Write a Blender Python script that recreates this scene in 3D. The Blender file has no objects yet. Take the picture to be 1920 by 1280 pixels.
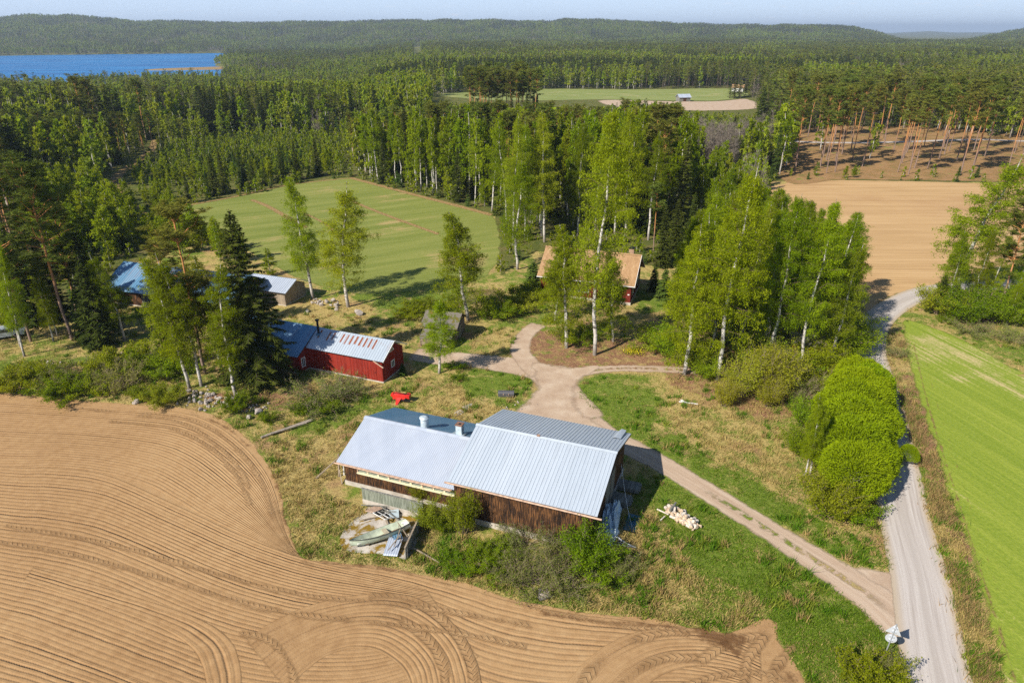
import bpy, math, random
import numpy as np
from mathutils import Vector, geometry
R = math.radians
rng = np.random.default_rng(7)
random.seed(7)
scene = bpy.context.scene
COL = scene.collection

# ------------------------------------------------------------------ camera numbers and ground lookup
CAM_H, FPX, PITCH = 36.0, 1280.0, R(24.4)     # drone height, focal length in photo pixels, tilt below the horizon
CP, SP = math.cos(PITCH), math.sin(PITCH)
def at(px, py, z=0.0):
    """the point of the level z that the survey photograph shows at px, py"""
    u, v = (px - 960) / FPX, (640 - py) / FPX
    d = (u, CP + v * SP, -SP + v * CP)
    t = (z - CAM_H) / d[2]
    return (d[0] * t, d[1] * t)
def A2(pts, z=0.0):
    return np.array([at(p[0], p[1], z) for p in pts])
def to_px(x, y, z=0.0):
    zz = z - CAM_H
    dep = y * CP - zz * SP
    dep = np.where(dep < 1e-3, 1e-3, dep)
    return 960 + FPX * x / dep, 640 - FPX * (y * SP + zz * CP) / dep
def elev(px, py):
    u, v = (px - 960) / FPX, (640 - py) / FPX
    return (-SP + v * CP) / math.hypot(u, CP + v * SP)      # tangent of the elevation
def azim(px, py=60):
    u, v = (px - 960) / FPX, (640 - py) / FPX
    return math.degrees(math.atan2(u, CP + v * SP))

# ------------------------------------------------------------------ tagging
def tag(o, label=None, cat=None, group=None, kind=None):
    if label: o['label'] = label
    if cat: o['category'] = cat
    if group: o['group'] = group
    if kind: o['kind'] = kind
    return o
def empty(name, loc=(0, 0, 0), rz=0.0, label=None, cat=None, group=None):
    o = bpy.data.objects.new(name, None)
    o.empty_display_size = 0.3
    COL.objects.link(o)
    o.location = loc
    o.rotation_euler = (0, 0, rz)
    return tag(o, label, cat, group)
def link(name, me, parent=None, mat=None):
    o = bpy.data.objects.new(name, me)
    COL.objects.link(o)
    if parent is not None: o.parent = parent
    if mat is not None:
        if len(me.materials): me.materials.clear()
        for m in (mat if isinstance(mat, (list, tuple)) else [mat]): me.materials.append(m)
    return o
def copy_tree(o, parent=None):
    c = o.copy()
    COL.objects.link(c)
    c.parent = parent
    for ch in list(o.children): copy_tree(ch, c)
    return c

# ------------------------------------------------------------------ mesh helpers
def np_mesh(name, verts, faces, k, smooth=False):
    """verts (n,3); faces (m,k) int"""
    verts = np.asarray(verts, np.float32); faces = np.asarray(faces, np.int32)
    me = bpy.data.meshes.new(name)
    me.vertices.add(len(verts)); me.vertices.foreach_set('co', verts.ravel())
    m = len(faces)
    me.loops.add(m * k); me.loops.foreach_set('vertex_index', faces.ravel())
    me.polygons.add(m)
    me.polygons.foreach_set('loop_start', np.arange(0, m * k, k, dtype=np.int32))
    me.polygons.foreach_set('use_smooth', np.full(m, smooth, bool))
    me.update(calc_edges=True)
    return me
def vattr(me, name, vals, domain='POINT', typ='FLOAT'):
    a = me.attributes.new(name, typ, domain)
    a.data.foreach_set('value' if typ != 'FLOAT_COLOR' else 'color', np.asarray(vals, np.int32 if typ == 'INT' else np.float32).ravel())
def loop_uv(me, uv_per_vert):
    lv = np.empty(len(me.loops), np.int32); me.loops.foreach_get('vertex_index', lv)
    l = me.uv_layers.new(name='UVMap')
    l.data.foreach_set('uv', np.asarray(uv_per_vert, np.float32)[lv].ravel())

class MB:
    """collects shapes of ONE object and links them as one mesh; box-like UVs in metres"""
    def __init__(s): s.v, s.f, s.m, s.sm = [], [], [], []
    def add(s, vs, fs, mi=0, smooth=False):
        b = len(s.v); s.v += [tuple(p) for p in vs]
        for f in fs:
            s.f.append([b + i for i in f]); s.m.append(mi); s.sm.append(smooth)
        return s
    def box(s, x0, y0, z0, x1, y1, z1, mi=0):
        return s.add([(x0,y0,z0),(x1,y0,z0),(x1,y1,z0),(x0,y1,z0),(x0,y0,z1),(x1,y0,z1),(x1,y1,z1),(x0,y1,z1)],
              [(0,3,2,1),(4,5,6,7),(0,1,5,4),(1,2,6,5),(2,3,7,6),(3,0,4,7)], mi)
    def bar(s, a, b, w, h=None, mi=0, up=(0,0,1)):
        """rectangular bar from a to b"""
        a, b = Vector(a), Vector(b); h = h or w
        d = (b - a).normalized(); up = Vector(up)
        if abs(d.dot(up)) > 0.95: up = Vector((1,0,0))
        r = d.cross(up).normalized() * (w/2); q = r.cross(d).normalized() * (h/2)
        vs = [a-r-q, a+r-q, a+r+q, a-r+q, b-r-q, b+r-q, b+r+q, b-r+q]
        return s.add(vs, [(0,1,2,3),(7,6,5,4),(0,4,5,1),(1,5,6,2),(2,6,7,3),(3,7,4,0)], mi)
    def tube(s, pts, rad, k=8, mi=0, cap=True, smooth=True):
        pts = [Vector(p) for p in pts]
        if not isinstance(rad, (list, tuple)): rad = [rad]*len(pts)
        vs, fs = [], []
        for i, p in enumerate(pts):
            d = (pts[min(i+1, len(pts)-1)] - pts[max(i-1, 0)]).normalized()
            up = Vector((0,0,1)) if abs(d.z) < .9 else Vector((1,0,0))
            r = d.cross(up).normalized(); q = r.cross(d)
            for j in range(k):
                an = 2*math.pi*j/k
                vs.append(p + (r*math.cos(an) + q*math.sin(an))*rad[i])
        for i in range(len(pts)-1):
            for j in range(k):
                fs.append((i*k+j, i*k+(j+1)%k, (i+1)*k+(j+1)%k, (i+1)*k+j))
        s.add(vs, fs, mi, smooth)
        if cap:
            n = len(pts)
            s.add(vs[:k], [tuple(range(k))[::-1]], mi); s.add(vs[(n-1)*k:], [tuple(range(k))], mi)
        return s
    def prism(s, poly, z0, z1, mi=0):
        n = len(poly)
        return s.add([(p[0],p[1],z0) for p in poly] + [(p[0],p[1],z1) for p in poly],
              [tuple(range(n))[::-1], tuple(range(n, 2*n))] + [(i,(i+1)%n,n+(i+1)%n,n+i) for i in range(n)], mi)
    def extr(s, poly, d, mi=0):
        """closed 3D polygon extruded by d"""
        n = len(poly); d = Vector(d); P = [Vector(p) for p in poly]
        return s.add(P + [p + d for p in P], [tuple(range(n))[::-1], tuple(range(n, 2*n))] + [(i,(i+1)%n,n+(i+1)%n,n+i) for i in range(n)], mi)
    def mesh(s, name):
        me = bpy.data.meshes.new(name)
        me.from_pydata([tuple(v) for v in s.v], [], s.f)
        me.polygons.foreach_set('material_index', s.m); me.polygons.foreach_set('use_smooth', s.sm)
        uv = me.uv_layers.new(name='UVMap').data
        for p in me.polygons:
            n = p.normal
            if abs(n.z) > .98: t, b = Vector((1,0,0)), Vector((0,1,0))
            else:
                t = Vector((0,0,1)).cross(n).normalized(); b = n.cross(t)
            for li in p.loop_indices:
                c = me.vertices[me.loops[li].vertex_index].co
                uv[li].uv = (c.dot(t), c.dot(b))
        me.update()
        return me
    def build(s, name, mat, parent=None):
        return link(name, s.mesh(name), parent, mat)

# ------------------------------------------------------------------ small numeric helpers
def smooth01(a, b, x):
    t = np.clip((x - a) / (b - a), 0, 1)
    return t*t*(3-2*t)
_G = np.random.default_rng(3).random((256, 256))
def vnoise(x, y):
    x = np.asarray(x, float); y = np.asarray(y, float)
    xi, yi = np.floor(x).astype(int), np.floor(y).astype(int)
    fx, fy = x - xi, y - yi
    fx, fy = fx*fx*(3-2*fx), fy*fy*(3-2*fy)
    g = lambda i, j: _G[i % 256, j % 256]
    return (g(xi,yi)*(1-fx)+g(xi+1,yi)*fx)*(1-fy) + (g(xi,yi+1)*(1-fx)+g(xi+1,yi+1)*fx)*fy
def fnoise(x, y, o=3):
    s, a, t = 0, 1, 0
    for i in range(o):
        s = s + a*vnoise(np.asarray(x)*2**i + 17.3*i, np.asarray(y)*2**i + 5.1*i); t += a; a *= .5
    return s/t
def inside(poly, x, y):
    x = np.asarray(x, float); y = np.asarray(y, float)
    c = np.zeros(x.shape, bool); n = len(poly)
    for i in range(n):
        x1, y1 = poly[i][:2]; x2, y2 = poly[(i+1) % n][:2]
        if y1 == y2: continue
        k = ((y1 > y) != (y2 > y)) & (x < (x2-x1)*(y-y1)/(y2-y1) + x1)
        c ^= k
    return c
def spline(P, step, closed=False):
    """Catmull-Rom through P, resampled at about step"""
    P = np.asarray(P, float); n = len(P); out = []
    rngi = range(n if closed else n-1)
    for i in rngi:
        p0 = P[(i-1) % n] if closed or i > 0 else 2*P[0]-P[1]
        p1, p2 = P[i], P[(i+1) % n]
        p3 = P[(i+2) % n] if closed or i+2 < n else 2*P[-1]-P[-2]
        k = max(2, int(np.linalg.norm(p2-p1)/step))
        for t in np.linspace(0, 1, k, endpoint=False)[:, None]:
            out.append(.5*((2*p1)+(-p0+p2)*t+(2*p0-5*p1+4*p2-p3)*t*t+(-p0+3*p1-3*p2+p3)*t**3)[None])
    out = np.concatenate(out).reshape(-1, P.shape[1])
    if not closed: out = np.vstack([out, P[-1]])
    return out
def dist_to_path(x, y, path):
    """distance to a polyline, vectorised"""
    d = np.full(np.shape(x), 1e9)
    for a, b in zip(path[:-1], path[1:]):
        ab = b-a; L = ab@ab + 1e-9
        t = np.clip(((x-a[0])*ab[0] + (y-a[1])*ab[1])/L, 0, 1)
        d = np.minimum(d, np.hypot(x-a[0]-t*ab[0], y-a[1]-t*ab[1]))
    return d
HAZE, EXPO = True, 0.56
# ------------------------------------------------------------------ materials
class NT:
    def __init__(s, name):
        s.mat = bpy.data.materials.new(name); s.mat.use_nodes = True
        s.t = s.mat.node_tree; s.t.nodes.clear()
        s.out = s.t.nodes.new('ShaderNodeOutputMaterial')
    def put(s, sock, v):
        if v is None: return
        if isinstance(v, bpy.types.NodeSocket): s.t.links.new(v, sock)
        elif isinstance(v, (tuple, list)) and len(v) == 3 and sock.type == 'RGBA': sock.default_value = (*v, 1)
        else: sock.default_value = v
    def n(s, typ, ins=None, out=0, **props):
        nd = s.t.nodes.new(typ)
        for k, v in props.items(): setattr(nd, k, v)
        for k, v in (ins or {}).items(): s.put(nd.inputs[k], v)
        return nd.outputs[out]
    def noise(s, scale, detail=4, vec=None, rough=.55, dist=0.0):
        return s.n('ShaderNodeTexNoise', {'Scale': scale, 'Detail': detail, 'Roughness': rough, 'Distortion': dist, 'Vector': vec}, 'Fac')
    def ramp(s, fac, stops):
        nd = s.t.nodes.new('ShaderNodeValToRGB'); e = nd.color_ramp.elements
        while len(e) < len(stops): e.new(.5)
        for q, (p, c) in zip(e, stops):
            q.position = p; q.color = (*c, 1) if isinstance(c, (tuple, list)) else (c, c, c, 1)
        s.put(nd.inputs[0], fac)
        return nd.outputs[0]
    def step(s, fac, a, b):
        return s.n('ShaderNodeMapRange', {'Value': fac, 'From Min': a, 'From Max': b}, interpolation_type='SMOOTHSTEP')
    def mix(s, f, a, b, blend='MIX'):
        nd = s.t.nodes.new('ShaderNodeMix'); nd.data_type = 'RGBA'; nd.blend_type = blend
        s.put(nd.inputs[0], f); s.put(nd.inputs[6], a); s.put(nd.inputs[7], b)
        return nd.outputs[2]
    def m(s, op, a, b=0.0, c=0.0):
        nd = s.t.nodes.new('ShaderNodeMath'); nd.operation = op
        s.put(nd.inputs[0], a); s.put(nd.inputs[1], b); s.put(nd.inputs[2], c)
        return nd.outputs[0]
    def attr(s, name): return s.n('ShaderNodeAttribute', None, 'Fac', attribute_name=name)
    def attrc(s, name): return s.n('ShaderNodeAttribute', None, 'Color', attribute_name=name)
    def obj(s): return s.n('ShaderNodeTexCoord', None, 'Object')
    def uv(s): return s.n('ShaderNodeUVMap', None, 0, uv_map='UVMap')
    def pos(s): return s.n('ShaderNodeNewGeometry', None, 'Position')
    def sep(s, v):
        nd = s.t.nodes.new('ShaderNodeSeparateXYZ'); s.put(nd.inputs[0], v); return nd.outputs
    def comb(s, x=0.0, y=0.0, z=0.0): return s.n('ShaderNodeCombineXYZ', {0: x, 1: y, 2: z})
    def scale(s, v, sc): return s.n('ShaderNodeVectorMath', {0: v, 1: sc}, operation='MULTIPLY')
    def rand(s): return s.n('ShaderNodeObjectInfo', None, 'Random')
    def hsv(s, c, h=.5, sat=1.0, val=1.0): return s.n('ShaderNodeHueSaturation', {'Hue': h, 'Saturation': sat, 'Value': val, 'Color': c})
    def bump(s, h, strength=.5, dist=.05, nrm=None): return s.n('ShaderNodeBump', {'Height': h, 'Strength': strength, 'Distance': dist, 'Normal': nrm})
    def bsdf(s, color, rough=.85, metal=0.0, spec=.3, nrm=None, **more):
        ins = {'Base Color': color, 'Roughness': rough, 'Metallic': metal, 'Specular IOR Level': spec, 'Normal': nrm}
        ins.update(more)
        return s.n('ShaderNodeBsdfPrincipled', ins)
    def done(s, sh):
        s.t.links.new(sh, s.out.inputs['Surface']); return s.mat
    def cut(s, sh, mask):
        """lets the ground below show where mask is 0 (worn, ragged edges)"""
        tr = s.n('ShaderNodeBsdfTransparent')
        return s.done(s.n('ShaderNodeMixShader', {0: mask, 1: tr, 2: sh}))

def simple(name, c, rough=.7, metal=0.0, var=.25, scale=6.0, spec=.3, bump=.0):
    t = NT(name); o = t.obj(); f = t.noise(scale, 5, o)
    col = t.mix(t.step(f, .3, .7), tuple(x*(1-var) for x in c), tuple(min(1, x*(1+var)) for x in c))
    nrm = t.bump(t.noise(scale*4, 3, o), bump, .03) if bump else None
    return t.done(t.bsdf(col, rough, metal, spec, nrm))

GREEN, GREEN2, STRAW, DRY, LITTER = (.095,.165,.012), (.185,.235,.026), (.52,.405,.15), (.37,.26,.09), (.36,.215,.105)
def grass_colors(t, lush, pos):
    """rough spring grass: new green blades among last year's straw"""
    big = t.noise(.09, 5, pos, .6); mid = t.noise(.55, 6, pos, .68, .3); fine = t.noise(3.2, 5, pos, .7); hair = t.noise(11, 3, pos, .7)
    g = t.mix(t.step(fine, .35, .68), GREEN, GREEN2)
    d = t.mix(t.step(fine, .33, .7), DRY, STRAW)
    d = t.mix(t.step(t.noise(.23, 4, pos), .5, .68), d, LITTER)
    k = t.m('ADD', t.m('MULTIPLY_ADD', lush, .8, .1), t.m('MULTIPLY', t.m('SUBTRACT', mid, .5), 2.2))
    k = t.m('ADD', k, t.m('MULTIPLY', t.m('SUBTRACT', big, .5), 1.5))
    k = t.m('ADD', k, t.m('MULTIPLY', t.m('SUBTRACT', hair, .5), .9))
    c = t.mix(t.step(k, .3, .66), d, g)
    return t.mix(t.m('MULTIPLY', t.step(hair, .3, .75), .35), c, t.mix(.5, c, (.42,.36,.14)))
def m_ground():
    t = NT('rough_grass'); p = t.pos()
    lush = t.attr('lush'); c = grass_colors(t, lush, p)
    # forest floor: moss, litter, brush
    f1 = t.noise(.35, 6, p, .65); f2 = t.noise(2.0, 5, p, .7)
    fl = t.ramp(f1, [(.3, (.075,.1,.018)), (.5, (.13,.135,.03)), (.66, (.2,.155,.06))])
    fl = t.mix(t.step(f2, .45, .75), fl, (.035,.05,.012))
    fo = t.step(t.m('ADD', t.attr('forest'), t.m('MULTIPLY', t.m('SUBTRACT', t.noise(.4, 4, p), .5), .7)), .35, .65)
    c = t.mix(fo, c, fl)
    li = t.step(t.m('ADD', t.attr('litter'), t.m('MULTIPLY', t.m('SUBTRACT', t.noise(.9, 5, p, .65), .5), 1.1)), .4, .7)
    lc = t.mix(t.step(t.noise(4, 5, p, .7), .35, .65), (.2,.1,.055), (.36,.2,.11))
    c = t.mix(li, c, lc)
    h = t.m('ADD', t.noise(5, 5, p, .75), t.m('MULTIPLY', t.noise(1.1, 3, p), 1.2))
    return t.done(t.bsdf(c, .95, 0, .1, t.bump(h, .9, .22)))
def soil_base(t, p):
    big = t.noise(.05, 4, p, .55); f = t.noise(1.3, 6, p, .7); fine = t.noise(9, 4, p, .75)
    c = t.ramp(t.m('ADD', t.m('MULTIPLY', big, .5), t.m('MULTIPLY', f, .5)), [(.34, (.29,.165,.073)), (.5, (.39,.238,.112)), (.66, (.465,.302,.15))])
    return t.mix(t.m('MULTIPLY', t.step(fine, .4, .8), .35), c, (.31,.18,.085)), fine, f
def edge_mask(t, p, lo=.0, hi=.28, sc=.9, amp=.55):
    e = t.attr('edge')
    k = t.m('ADD', e, t.m('MULTIPLY', t.m('SUBTRACT', t.noise(sc, 6, p, .7), .5), amp))
    return t.step(k, lo, hi)
def m_soil(pitch=.35, depth=.058, name='harrowed_soil', ribbon=True):
    """tilled soil: drill furrows run along the pass (u across, v along)"""
    t = NT(name); p = t.pos(); c, fine, f = soil_base(t, p)
    h = t.m('MULTIPLY', fine, .35)
    if pitch:
        u, v, _ = t.sep(t.uv())
        w = t.m('ADD', u, t.m('MULTIPLY', t.m('SUBTRACT', t.noise(.5, 3, p), .5), .16))
        ph = t.m('MULTIPLY', w, 2*math.pi/pitch)
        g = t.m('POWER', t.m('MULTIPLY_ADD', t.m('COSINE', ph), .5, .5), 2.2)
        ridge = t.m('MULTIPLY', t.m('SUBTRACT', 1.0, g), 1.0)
        amp = t.m('MULTIPLY_ADD', t.noise(.16, 3, p), 1.5, -.1)
        row = t.n('ShaderNodeTexWhiteNoise', {'W': t.m('FLOOR', t.m('ADD', t.m('DIVIDE', w, pitch), .5))}, 0, noise_dimensions='1D')
        amp = t.m('MULTIPLY', amp, t.m('ADD', t.m('MULTIPLY_ADD', row, .7, .35), t.m('MULTIPLY', t.step(row, .86, .9), .55)))
        lug = t.m('MULTIPLY', t.m('SINE', t.m('MULTIPLY', v, 2*math.pi/.23)), t.m('MULTIPLY', g, .07))
        h = t.m('ADD', h, t.m('MULTIPLY', t.m('ADD', ridge, lug), amp))
        dark_soil = t.m('MULTIPLY', t.m('MULTIPLY', g, amp), .42)  # darker soil tone along the furrow troughs
        c = t.mix(dark_soil, c, (.26,.14,.065))
    sh = t.bsdf(c, .95, 0, .08, t.bump(h, 1.0, depth))
    return t.cut(sh, edge_mask(t, p, .02, .2, 1.4, .3))
def m_tyre():
    t = NT('tyre_pressed_soil'); p = t.pos(); c, fine, f = soil_base(t, p)
    u, v, _ = t.sep(t.uv())
    w = t.m('SINE', t.m('MULTIPLY', t.m('ADD', v, t.m('MULTIPLY', t.m('ABSOLUTE', u), 1.0)), 2*math.pi/.46))
    lug = t.step(w, -.2, .45)
    h = t.m('ADD', t.m('MULTIPLY', lug, .8), t.m('MULTIPLY', fine, .3))
    c = t.mix(t.m('MULTIPLY', t.m('SUBTRACT', 1.0, lug), .32), c, (.27,.15,.068))
    return t.cut(t.bsdf(c, .95, 0, .08, t.bump(h, 1.0, .07)), t.m('MULTIPLY', edge_mask(t, p, .05, .5, .5, 1.1), t.step(t.noise(.12, 3, p), .36, .52)))
def m_damp():
    t = NT('damp_trodden_soil'); p = t.pos()
    c = t.mix(t.noise(3, 5, p, .7), (.12,.058,.024), (.24,.125,.055))
    return t.cut(t.bsdf(c, .9, 0, .1, t.bump(t.noise(6, 5, p, .7), .8, .1)), t.m('MULTIPLY', edge_mask(t, p, .3, .9, 1.1, 1.7), .72))
def m_field2():
    t = NT('sown_soil'); p = t.pos(); 
    x, y, z = t.sep(p)
    st = t.noise(1.0, 4, t.comb(t.m('MULTIPLY', x, .035), t.m('MULTIPLY', y, .5)), .6)
    c = t.ramp(st, [(.3, (.4,.25,.115)), (.5, (.48,.31,.148)), (.7, (.53,.35,.175))])
    c = t.mix(t.m('MULTIPLY', t.step(t.noise(.03, 4, p), .5, .68), .35), c, (.33,.18,.085))
    h = t.m('SINE', t.m('MULTIPLY', t.m('ADD', y, t.m('MULTIPLY', t.noise(.1, 2, p), 1.5)), 2*math.pi/.9))
    return t.cut(t.bsdf(c, .95, 0, .08, t.bump(t.m('ADD', h, t.noise(4, 4, p)), .4, .06)), edge_mask(t, p))
def m_road():
    t = NT('gravel_surface'); p = t.pos(); u, v, _ = t.sep(t.uv())
    ln = t.noise(1.0, 5, t.comb(t.m('MULTIPLY', u, 3.5), t.m('MULTIPLY', v, .06)), .65)
    fine = t.noise(14, 4, p, .8); sp = t.noise(45, 2, p, .8)
    c = t.ramp(ln, [(.3, (.33,.285,.25)), (.5, (.47,.42,.38)), (.7, (.57,.525,.48))])
    c = t.mix(t.m('MULTIPLY', t.step(fine, .35, .75), .4), c, (.34,.28,.23))
    c = t.mix(t.m('MULTIPLY', t.step(sp, .55, .8), .4), c, (.62,.57,.52))
    mid = t.m('SUBTRACT', 1.0, t.step(t.m('ABSOLUTE', u), .0, .45))
    c = t.mix(t.m('MULTIPLY', mid, t.m('MULTIPLY', t.step(ln, .35, .6), .3)), c, (.24,.2,.16))
    c = t.mix(t.step(t.m('ABSOLUTE', u), 1.2, 1.9), c, t.mix(fine, (.36,.27,.18), (.5,.42,.32)))
    return t.cut(t.bsdf(c, .92, 0, .15, t.bump(fine, .5, .03)), edge_mask(t, p, .0, .22, 1.5, .5))
def m_dirt(strip):
    t = NT('dirt_track_surface' if strip else 'worn_yard_dirt'); p = t.pos(); u, v, _ = t.sep(t.uv())
    ln = t.noise(1.0, 5, t.comb(t.m('MULTIPLY', u, 2.2), t.m('MULTIPLY', v, .09)), .65) if strip else t.noise(.5, 5, p, .6)
    fine = t.noise(10, 4, p, .75); med = t.noise(.8, 5, p, .65)
    c = t.ramp(ln, [(.3, (.39,.275,.19)), (.5, (.47,.35,.25)), (.7, (.55,.435,.325))])
    c = t.mix(t.m('MULTIPLY', t.step(fine, .4, .75), .35), c, (.27,.17,.1))
    c = t.mix(t.m('MULTIPLY', t.step(med, .5, .75), .35), c, (.48,.37,.28))
    msk = edge_mask(t, p, .05, .55, .7, 1.1)
    if strip:   # grass survives between the wheel ruts
        ctr = t.m('SUBTRACT', 1.0, t.step(t.m('ABSOLUTE', t.m('ADD', u, t.m('MULTIPLY', t.m('SUBTRACT', med, .5), .5))), .12, .42))
        ctr = t.m('MULTIPLY', ctr, t.attr('strip'))
        msk = t.m('MULTIPLY', msk, t.m('SUBTRACT', 1.0, t.m('MULTIPLY', ctr, t.step(t.noise(1.6, 5, p, .7), .4, .56))))
    return t.cut(t.bsdf(c, .94, 0, .1, t.bump(t.m('ADD', fine, med), .6, .05)), msk)
def m_crop(name, g1, g2, dry, lines, ang, bare):
    """young crop or ley with faint drill rows"""
    t = NT(name); p = t.pos(); x, y, z = t.sep(p)
    ca, sa = math.cos(ang), math.sin(ang)
    w = t.m('ADD', t.m('MULTIPLY', x, ca), t.m('MULTIPLY', y, sa)); l = t.m('SUBTRACT', t.m('MULTIPLY', y, ca), t.m('MULTIPLY', x, sa))
    st = t.noise(1.0, 5, t.comb(t.m('MULTIPLY', w, lines), t.m('MULTIPLY', l, .035)), .68)
    fine = t.noise(3.5, 5, p, .72); big = t.noise(.06, 5, p, .62)
    c = t.mix(t.step(t.m('ADD', t.m('MULTIPLY', fine, .5), t.m('MULTIPLY', st, .5)), .36, .64), g1, g2)
    k = t.m('ADD', t.m('MULTIPLY', t.m('SUBTRACT', st, .5), 1.4), t.m('ADD', t.m('MULTIPLY', t.m('SUBTRACT', big, .5), 2.2), t.m('MULTIPLY', t.m('SUBTRACT', fine, .5), .8)))
    c = t.mix(t.m('MULTIPLY', t.step(k, .12, .55), bare), c, dry)
    return t.cut(t.bsdf(c, .95, 0, .1, t.bump(t.m('ADD', fine, st), .7, .1)), edge_mask(t, p, .0, .35, .8, .7))
def m_strawband():
    t = NT('dead_grass_band'); p = t.pos()
    c = t.mix(t.step(t.noise(2.5, 5, p, .7), .35, .7), (.2,.115,.045), (.42,.3,.125))
    return t.cut(t.bsdf(c, .95, 0, .1, t.bump(t.noise(4, 4, p), .8, .15)), edge_mask(t, p, .2, .6, .9, 1.1))
def m_clearing():
    t = NT('logged_ground'); p = t.pos()
    c = t.ramp(t.noise(.16, 6, p, .68), [(.32, (.15,.14,.035)), (.45, (.27,.165,.065)), (.58, (.34,.195,.09)), (.66, (.2,.205,.045))])
    c = t.mix(t.step(t.noise(1.4, 5, p, .75), .55, .8), c, (.4,.3,.2))
    return t.cut(t.bsdf(c, .95, 0, .1, t.bump(t.noise(1.2, 5, p, .7), .8, .4)), edge_mask(t, p))
def m_concrete(name='old_concrete', moss=0.0):
    t = NT(name); o = t.pos()
    c = t.mix(t.step(t.noise(1.2, 6, o, .65), .35, .7), (.38,.335,.28), (.56,.51,.44))
    c = t.mix(t.m('MULTIPLY', t.step(t.noise(5, 5, o, .7), .5, .75), .5), c, (.3,.25,.2))
    if moss: c = t.mix(t.m('MULTIPLY', t.step(t.noise(.75, 5, o, .65, .5), .47, .56), moss), c, t.mix(t.noise(8, 3, o), (.16,.085,.012), (.28,.19,.02)))
    return t.done(t.bsdf(c, .9, 0, .2, t.bump(t.noise(12, 4, o), .4, .03)))
def m_planks(name, c1, c2, c3, w=.14, wear=.5, wet=(.03,.02,.015)):
    """upright boards: each its own tone, grain along the board, gaps between"""
    t = NT(name); u, v, _ = t.sep(t.uv())
    k = t.m('DIVIDE', u, w); idx = t.m('FLOOR', k); fr = t.m('FRACT', k)
    rn = t.n('ShaderNodeTexWhiteNoise', {'W': idx}, 0, noise_dimensions='1D')
    gr = t.noise(1.0, 5, t.comb(t.m('MULTIPLY', u, 18), t.m('MULTIPLY_ADD', v, 1.1, t.m('MULTIPLY', rn, 40))), .65)
    blot = t.noise(1.3, 4, t.comb(u, t.m('MULTIPLY', v, .5)), .6)
    c = t.mix(t.step(t.m('ADD', t.m('MULTIPLY', rn, .6), t.m('MULTIPLY', gr, .5)), .3, .85), c1, c2)
    c = t.mix(t.m('MULTIPLY', t.step(t.m('ADD', gr, t.m('MULTIPLY', blot, .35)), .62, .85), wear), c, c3)
    gap = t.m('SUBTRACT', 1.0, t.step(t.m('ABSOLUTE', t.m('SUBTRACT', fr, .5)), .5, .44))
    gap = t.step(t.m('ABSOLUTE', t.m('SUBTRACT', fr, .5)), .43, .49)
    c = t.mix(t.m('MULTIPLY', gap, .8), c, wet)
    h = t.m('ADD', t.m('MULTIPLY', t.m('SUBTRACT', 1.0, gap), 1.0), t.m('ADD', t.m('MULTIPLY', gr, .25), t.m('MULTIPLY', rn, .4)))
    return t.done(t.bsdf(c, .85, 0, .2, t.bump(h, .8, .025)))
def m_metal(name, c, rust=0.0, rough=.42, metal=.25, grime=.25):
    """painted or galvanised sheet with streaks down the slope"""
    t = NT(name); u, v, _ = t.sep(t.uv())
    st = t.noise(1.0, 5, t.comb(t.m('MULTIPLY', u, 2.2), t.m('MULTIPLY', v, .25)), .6)
    pan = t.n('ShaderNodeTexWhiteNoise', {'W': t.m('FLOOR', t.m('DIVIDE', u, 1.05))}, 0, noise_dimensions='1D')
    c2 = t.mix(t.m('MULTIPLY', t.step(st, .42, .72), grime), c, tuple(x*.55 for x in c))
    c2 = t.mix(t.m('MULTIPLY', pan, .12), c2, (.9,.92,.95))
    ro = rough
    if rust:
        pk = t.m('FLOOR', t.m('DIVIDE', u, .62)); pr = t.n('ShaderNodeTexWhiteNoise', {'W': pk}, 0, noise_dimensions='1D')
        fr = t.m('FRACT', t.m('DIVIDE', u, .62))
        line = t.m('MULTIPLY', t.step(fr, .42, .5), t.m('SUBTRACT', 1.0, t.step(fr, .80, .88)))
        top = t.step(t.m('ADD', v, t.m('MULTIPLY', t.noise(2, 3, t.comb(u, v)), .3)), t.m('MULTIPLY_ADD', pr, .5, 1.2) if False else .95, 1.05)
        vs = t.attr('slope')      # 1 at the ridge, 0 at the eave
        band = t.m('MULTIPLY', t.step(vs, t.m('MULTIPLY_ADD', pr, .12, .40), t.m('MULTIPLY_ADD', pr, .12, .46)), t.m('SUBTRACT', 1.0, t.step(vs, .88, .93)))
        spots = t.step(t.noise(3.2, 4, t.comb(u, t.m('MULTIPLY', v, .7)), .65), .66, .73)
        k = t.m('MAXIMUM', t.m('MULTIPLY', t.m('MULTIPLY', line, band), t.step(pr, .12, .3)), t.m('MULTIPLY', spots, .7))
        k = t.m('MULTIPLY', k, rust)
        c2 = t.mix(k, c2, t.mix(t.noise(20, 3, t.comb(u, v)), (.22,.055,.02), (.36,.12,.045)))
    nrm = t.bump(st, .06, .02)
    return t.done(t.bsdf(c2, ro, metal, .4, nrm))
def m_tiles():
    t = NT('brown_roof_sheet'); u, v, _ = t.sep(t.uv())
    w = t.m('SINE', t.m('MULTIPLY', u, 2*math.pi/.2)); rows = t.m('FRACT', t.m('DIVIDE', v, .35))
    n = t.noise(1.0, 5, t.comb(t.m('MULTIPLY', u, 2), t.m('MULTIPLY', v, .7)), .65)
    c = t.ramp(n, [(.3, (.25,.145,.065)), (.52, (.36,.215,.105)), (.7, (.43,.29,.155))])
    return t.done(t.bsdf(c, .75, 0, .3, t.bump(t.m('ADD', t.m('MULTIPLY', w, .6), t.m('MULTIPLY', rows, .6)), .7, .03)))
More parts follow.
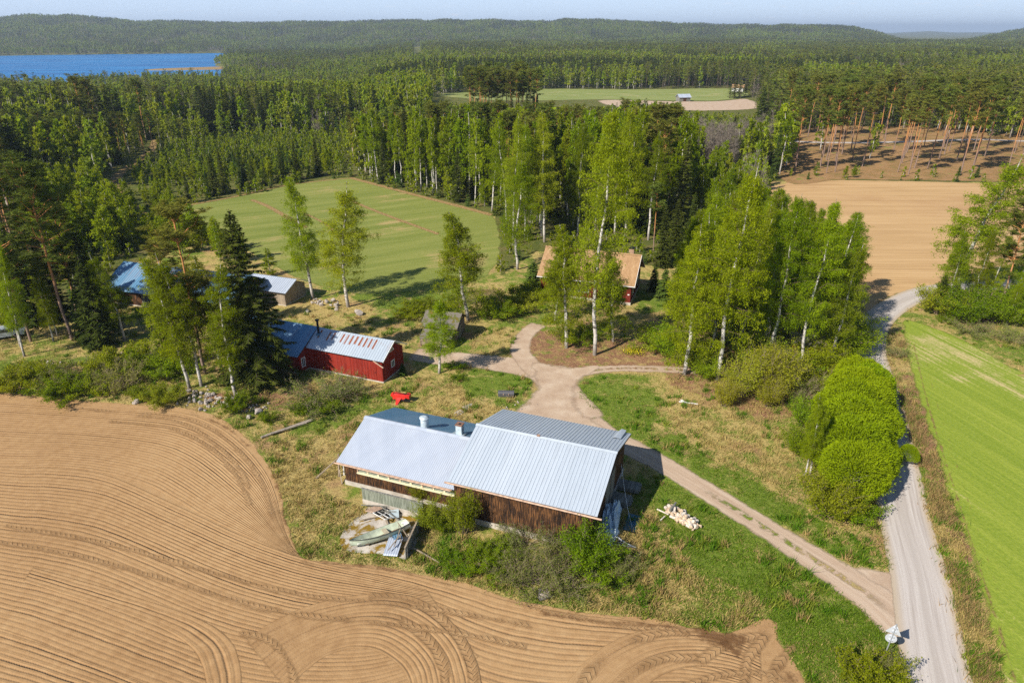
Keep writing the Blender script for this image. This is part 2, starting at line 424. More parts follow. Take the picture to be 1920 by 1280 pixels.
def m_mossroof():
    t = NT('mossy_felt'); o = t.obj()
    c = t.ramp(t.noise(1.6, 6, o, .65), [(.35, (.13,.115,.11)), (.48, (.17,.145,.12)), (.56, (.085,.1,.02)), (.7, (.2,.1,.03))])
    return t.done(t.bsdf(c, .95, 0, .15, t.bump(t.noise(6, 4, o), .6, .05)))
def m_leaf(name, c1, c2, trans=.35, hue=.05, val=.5, third=None):
    """leaves: tone per leaf cluster (attribute tint) and per tree"""
    t = NT(name); tint = t.attr('tint'); rn = t.rand()
    c = t.mix(tint, c1, c2)
    if third: c = t.mix(t.m('MULTIPLY', t.step(t.n('ShaderNodeTexWhiteNoise', {'W': rn}, 0, noise_dimensions='1D'), .55, 1.0), .8), c, third)
    c = t.hsv(c, t.m('MULTIPLY_ADD', rn, hue, .5-hue/2), 1.0, t.m('MULTIPLY_ADD', t.n('ShaderNodeTexWhiteNoise', {'W': t.m('ADD', rn, 3.7)}, 0, noise_dimensions='1D'), val, 1-val/2))
    d = t.n('ShaderNodeBsdfDiffuse', {'Color': c})
    tr = t.n('ShaderNodeBsdfTranslucent', {'Color': t.mix(.5, c, t.hsv(c, .49, 1.05, 1.3))})
    return t.done(t.n('ShaderNodeMixShader', {0: trans, 1: d, 2: tr}))
def m_birchbark():
    t = NT('birch_bark'); o = t.obj(); x, y, z = t.sep(o)
    v = t.comb(t.m('MULTIPLY', x, 3), t.m('MULTIPLY', y, 3), t.m('MULTIPLY', z, 1.0))
    n = t.noise(1.4, 4, v, .6); rings = t.noise(1.0, 3, t.comb(t.m('MULTIPLY', x, 1.5), t.m('MULTIPLY', y, 1.5), t.m('MULTIPLY', z, 3.5)), .6)
    c = t.mix(t.step(rings, .5, .64), (.54,.5,.45), (.07,.06,.05))
    c = t.mix(t.m('MULTIPLY', t.step(n, .52, .68), .6), c, (.3,.26,.22))
    c = t.mix(t.m('SUBTRACT', 1.0, t.step(z, .15, 1.6)), c, (.22,.19,.16))
    return t.done(t.bsdf(c, .75, 0, .25))
def m_pinebark():
    t = NT('pine_bark'); o = t.obj(); x, y, z = t.sep(o)
    n = t.noise(2.0, 5, t.comb(t.m('MULTIPLY', x, 3), t.m('MULTIPLY', y, 3), t.m('MULTIPLY', z, .8)), .65)
    up = t.mix(n, (.4,.165,.055), (.56,.27,.1)); lo = t.mix(n, (.15,.1,.08), (.34,.24,.19))
    return t.done(t.bsdf(t.mix(t.step(t.m('ADD', z, t.m('MULTIPLY', n, 4)), 5.0, 12.0), lo, up), .85, 0, .2, t.bump(n, .6, .03)))
def m_water():
    t = NT('lake_water'); p = t.pos()
    x, y, z = t.sep(p)
    w = t.noise(1.0, 5, t.comb(t.m('MULTIPLY', x, .006), t.m('MULTIPLY', y, .03)), .65)
    c = t.mix(t.step(w, .35, .65), (.0,.095,.29), (.002,.17,.43))
    return t.done(t.bsdf(c, .4, 0, .08, t.bump(t.noise(.25, 4, p, .6), .35, .6)))

M = dict(
 ground=m_ground(), soil=m_soil(), soil_wide=m_soil(.46,.06,'drilled_soil'), soil_flat=m_soil(0,.1,'loose_soil'), tyre=m_tyre(), dark_soil=m_damp(), field2=m_field2(), road=m_road(),
 track=m_dirt(True), yard=m_dirt(False), strawband=m_strawband(), clearing=m_clearing(),
 crop=m_crop('sprouting_crop', (.165,.23,.022), (.28,.325,.045), (.46,.38,.17), 1.3, R(14), 1.3),
 ley=m_crop('grazed_ley', (.14,.175,.03), (.25,.26,.068), (.37,.28,.115), .4, R(-62), 1.1),
 farley=m_crop('far_ley', (.17,.21,.05), (.27,.29,.1), (.4,.34,.17), .2, R(80), .9),
 concrete=m_concrete(), slab=m_concrete('mossy_concrete', 1.0),
 darkwood=m_planks('tarred_boards', (.014,.009,.007), (.045,.022,.012), (.36,.16,.055), .13, .6),
 greywood=m_planks('weathered_boards', (.14,.135,.115), (.24,.235,.2), (.36,.35,.31), .12, .5),
 greenwood=m_planks('algae_green_boards', (.15,.165,.12), (.23,.25,.19), (.36,.37,.3), .15, .6),
 redwood=m_planks('falu_red_boards', (.2,.016,.01), (.3,.028,.016), (.36,.06,.035), .16, .4),
 housewood=m_planks('dark_red_boards', (.12,.014,.01), (.19,.025,.016), (.23,.05,.035), .14, .3),
 palewood=m_planks('pale_boards', (.27,.21,.15), (.38,.3,.21), (.46,.38,.28), .14, .4),
 logwood=simple('old_grey_logs', (.22,.17,.12), .9, 0, .45, 3, .2, .5),
 roof_a=m_metal('ribbed_steel_sheet', (.455,.51,.57), 0, .5, .2, .22), roof_b=m_metal('corrugated_steel_sheet', (.39,.435,.515), 0, .55, .15, .25),
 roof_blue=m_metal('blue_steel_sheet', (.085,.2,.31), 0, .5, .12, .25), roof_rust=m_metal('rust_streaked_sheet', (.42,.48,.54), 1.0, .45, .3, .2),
 roof_skytint=m_metal('sky_tinted_steel_sheet', (.12,.27,.42), .2, .45, .3, .35),  # shaded roofs: blue of the reflected sky painted into the sheet colour
 tiles=m_tiles(), moss=m_mossroof(),
 white=simple('white_paint', (.72,.7,.66), .6, 0, .1), cream=simple('cream_paint', (.7,.64,.42), .6, 0, .12), fascia=simple('pinkish_bare_board', (.46,.31,.22), .8, 0, .25, 4),
 glass=simple('window_glass', (.05,.065,.07), .08, 0, .3, 3, .6), dim_glass=simple('dusty_glass', (.22,.24,.19), .25, 0, .3, 2, .5),
 dark=simple('dark_opening', (.015,.014,.013), .9), zinc=simple('zinc_sheet', (.5,.58,.62), .45, .3, .15, 3), blackiron=simple('black_iron', (.02,.021,.024), .5, .4, .3),
 brick=simple('chimney_brick', (.36,.23,.16), .9, 0, .3, 9, .2, .3), rustmetal=simple('rusty_lid', (.22,.12,.08), .8, .1, .35, 8), box=simple('grey_plastic', (.085,.083,.088), .6, 0, .15),
 red=simple('red_enamel', (.62,.028,.02), .38, 0, .12, 3, .5), tarp=simple('pale_tarpaulin', (.46,.56,.62), .5, 0, .18, 1.5, .4, .6), bluesheet=simple('blue_sheet', (.03,.17,.28), .45, 0, .2, 2), 
 stone=simple('granite', (.36,.31,.27), .9, 0, .35, 5, .2, .6), woodend=simple('split_birch_wood', (.52,.39,.27), .85, 0, .35, 5), birchlog=simple('birch_log_bark', (.55,.48,.4), .85, 0, .4, 6),
 post=simple('galvanised_steel', (.55,.57,.6), .4, .6, .08), sign=simple('bare_aluminium', (.62,.64,.68), .4, .35, .05, 2), pole=simple('grey_pole_wood', (.3,.25,.2), .9, 0, .35, 4),
 boat=simple('faded_green_gelcoat', (.48,.53,.4), .5, 0, .18, 3), boatdark=simple('boat_rubbing_strip', (.05,.055,.045), .6), boatfloor=simple('rotten_boat_floor', (.22,.12,.06), .85, 0, .4, 6), seat=simple('boat_thwart_board', (.42,.36,.25), .8, 0, .2, 5),
 car=simple('silver_car_paint', (.42,.46,.5), .35, .2, .1), tyrerubber=simple('tyre_rubber', (.02,.02,.02), .9), yellow=simple('yellow_petals', (.75,.6,.03), .7),
 water=m_water(),
 birchbark=m_birchbark(), pinebark=m_pinebark(), greybark=simple('grey_bark', (.27,.23,.19), .9, 0, .3, 4), sprucebark=simple('spruce_bark', (.13,.095,.075), .9, 0, .3, 5), twig=simple('bare_twigs', (.2,.165,.13), .9, 0, .2, 1), birchtwig=simple('birch_twigs', (.13,.085,.06), .9, 0, .3, 1), redtwig=simple('budding_twigs', (.27,.2,.14), .9, 0, .25, 1),
 birchleaf=m_leaf('birch_leaves', (.155,.225,.004), (.285,.345,.01), .46, .026, .5, (.27,.3,.016)),
 aspenleaf=m_leaf('young_aspen_leaves', (.21,.275,.012), (.35,.39,.03), .44, .03, .4), youngleaf=m_leaf('young_birch_leaves', (.18,.245,.006), (.3,.345,.014), .44, .025, .4),
 bushleaf=m_leaf('bush_leaves', (.135,.215,.005), (.245,.31,.012), .42, .05, .35, (.25,.29,.02)),
 greybushleaf=m_leaf('budding_bush_leaves', (.15,.18,.03), (.26,.27,.06), .3, .05, .4),
 willowleaf=m_leaf('willow_leaves', (.2,.285,.004), (.28,.355,.01), .35, .02, .15),
 yellowleaf=m_leaf('yellow_green_leaves', (.29,.31,.012), (.38,.37,.03), .4, .03, .2),
 needle=m_leaf('spruce_needles', (.036,.054,.009), (.085,.108,.016), .12, .05, .5), newneedle=m_leaf('young_spruce_needles', (.05,.085,.014), (.09,.13,.02), .12, .05, .4),
 pineneedle=m_leaf('pine_needles', (.095,.12,.018), (.185,.2,.032), .15, .05, .45),
 grassblade=None)
def m_blade():
    t = NT('grass_blades'); c = t.attrc('col')
    d = t.n('ShaderNodeBsdfDiffuse', {'Color': c}); tr = t.n('ShaderNodeBsdfTranslucent', {'Color': c})
    return t.done(t.n('ShaderNodeMixShader', {0: .3, 1: d, 2: tr}))
M['grassblade'] = m_blade()
# ------------------------------------------------------------------ terrain
RIDGE_D, LAKE_Z = 3300.0, -15.0
_ridge = [(-700,34),(-300,30),(0,36),(60,33),(130,33),(190,38),(250,43),(430,47),(520,45),(640,43),(760,43),(900,42),(980,45),(1040,45),(1080,41),(1150,44),(1210,47),(1300,50),(1400,53),(1500,53),(1560,53),(1600,56),(1640,65),(1700,84),(1800,84),(1850,72),(1920,62),(2100,60),(2400,64)]
_rz = [(azim(px, y), CAM_H + RIDGE_D*elev(px, y) - 3) for px, y in _ridge]
_far = [(-700,64),(1600,64),(1680,62.5),(1715,60.5),(1737,58.5),(1760,60),(1790,62),(1830,61.5),(1870,62),(2400,62)]
_fz = [(azim(px, y), CAM_H + 11000*elev(px, y)) for px, y in _far]
def height(x, y):
    x = np.asarray(x, float); y = np.asarray(y, float)
    D = np.hypot(x, y); az = np.degrees(np.arctan2(x, y))
    wl = smooth01(-5, -13, az) if False else 1 - smooth01(-14, -6, az)
    h = -11*wl*smooth01(260, 640, D)
    h = h + 7*(fnoise(x/260+9, y/260+4, 3)-.5)*smooth01(650, 1100, D)*(1-wl*smooth01(300, 700, D)*(1-smooth01(1900, 2300, D)))
    # lake basin
    edge = -21.2 + 1.4*(fnoise(D/160, D*0+3.3, 2)-.5)*2
    arm = smooth01(1640, 1750, D)*(1-smooth01(2020, 2090, D))
    edge = edge + arm*(14.6 - 2*(vnoise(az*1.3, az*0)))
    near = 770 + 60*(vnoise(az*.35+3, az*0+1)-.5)
    far_s = 2060 + 30*(vnoise(az*.6, az*0+7)-.5)
    inl = smooth01(near-30, near+30, D)*(1-smooth01(far_s-25, far_s+25, D))*(1-smooth01(edge-.35, edge+.35, az))
    h = h*(1-inl) + (LAKE_Z-4)*inl
    # reed spit in the lake
    # far hills
    a = np.array([p[0] for p in _rz]); z = np.array([p[1] for p in _rz])
    rz = np.interp(az, a, z)
    bump = fnoise(x/420+2, y/420, 4)-.5; rz = rz + 9*(fnoise(az*.8+4, az*0+2, 3)-.5)
    up = smooth01(2120, RIDGE_D, D)
    dn = 1 - smooth01(RIDGE_D, RIDGE_D+1500, D)
    prof = up**.8
    h = h*(1-up*.9) + (rz*prof + bump*26*up*(1-smooth01(2900, 3300, D)))*dn
    a2 = np.array([p[0] for p in _fz]); z2 = np.array([p[1] for p in _fz])
    fz = np.interp(az, a2, z2)
    h = h + (fz + 5*(fnoise(az*1.7, D/1500, 3)-.5))*smooth01(6500, 11000, D)
    return h

MEADOW = [(325,402),(345,388),(440,370),(540,348),(600,338),(660,334),(720,352),(780,368),(850,385),(922,403),(938,440),(935,490),(905,520),(840,538),(780,545),(700,552),(640,545),(560,522),(500,492),(440,458),(380,425)]
FIELD = [(-500,732),(0,738),(100,746),(200,755),(300,760),(350,765),(410,783),(465,822),(505,870),(525,920),(535,965),(548,1010),(570,1043),(600,1048),(660,1053),(740,1063),(800,1076),(860,1090),(970,1121),(1080,1143),(1200,1156),(1258,1166),(1300,1176),(1350,1183),(1400,1172),(1428,1160),(1455,1168),(1460,1200),(1485,1235),(1512,1275),(1530,1400),(1545,1900),(-1700,1900)]
FIELD2 = [(1437,402),(1440,352),(1465,345),(1500,338),(1600,338),(1760,341),(1920,347),(2120,352),(2120,462),(1960,478),(1880,500),(1800,520),(1745,537),(1700,547),(1655,567),(1618,590),(1600,575),(1560,505),(1500,442)]
CROP = [(1692,606),(1702,680),(1722,745),(1748,830),(1787,950),(1827,1080),(1868,1220),(1888,1300),(1965,1600),(3000,1600),(2900,790),(1990,712),(1920,698),(1860,666),(1800,634),(1750,614),(1712,602)]
CLEAR = [(1462,336),(1600,337),(1760,339),(1920,343),(2100,348),(2100,258),(1920,252),(1720,236),(1560,236),(1464,250)]
FARLEY = [(820,178),(900,170),(1010,167),(1200,168),(1330,166),(1388,168),(1405,178),(1340,189),(1130,187),(1000,189),(900,187)]
FARBARE = [(1128,188),(1250,190),(1340,190),(1400,186),(1425,203),(1300,208),(1150,200)]
YARD = [(955,785),(980,750),(1000,725),(990,700),(1000,680),(1040,682),(1085,686),(1125,688),(1100,712),(1082,742),(1100,774),(1150,808),(1115,826),(1040,816)]
LITTER = [(1000,608),(1060,640),(1130,655),(1235,662),(1250,690),(1150,690),(1070,690),(990,692),(955,670),(965,640)]
LUSH = [[(1085,712),(1150,700),(1215,705),(1245,740),(1225,790),(1200,830),(1330,905),(1450,975),(1560,1050),(1650,1075),(1665,1040),(1560,985),(1500,950),(1420,905),(1330,860),(1280,812),(1190,830),(1120,790),(1085,745)],
        [(1440,1150),(1560,1110),(1660,1170),(1700,1260),(1720,1330),(1550,1330),(1470,1215)], [(925,690),(1000,710),(1000,745),(970,770),(880,745),(850,700)],
        [(660,560),(720,510),(820,505),(900,560),(850,600),(760,590)], [(1240,880),(1420,985),(1560,1090),(1620,1150),(1480,1150),(1300,1060),(1230,960)], [(700,760),(640,800),(560,830),(540,800),(640,760)], [(1190,560),(1250,545),(1265,580),(1200,590)]]
DRYP = [[(510,830),(640,800),(640,960),(560,1040),(535,950)], [(1150,935),(1240,1000),(1330,1100),(1200,1130),(1100,1060),(1150,1000)],         [(1250,730),(1400,720),(1480,800),(1500,900),(1420,890),(1330,840),(1240,790)], [(560,560),(700,560),(720,640),(560,600)], [(780,740),(880,760),(870,800),(780,770)], [(880,620),(990,610),(960,670),(880,680)], [(1500,930),(1660,960),(1660,1060),(1560,1000)]]
LITTERP = [[(1000,615),(1240,640),(1260,700),(960,690)], [(1250,640),(1640,640),(1560,770),(1440,790),(1250,720)], [(360,735),(500,735),(600,720),(540,770),(420,770)], [(1690,700),(1730,700),(1830,1060),(1800,1060),(1720,860)]]
OPEN = [MEADOW, FIELD, FIELD2, CROP, CLEAR, FARLEY, FARBARE]
FOREST_EDGE = [(-300,600),(60,560),(150,600),(200,520),(300,470),(330,400),(440,372),(660,335),(930,405),(935,520),(1010,470),(1230,500),(1440,430),(1440,340),(2300,345),(2300,-50),(-900,-50)]

REPL = [(240,430),(300,352),(440,345),(640,318),(665,268),(560,255),(400,260),(295,280),(235,350)]
def build_ground():
    r = [4.0]
    while r[-1] < 14800: r.append(r[-1]*(1.0085 if r[-1] < 600 else 1.013))
    r = np.array(r)
    th = np.concatenate([np.arange(-47, 47, .42), np.arange(47, 313, 7.0)])
    th = np.radians(th)
    T, Q = np.meshgrid(th, r)
    x = (np.sin(T)*Q).ravel(); y = (np.cos(T)*Q).ravel()
    z = height(x, y) * smooth01(230, 300, np.hypot(x, y))
    nt, nr = len(th), len(r)
    i, j = np.meshgrid(np.arange(nt), np.arange(nr-1))
    a = (j*nt+i).ravel(); b = (j*nt+(i+1) % nt).ravel()
    f = np.stack([a, b, b+nt, a+nt], 1)
    me = np_mesh('ground', np.stack([x, y, z], 1), f, 4, True)
    px, py = to_px(x, y)
    px = np.where(y > 5, px, 1e6)
    lush = np.full(x.shape, .42)
    for p in DRYP: lush[inside(p, px, py)] = .27
    for p in LUSH: lush[inside(p, px, py)] = .78
    lush[inside(REPL, px, py)] = .9
    lit = np.zeros(x.shape)
    for p in LITTERP: lit[inside(p, px, py)] = .62
    fo = inside(FOREST_EDGE, px, py).astype(float)
    fo[(np.hypot(x, y) > 230) & (y > 0)] = 1
    vattr(me, 'lush', lush); vattr(me, 'litter', lit); vattr(me, 'forest', fo*(1-.4*inside(REPL, px, py)))
    tag(link('ground', me, None, M['ground']), kind='structure')
build_ground()

def sheet(name, px, mat, z, step=.6, jit=.25, inset=.9, closed_spline=True):
    P = A2(px)
    C = spline(P, step, True)
    n = len(C)
    d = np.roll(C, -1, 0) - np.roll(C, 1, 0); d /= np.linalg.norm(d, axis=1)[:, None] + 1e-9
    area = np.sum(C[:,0]*np.roll(C[:,1], -1) - np.roll(C[:,0], -1)*C[:,1])
    nrm = np.stack([-d[:,1], d[:,0]], 1)*(1 if area > 0 else -1)        # points inward
    s = np.arange(n)*step
    j = (fnoise(s/2.1, s*0+(sum(map(ord, name)) % 50), 3)-.5)*2*jit
    outer = C + nrm*j[:, None]; ins = np.full(n, float(inset))
    for _ in range(5):
        inner = outer + nrm*ins[:, None]
        dm_ = np.array([np.min(np.hypot(*(outer - q).T)) for q in inner])
        ins[dm_ < .8*ins] *= .5
    ins = np.minimum(ins, np.minimum(np.roll(ins, 1), np.roll(ins, -1))*1.5); inner = outer + nrm*ins[:, None]
    vs = np.vstack([outer, inner]); vs3 = [(a[0], a[1], z) for a in vs]
    fs = [(i, (i+1) % n, n+(i+1) % n, n+i) for i in range(n)]
    tess = geometry.tessellate_polygon([[Vector((a[0], a[1], 0)) for a in inner]])
    fs += [tuple(n+k for k in t) for t in tess]
    me = bpy.data.meshes.new(name); me.from_pydata(vs3, [], fs)
    up = sum(1 for p in me.polygons if p.normal.z > 0)
    for p in me.polygons:
        if p.normal.z < 0: p.flip()
    vattr(me, 'edge', np.concatenate([np.zeros(n), np.ones(n)]))
    loop_uv(me, vs)
    me.update()
    return tag(link(name, me, None, mat), kind='structure')

def loft_arrays(A, B, nu, step, z):
    """grid between two ground curves; u runs across in metres, v along"""
    A = spline(A, step); B = spline(B, step)
    n = max(len(A), len(B))
    def res(C):
        s = np.concatenate([[0], np.cumsum(np.linalg.norm(np.diff(C, axis=0), axis=1))])
        q = np.linspace(0, s[-1], n)
        return np.stack([np.interp(q, s, C[:,0]), np.interp(q, s, C[:,1])], 1), q
    A, q = res(A); B, _ = res(B)
    w = np.mean(np.linalg.norm(A-B, axis=1))
    t = np.linspace(0, 1, nu)
    P = A[:, None]*(1-t)[None, :, None] + B[:, None]*t[None, :, None]
    V = np.concatenate([P.reshape(-1, 2), np.full((n*nu, 1), z)], 1)
    U = np.stack([np.tile(t*w, n), np.repeat(q, nu)], 1)
    ed = np.minimum(np.minimum(np.tile(t, n), 1-np.tile(t, n))*w/.5, np.minimum(np.repeat(np.arange(n), nu), n-1-np.repeat(np.arange(n), nu))*step/1.5)
    i, j = np.meshgrid(np.arange(nu-1), np.arange(n-1))
    a = (j*nu+i).ravel()
    F = np.stack([a, a+1, a+nu+1, a+nu], 1)
    return V, F, U, np.clip(ed, 0, 1)
def ribbon_arrays(C, hw, step, z, sub=6):
    C = spline(C, step)
    d = np.gradient(C, axis=0); d /= np.linalg.norm(d, axis=1)[:, None]
    nrm = np.stack([d[:,1], -d[:,0]], 1)
    n = len(C); t = np.linspace(-1, 1, sub+1)
    hwv = np.broadcast_to(np.asarray(hw, float) if np.ndim(hw) == 0 else np.interp(np.linspace(0, 1, n), np.linspace(0, 1, len(hw)), hw), (n,))
    P = C[:, None] + nrm[:, None]*(t[None, :]*hwv[:, None])[..., None]
    V = np.concatenate([P.reshape(-1, 2), np.full((n*(sub+1), 1), z)], 1)
    q = np.concatenate([[0], np.cumsum(np.linalg.norm(np.diff(C, axis=0), axis=1))])
    U = np.stack([(t[None, :]*hwv[:, None]).ravel(), np.repeat(q, sub+1)], 1)
    ed = (1-np.abs(np.tile(t, n)))
    ends = np.minimum(np.arange(n), n-1-np.arange(n))*step/1.2
    ed = np.minimum(ed*np.repeat(hwv, sub+1)/.8, np.repeat(ends, sub+1))
    i, j = np.meshgrid(np.arange(sub), np.arange(n-1)); a = (j*(sub+1)+i).ravel()
    F = np.stack([a+sub+1, a+sub+2, a+1, a], 1)
    return V, F, U, np.clip(ed, 0, 1)
def merge_sheets(name, parts, mats):
    """several passes of one surface, each a hair above the one before, as one object"""
    V, F, U, E, MI = [], [], [], [], []; b = 0
    for (v, f, u, e), mi in parts:
        V.append(v); F.append(f+b); U.append(u); E.append(e); MI += [mi]*len(f); b += len(v)
    V = np.vstack(V); F = np.vstack(F)
    n0 = np.cross(V[F[:,1]]-V[F[:,0]], V[F[:,2]]-V[F[:,0]])[:, 2]
    F[n0 < 0] = F[n0 < 0][:, ::-1]
    me = np_mesh(name, V, F, 4)
    me.polygons.foreach_set('material_index', np.array(MI, np.int32))
    vattr(me, 'edge', np.concatenate(E)); loop_uv(me, np.vstack(U))
    return tag(link(name, me, None, mats), kind='structure')

# ---- ploughed foreground field
sheet('ploughed_field', FIELD, M['soil_flat'], .006, .5, .28, .8)
P = A2
b_edge = P([(-260,742),(0,749),(100,755),(200,763),(300,769),(362,778),(415,802),(464,842),(500,888),(518,932),(528,975),(545,1020),(572,1054)])
passes = [
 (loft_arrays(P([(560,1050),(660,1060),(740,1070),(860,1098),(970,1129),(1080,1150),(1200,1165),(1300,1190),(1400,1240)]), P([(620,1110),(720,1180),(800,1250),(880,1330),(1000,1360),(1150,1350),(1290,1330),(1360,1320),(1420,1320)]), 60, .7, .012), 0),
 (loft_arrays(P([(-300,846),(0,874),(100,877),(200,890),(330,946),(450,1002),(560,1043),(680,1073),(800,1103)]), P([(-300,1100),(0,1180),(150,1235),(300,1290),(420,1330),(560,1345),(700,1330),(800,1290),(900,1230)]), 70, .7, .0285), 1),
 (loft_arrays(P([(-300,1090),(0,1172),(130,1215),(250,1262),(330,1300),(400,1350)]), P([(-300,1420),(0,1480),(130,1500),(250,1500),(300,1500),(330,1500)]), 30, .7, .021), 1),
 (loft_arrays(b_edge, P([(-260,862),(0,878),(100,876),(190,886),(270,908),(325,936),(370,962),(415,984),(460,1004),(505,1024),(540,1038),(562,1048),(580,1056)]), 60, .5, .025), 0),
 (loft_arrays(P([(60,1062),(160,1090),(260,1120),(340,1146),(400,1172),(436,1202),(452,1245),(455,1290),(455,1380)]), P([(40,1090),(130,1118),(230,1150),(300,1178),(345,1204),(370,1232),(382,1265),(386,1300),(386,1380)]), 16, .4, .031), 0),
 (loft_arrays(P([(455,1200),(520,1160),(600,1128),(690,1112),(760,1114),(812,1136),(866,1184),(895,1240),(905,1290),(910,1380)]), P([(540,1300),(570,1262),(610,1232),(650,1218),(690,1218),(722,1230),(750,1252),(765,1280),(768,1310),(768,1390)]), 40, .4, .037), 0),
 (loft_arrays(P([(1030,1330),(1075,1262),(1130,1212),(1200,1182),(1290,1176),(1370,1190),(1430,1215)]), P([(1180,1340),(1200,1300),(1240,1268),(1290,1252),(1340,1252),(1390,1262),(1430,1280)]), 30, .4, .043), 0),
]
tr = []
def off(C, o):
    C = spline(C, .4); d = np.gradient(C, axis=0); d /= np.linalg.norm(d, axis=1)[:, None]
    return C + np.stack([d[:,1], -d[:,0]], 1)*o
for k, (c, o) in enumerate([([(1065,1330),(1105,1262),(1160,1214),(1230,1190),(1300,1188)], -.0), ([(1065,1330),(1105,1262),(1160,1214),(1230,1190),(1300,1188)], 1.9),
    ([(1300,1185),(1250,1178),(1180,1176),(1100,1162),(1000,1140),(900,1112)], 0), ([(690,1108),(760,1112),(815,1136),(868,1184),(897,1240),(905,1300)], .5), ([(690,1108),(760,1112),(815,1136),(868,1184),(897,1240),(905,1300)], 2.2),
    ([(440,1185),(500,1200),(540,1240),(556,1300)], 0), ([(100,762),(200,771),(300,778),(355,787),(405,810),(450,848),(484,894),(502,935),(512,980)], 0), ([(200,790),(300,800),(350,815),(395,840),(430,875),(455,915),(470,950)], 0),
    ([(250,780),(330,790),(390,822),(440,868),(470,920)], 0), ([(560,1052),(600,1062),(680,1064),(760,1078),(850,1100)], .0), ([(0,985),(200,1020),(400,1075),(560,1115),(700,1130),(850,1148),(1000,1175)], 0), ([(0,985),(200,1020),(400,1075),(560,1115),(700,1130),(850,1148),(1000,1175)], 1.7),
    ([(1300,1250),(1350,1215),(1400,1195),(1445,1190)], 0), ([(1395,1290),(1400,1240),(1425,1205),(1445,1180)], 0), ([(1395,1290),(1400,1240),(1425,1205),(1445,1180)], 1.6), ([(1250,1300),(1340,1268),(1420,1262),(1490,1280)], 0)]):
    cc = A2(c) if not o else off(A2(c), o)
    tr.append((ribbon_arrays(cc, .5 if k in (0,1,12,13,14,3,4) else .38, .4, .049 + .0006*k, 4), 2))
dm = [(ribbon_arrays(A2(c), w, .4, .062 + .001*k, 4), 3) for k, (c, w) in enumerate([([(1285,1185),(1340,1195),(1390,1205),(1420,1225)], 1.0), ([(1000,1148),(1080,1160),(1200,1170),(1290,1178)], .5), ([(1330,1195),(1370,1215),(1400,1240)], .7), ([(1440,1235),(1470,1260),(1500,1290)], .7), ([(560,1046),(620,1056),(700,1063),(800,1082)], .45), ([(505,870),(525,930),(535,980),(560,1040)], .45), ([(350,772),(420,800),(470,840)], .45)])]
merge_sheets('furrowed_soil', passes + tr + dm, [M['soil'], M['soil_wide'], M['tyre'], M['dark_soil']])

# ---- other land
sheet('meadow', MEADOW, M['ley'], .008, 1.0, .5, 1.4)
strips = [([(470,374),(500,386),(540,408),(575,428)], .9), ([(650,372),(690,390),(750,413),(825,440)], .8), ([(655,333),(720,350),(780,366),(850,384),(925,404)], 1.1), ([(320,400),(350,386),(440,369),(540,347),(655,334)], .8), ([(560,395),(610,420),(640,450)], .6), ([(1712,640),(1735,740),(1768,850),(1805,965),(1845,1090),(1890,1230),(1910,1300)], .3), ([(1728,640),(1752,740),(1790,860),(1832,990),(1876,1120),(1915,1240)], .18)]
merge_sheets('dry_grass_strip', [(ribbon_arrays(A2(c), w, 1.0, .016+.002*k, 4), 0) for k, (c, w) in enumerate(strips)], [M['strawband']])
sheet('sown_field', FIELD2, M['field2'], .012, 1.5, .5, 2.0)
sheet('crop_field', CROP, M['crop'], .006, .6, .35, 1.2)
sheet('logged_clearing', CLEAR, M['clearing'], .02, 2.5, .8, 3)
sheet('distant_pasture', FARLEY, M['farley'], .05, 5, 1.5, 4)
sheet('distant_tilled_field', FARBARE, M['yard'], .06, 5, 1.5, 4)
sheet('worn_yard', YARD, M['yard'], .022, .5, .4, 1.9)
ROADC = [(1790,1420),(1775,1330),(1761,1280),(1741,1180),(1728,1100),(1714,1040),(1703,1000),(1691,950),(1680,880),(1668,815),(1655,755),(1643,710),(1630,668),(1630,632),(1640,607),(1658,587),(1690,566),(1728,550),(1765,542),(1830,536),(1930,532),(2100,530)]
merge_sheets('gravel_road', [(ribbon_arrays(A2(ROADC), 2.05, .5, .02, 10), 0)], [M['road']])
tracks = [([(1722,1205),(1700,1178),(1650,1132),(1580,1082),(1500,1031),(1430,986),(1350,936),(1280,893),(1230,863),(1180,838),(1130,812),(1095,785)], [2.0,1.9,1.7,1.5,1.4,1.4,1.4,1.4,1.5,1.6,1.8,1.9]),
 ([(1100,790),(1065,752),(1045,722),(1015,700),(975,688),(930,681),(880,675),(830,671),(770,663)], [1.9,1.9,1.7,1.6,1.6,1.5,1.5,1.4]),
 ([(1040,730),(1062,708),(1095,697),(1150,691),(1210,691),(1280,694),(1310,697)], [1.5,1.2,1.0,1.0,1.0]), ([(1020,705),(990,680),(975,655),(985,628),(1012,606)], [1.2,1.0,.9,.9])]
ta = [(ribbon_arrays(A2(c), np.array(w)*(1, 1.35, 1, 1.5)[k], .5, .010+.002*k, 8), k % 2) for k, (c, w) in enumerate(tracks)]
o = merge_sheets('dirt_track', ta, [M['track'], M['yard']])
sv = np.concatenate([np.full(len(ta[0][0][0]), 1.0), np.full(len(ta[1][0][0]), .15), np.full(len(ta[2][0][0]), 1.0), np.full(len(ta[3][0][0]), .3)])
y0 = ta[0][0][0][:, 1]; sv[:len(y0)] = smooth01(34, 38, y0)*(1-smooth01(46, 49, y0)) + .5*smooth01(48,52,y0)*0
vattr(o.data, 'strip', sv)
JUNC = [(1600,1085),(1590,1068),(1610,1058),(1650,1066),(1692,1078),(1712,1100),(1730,1180),(1728,1230),(1700,1215),(1680,1170),(1650,1132)]
sheet('road_junction', JUNC, M['yard'], .008, .4, .25, .8)
merge_sheets('logging_road', [(ribbon_arrays(A2([(1440,258),(1500,266),(1600,268),(1700,266),(1830,262),(1930,265),(2050,262)]), 1.7, 2, .05, 4), 0)], [M['road']])
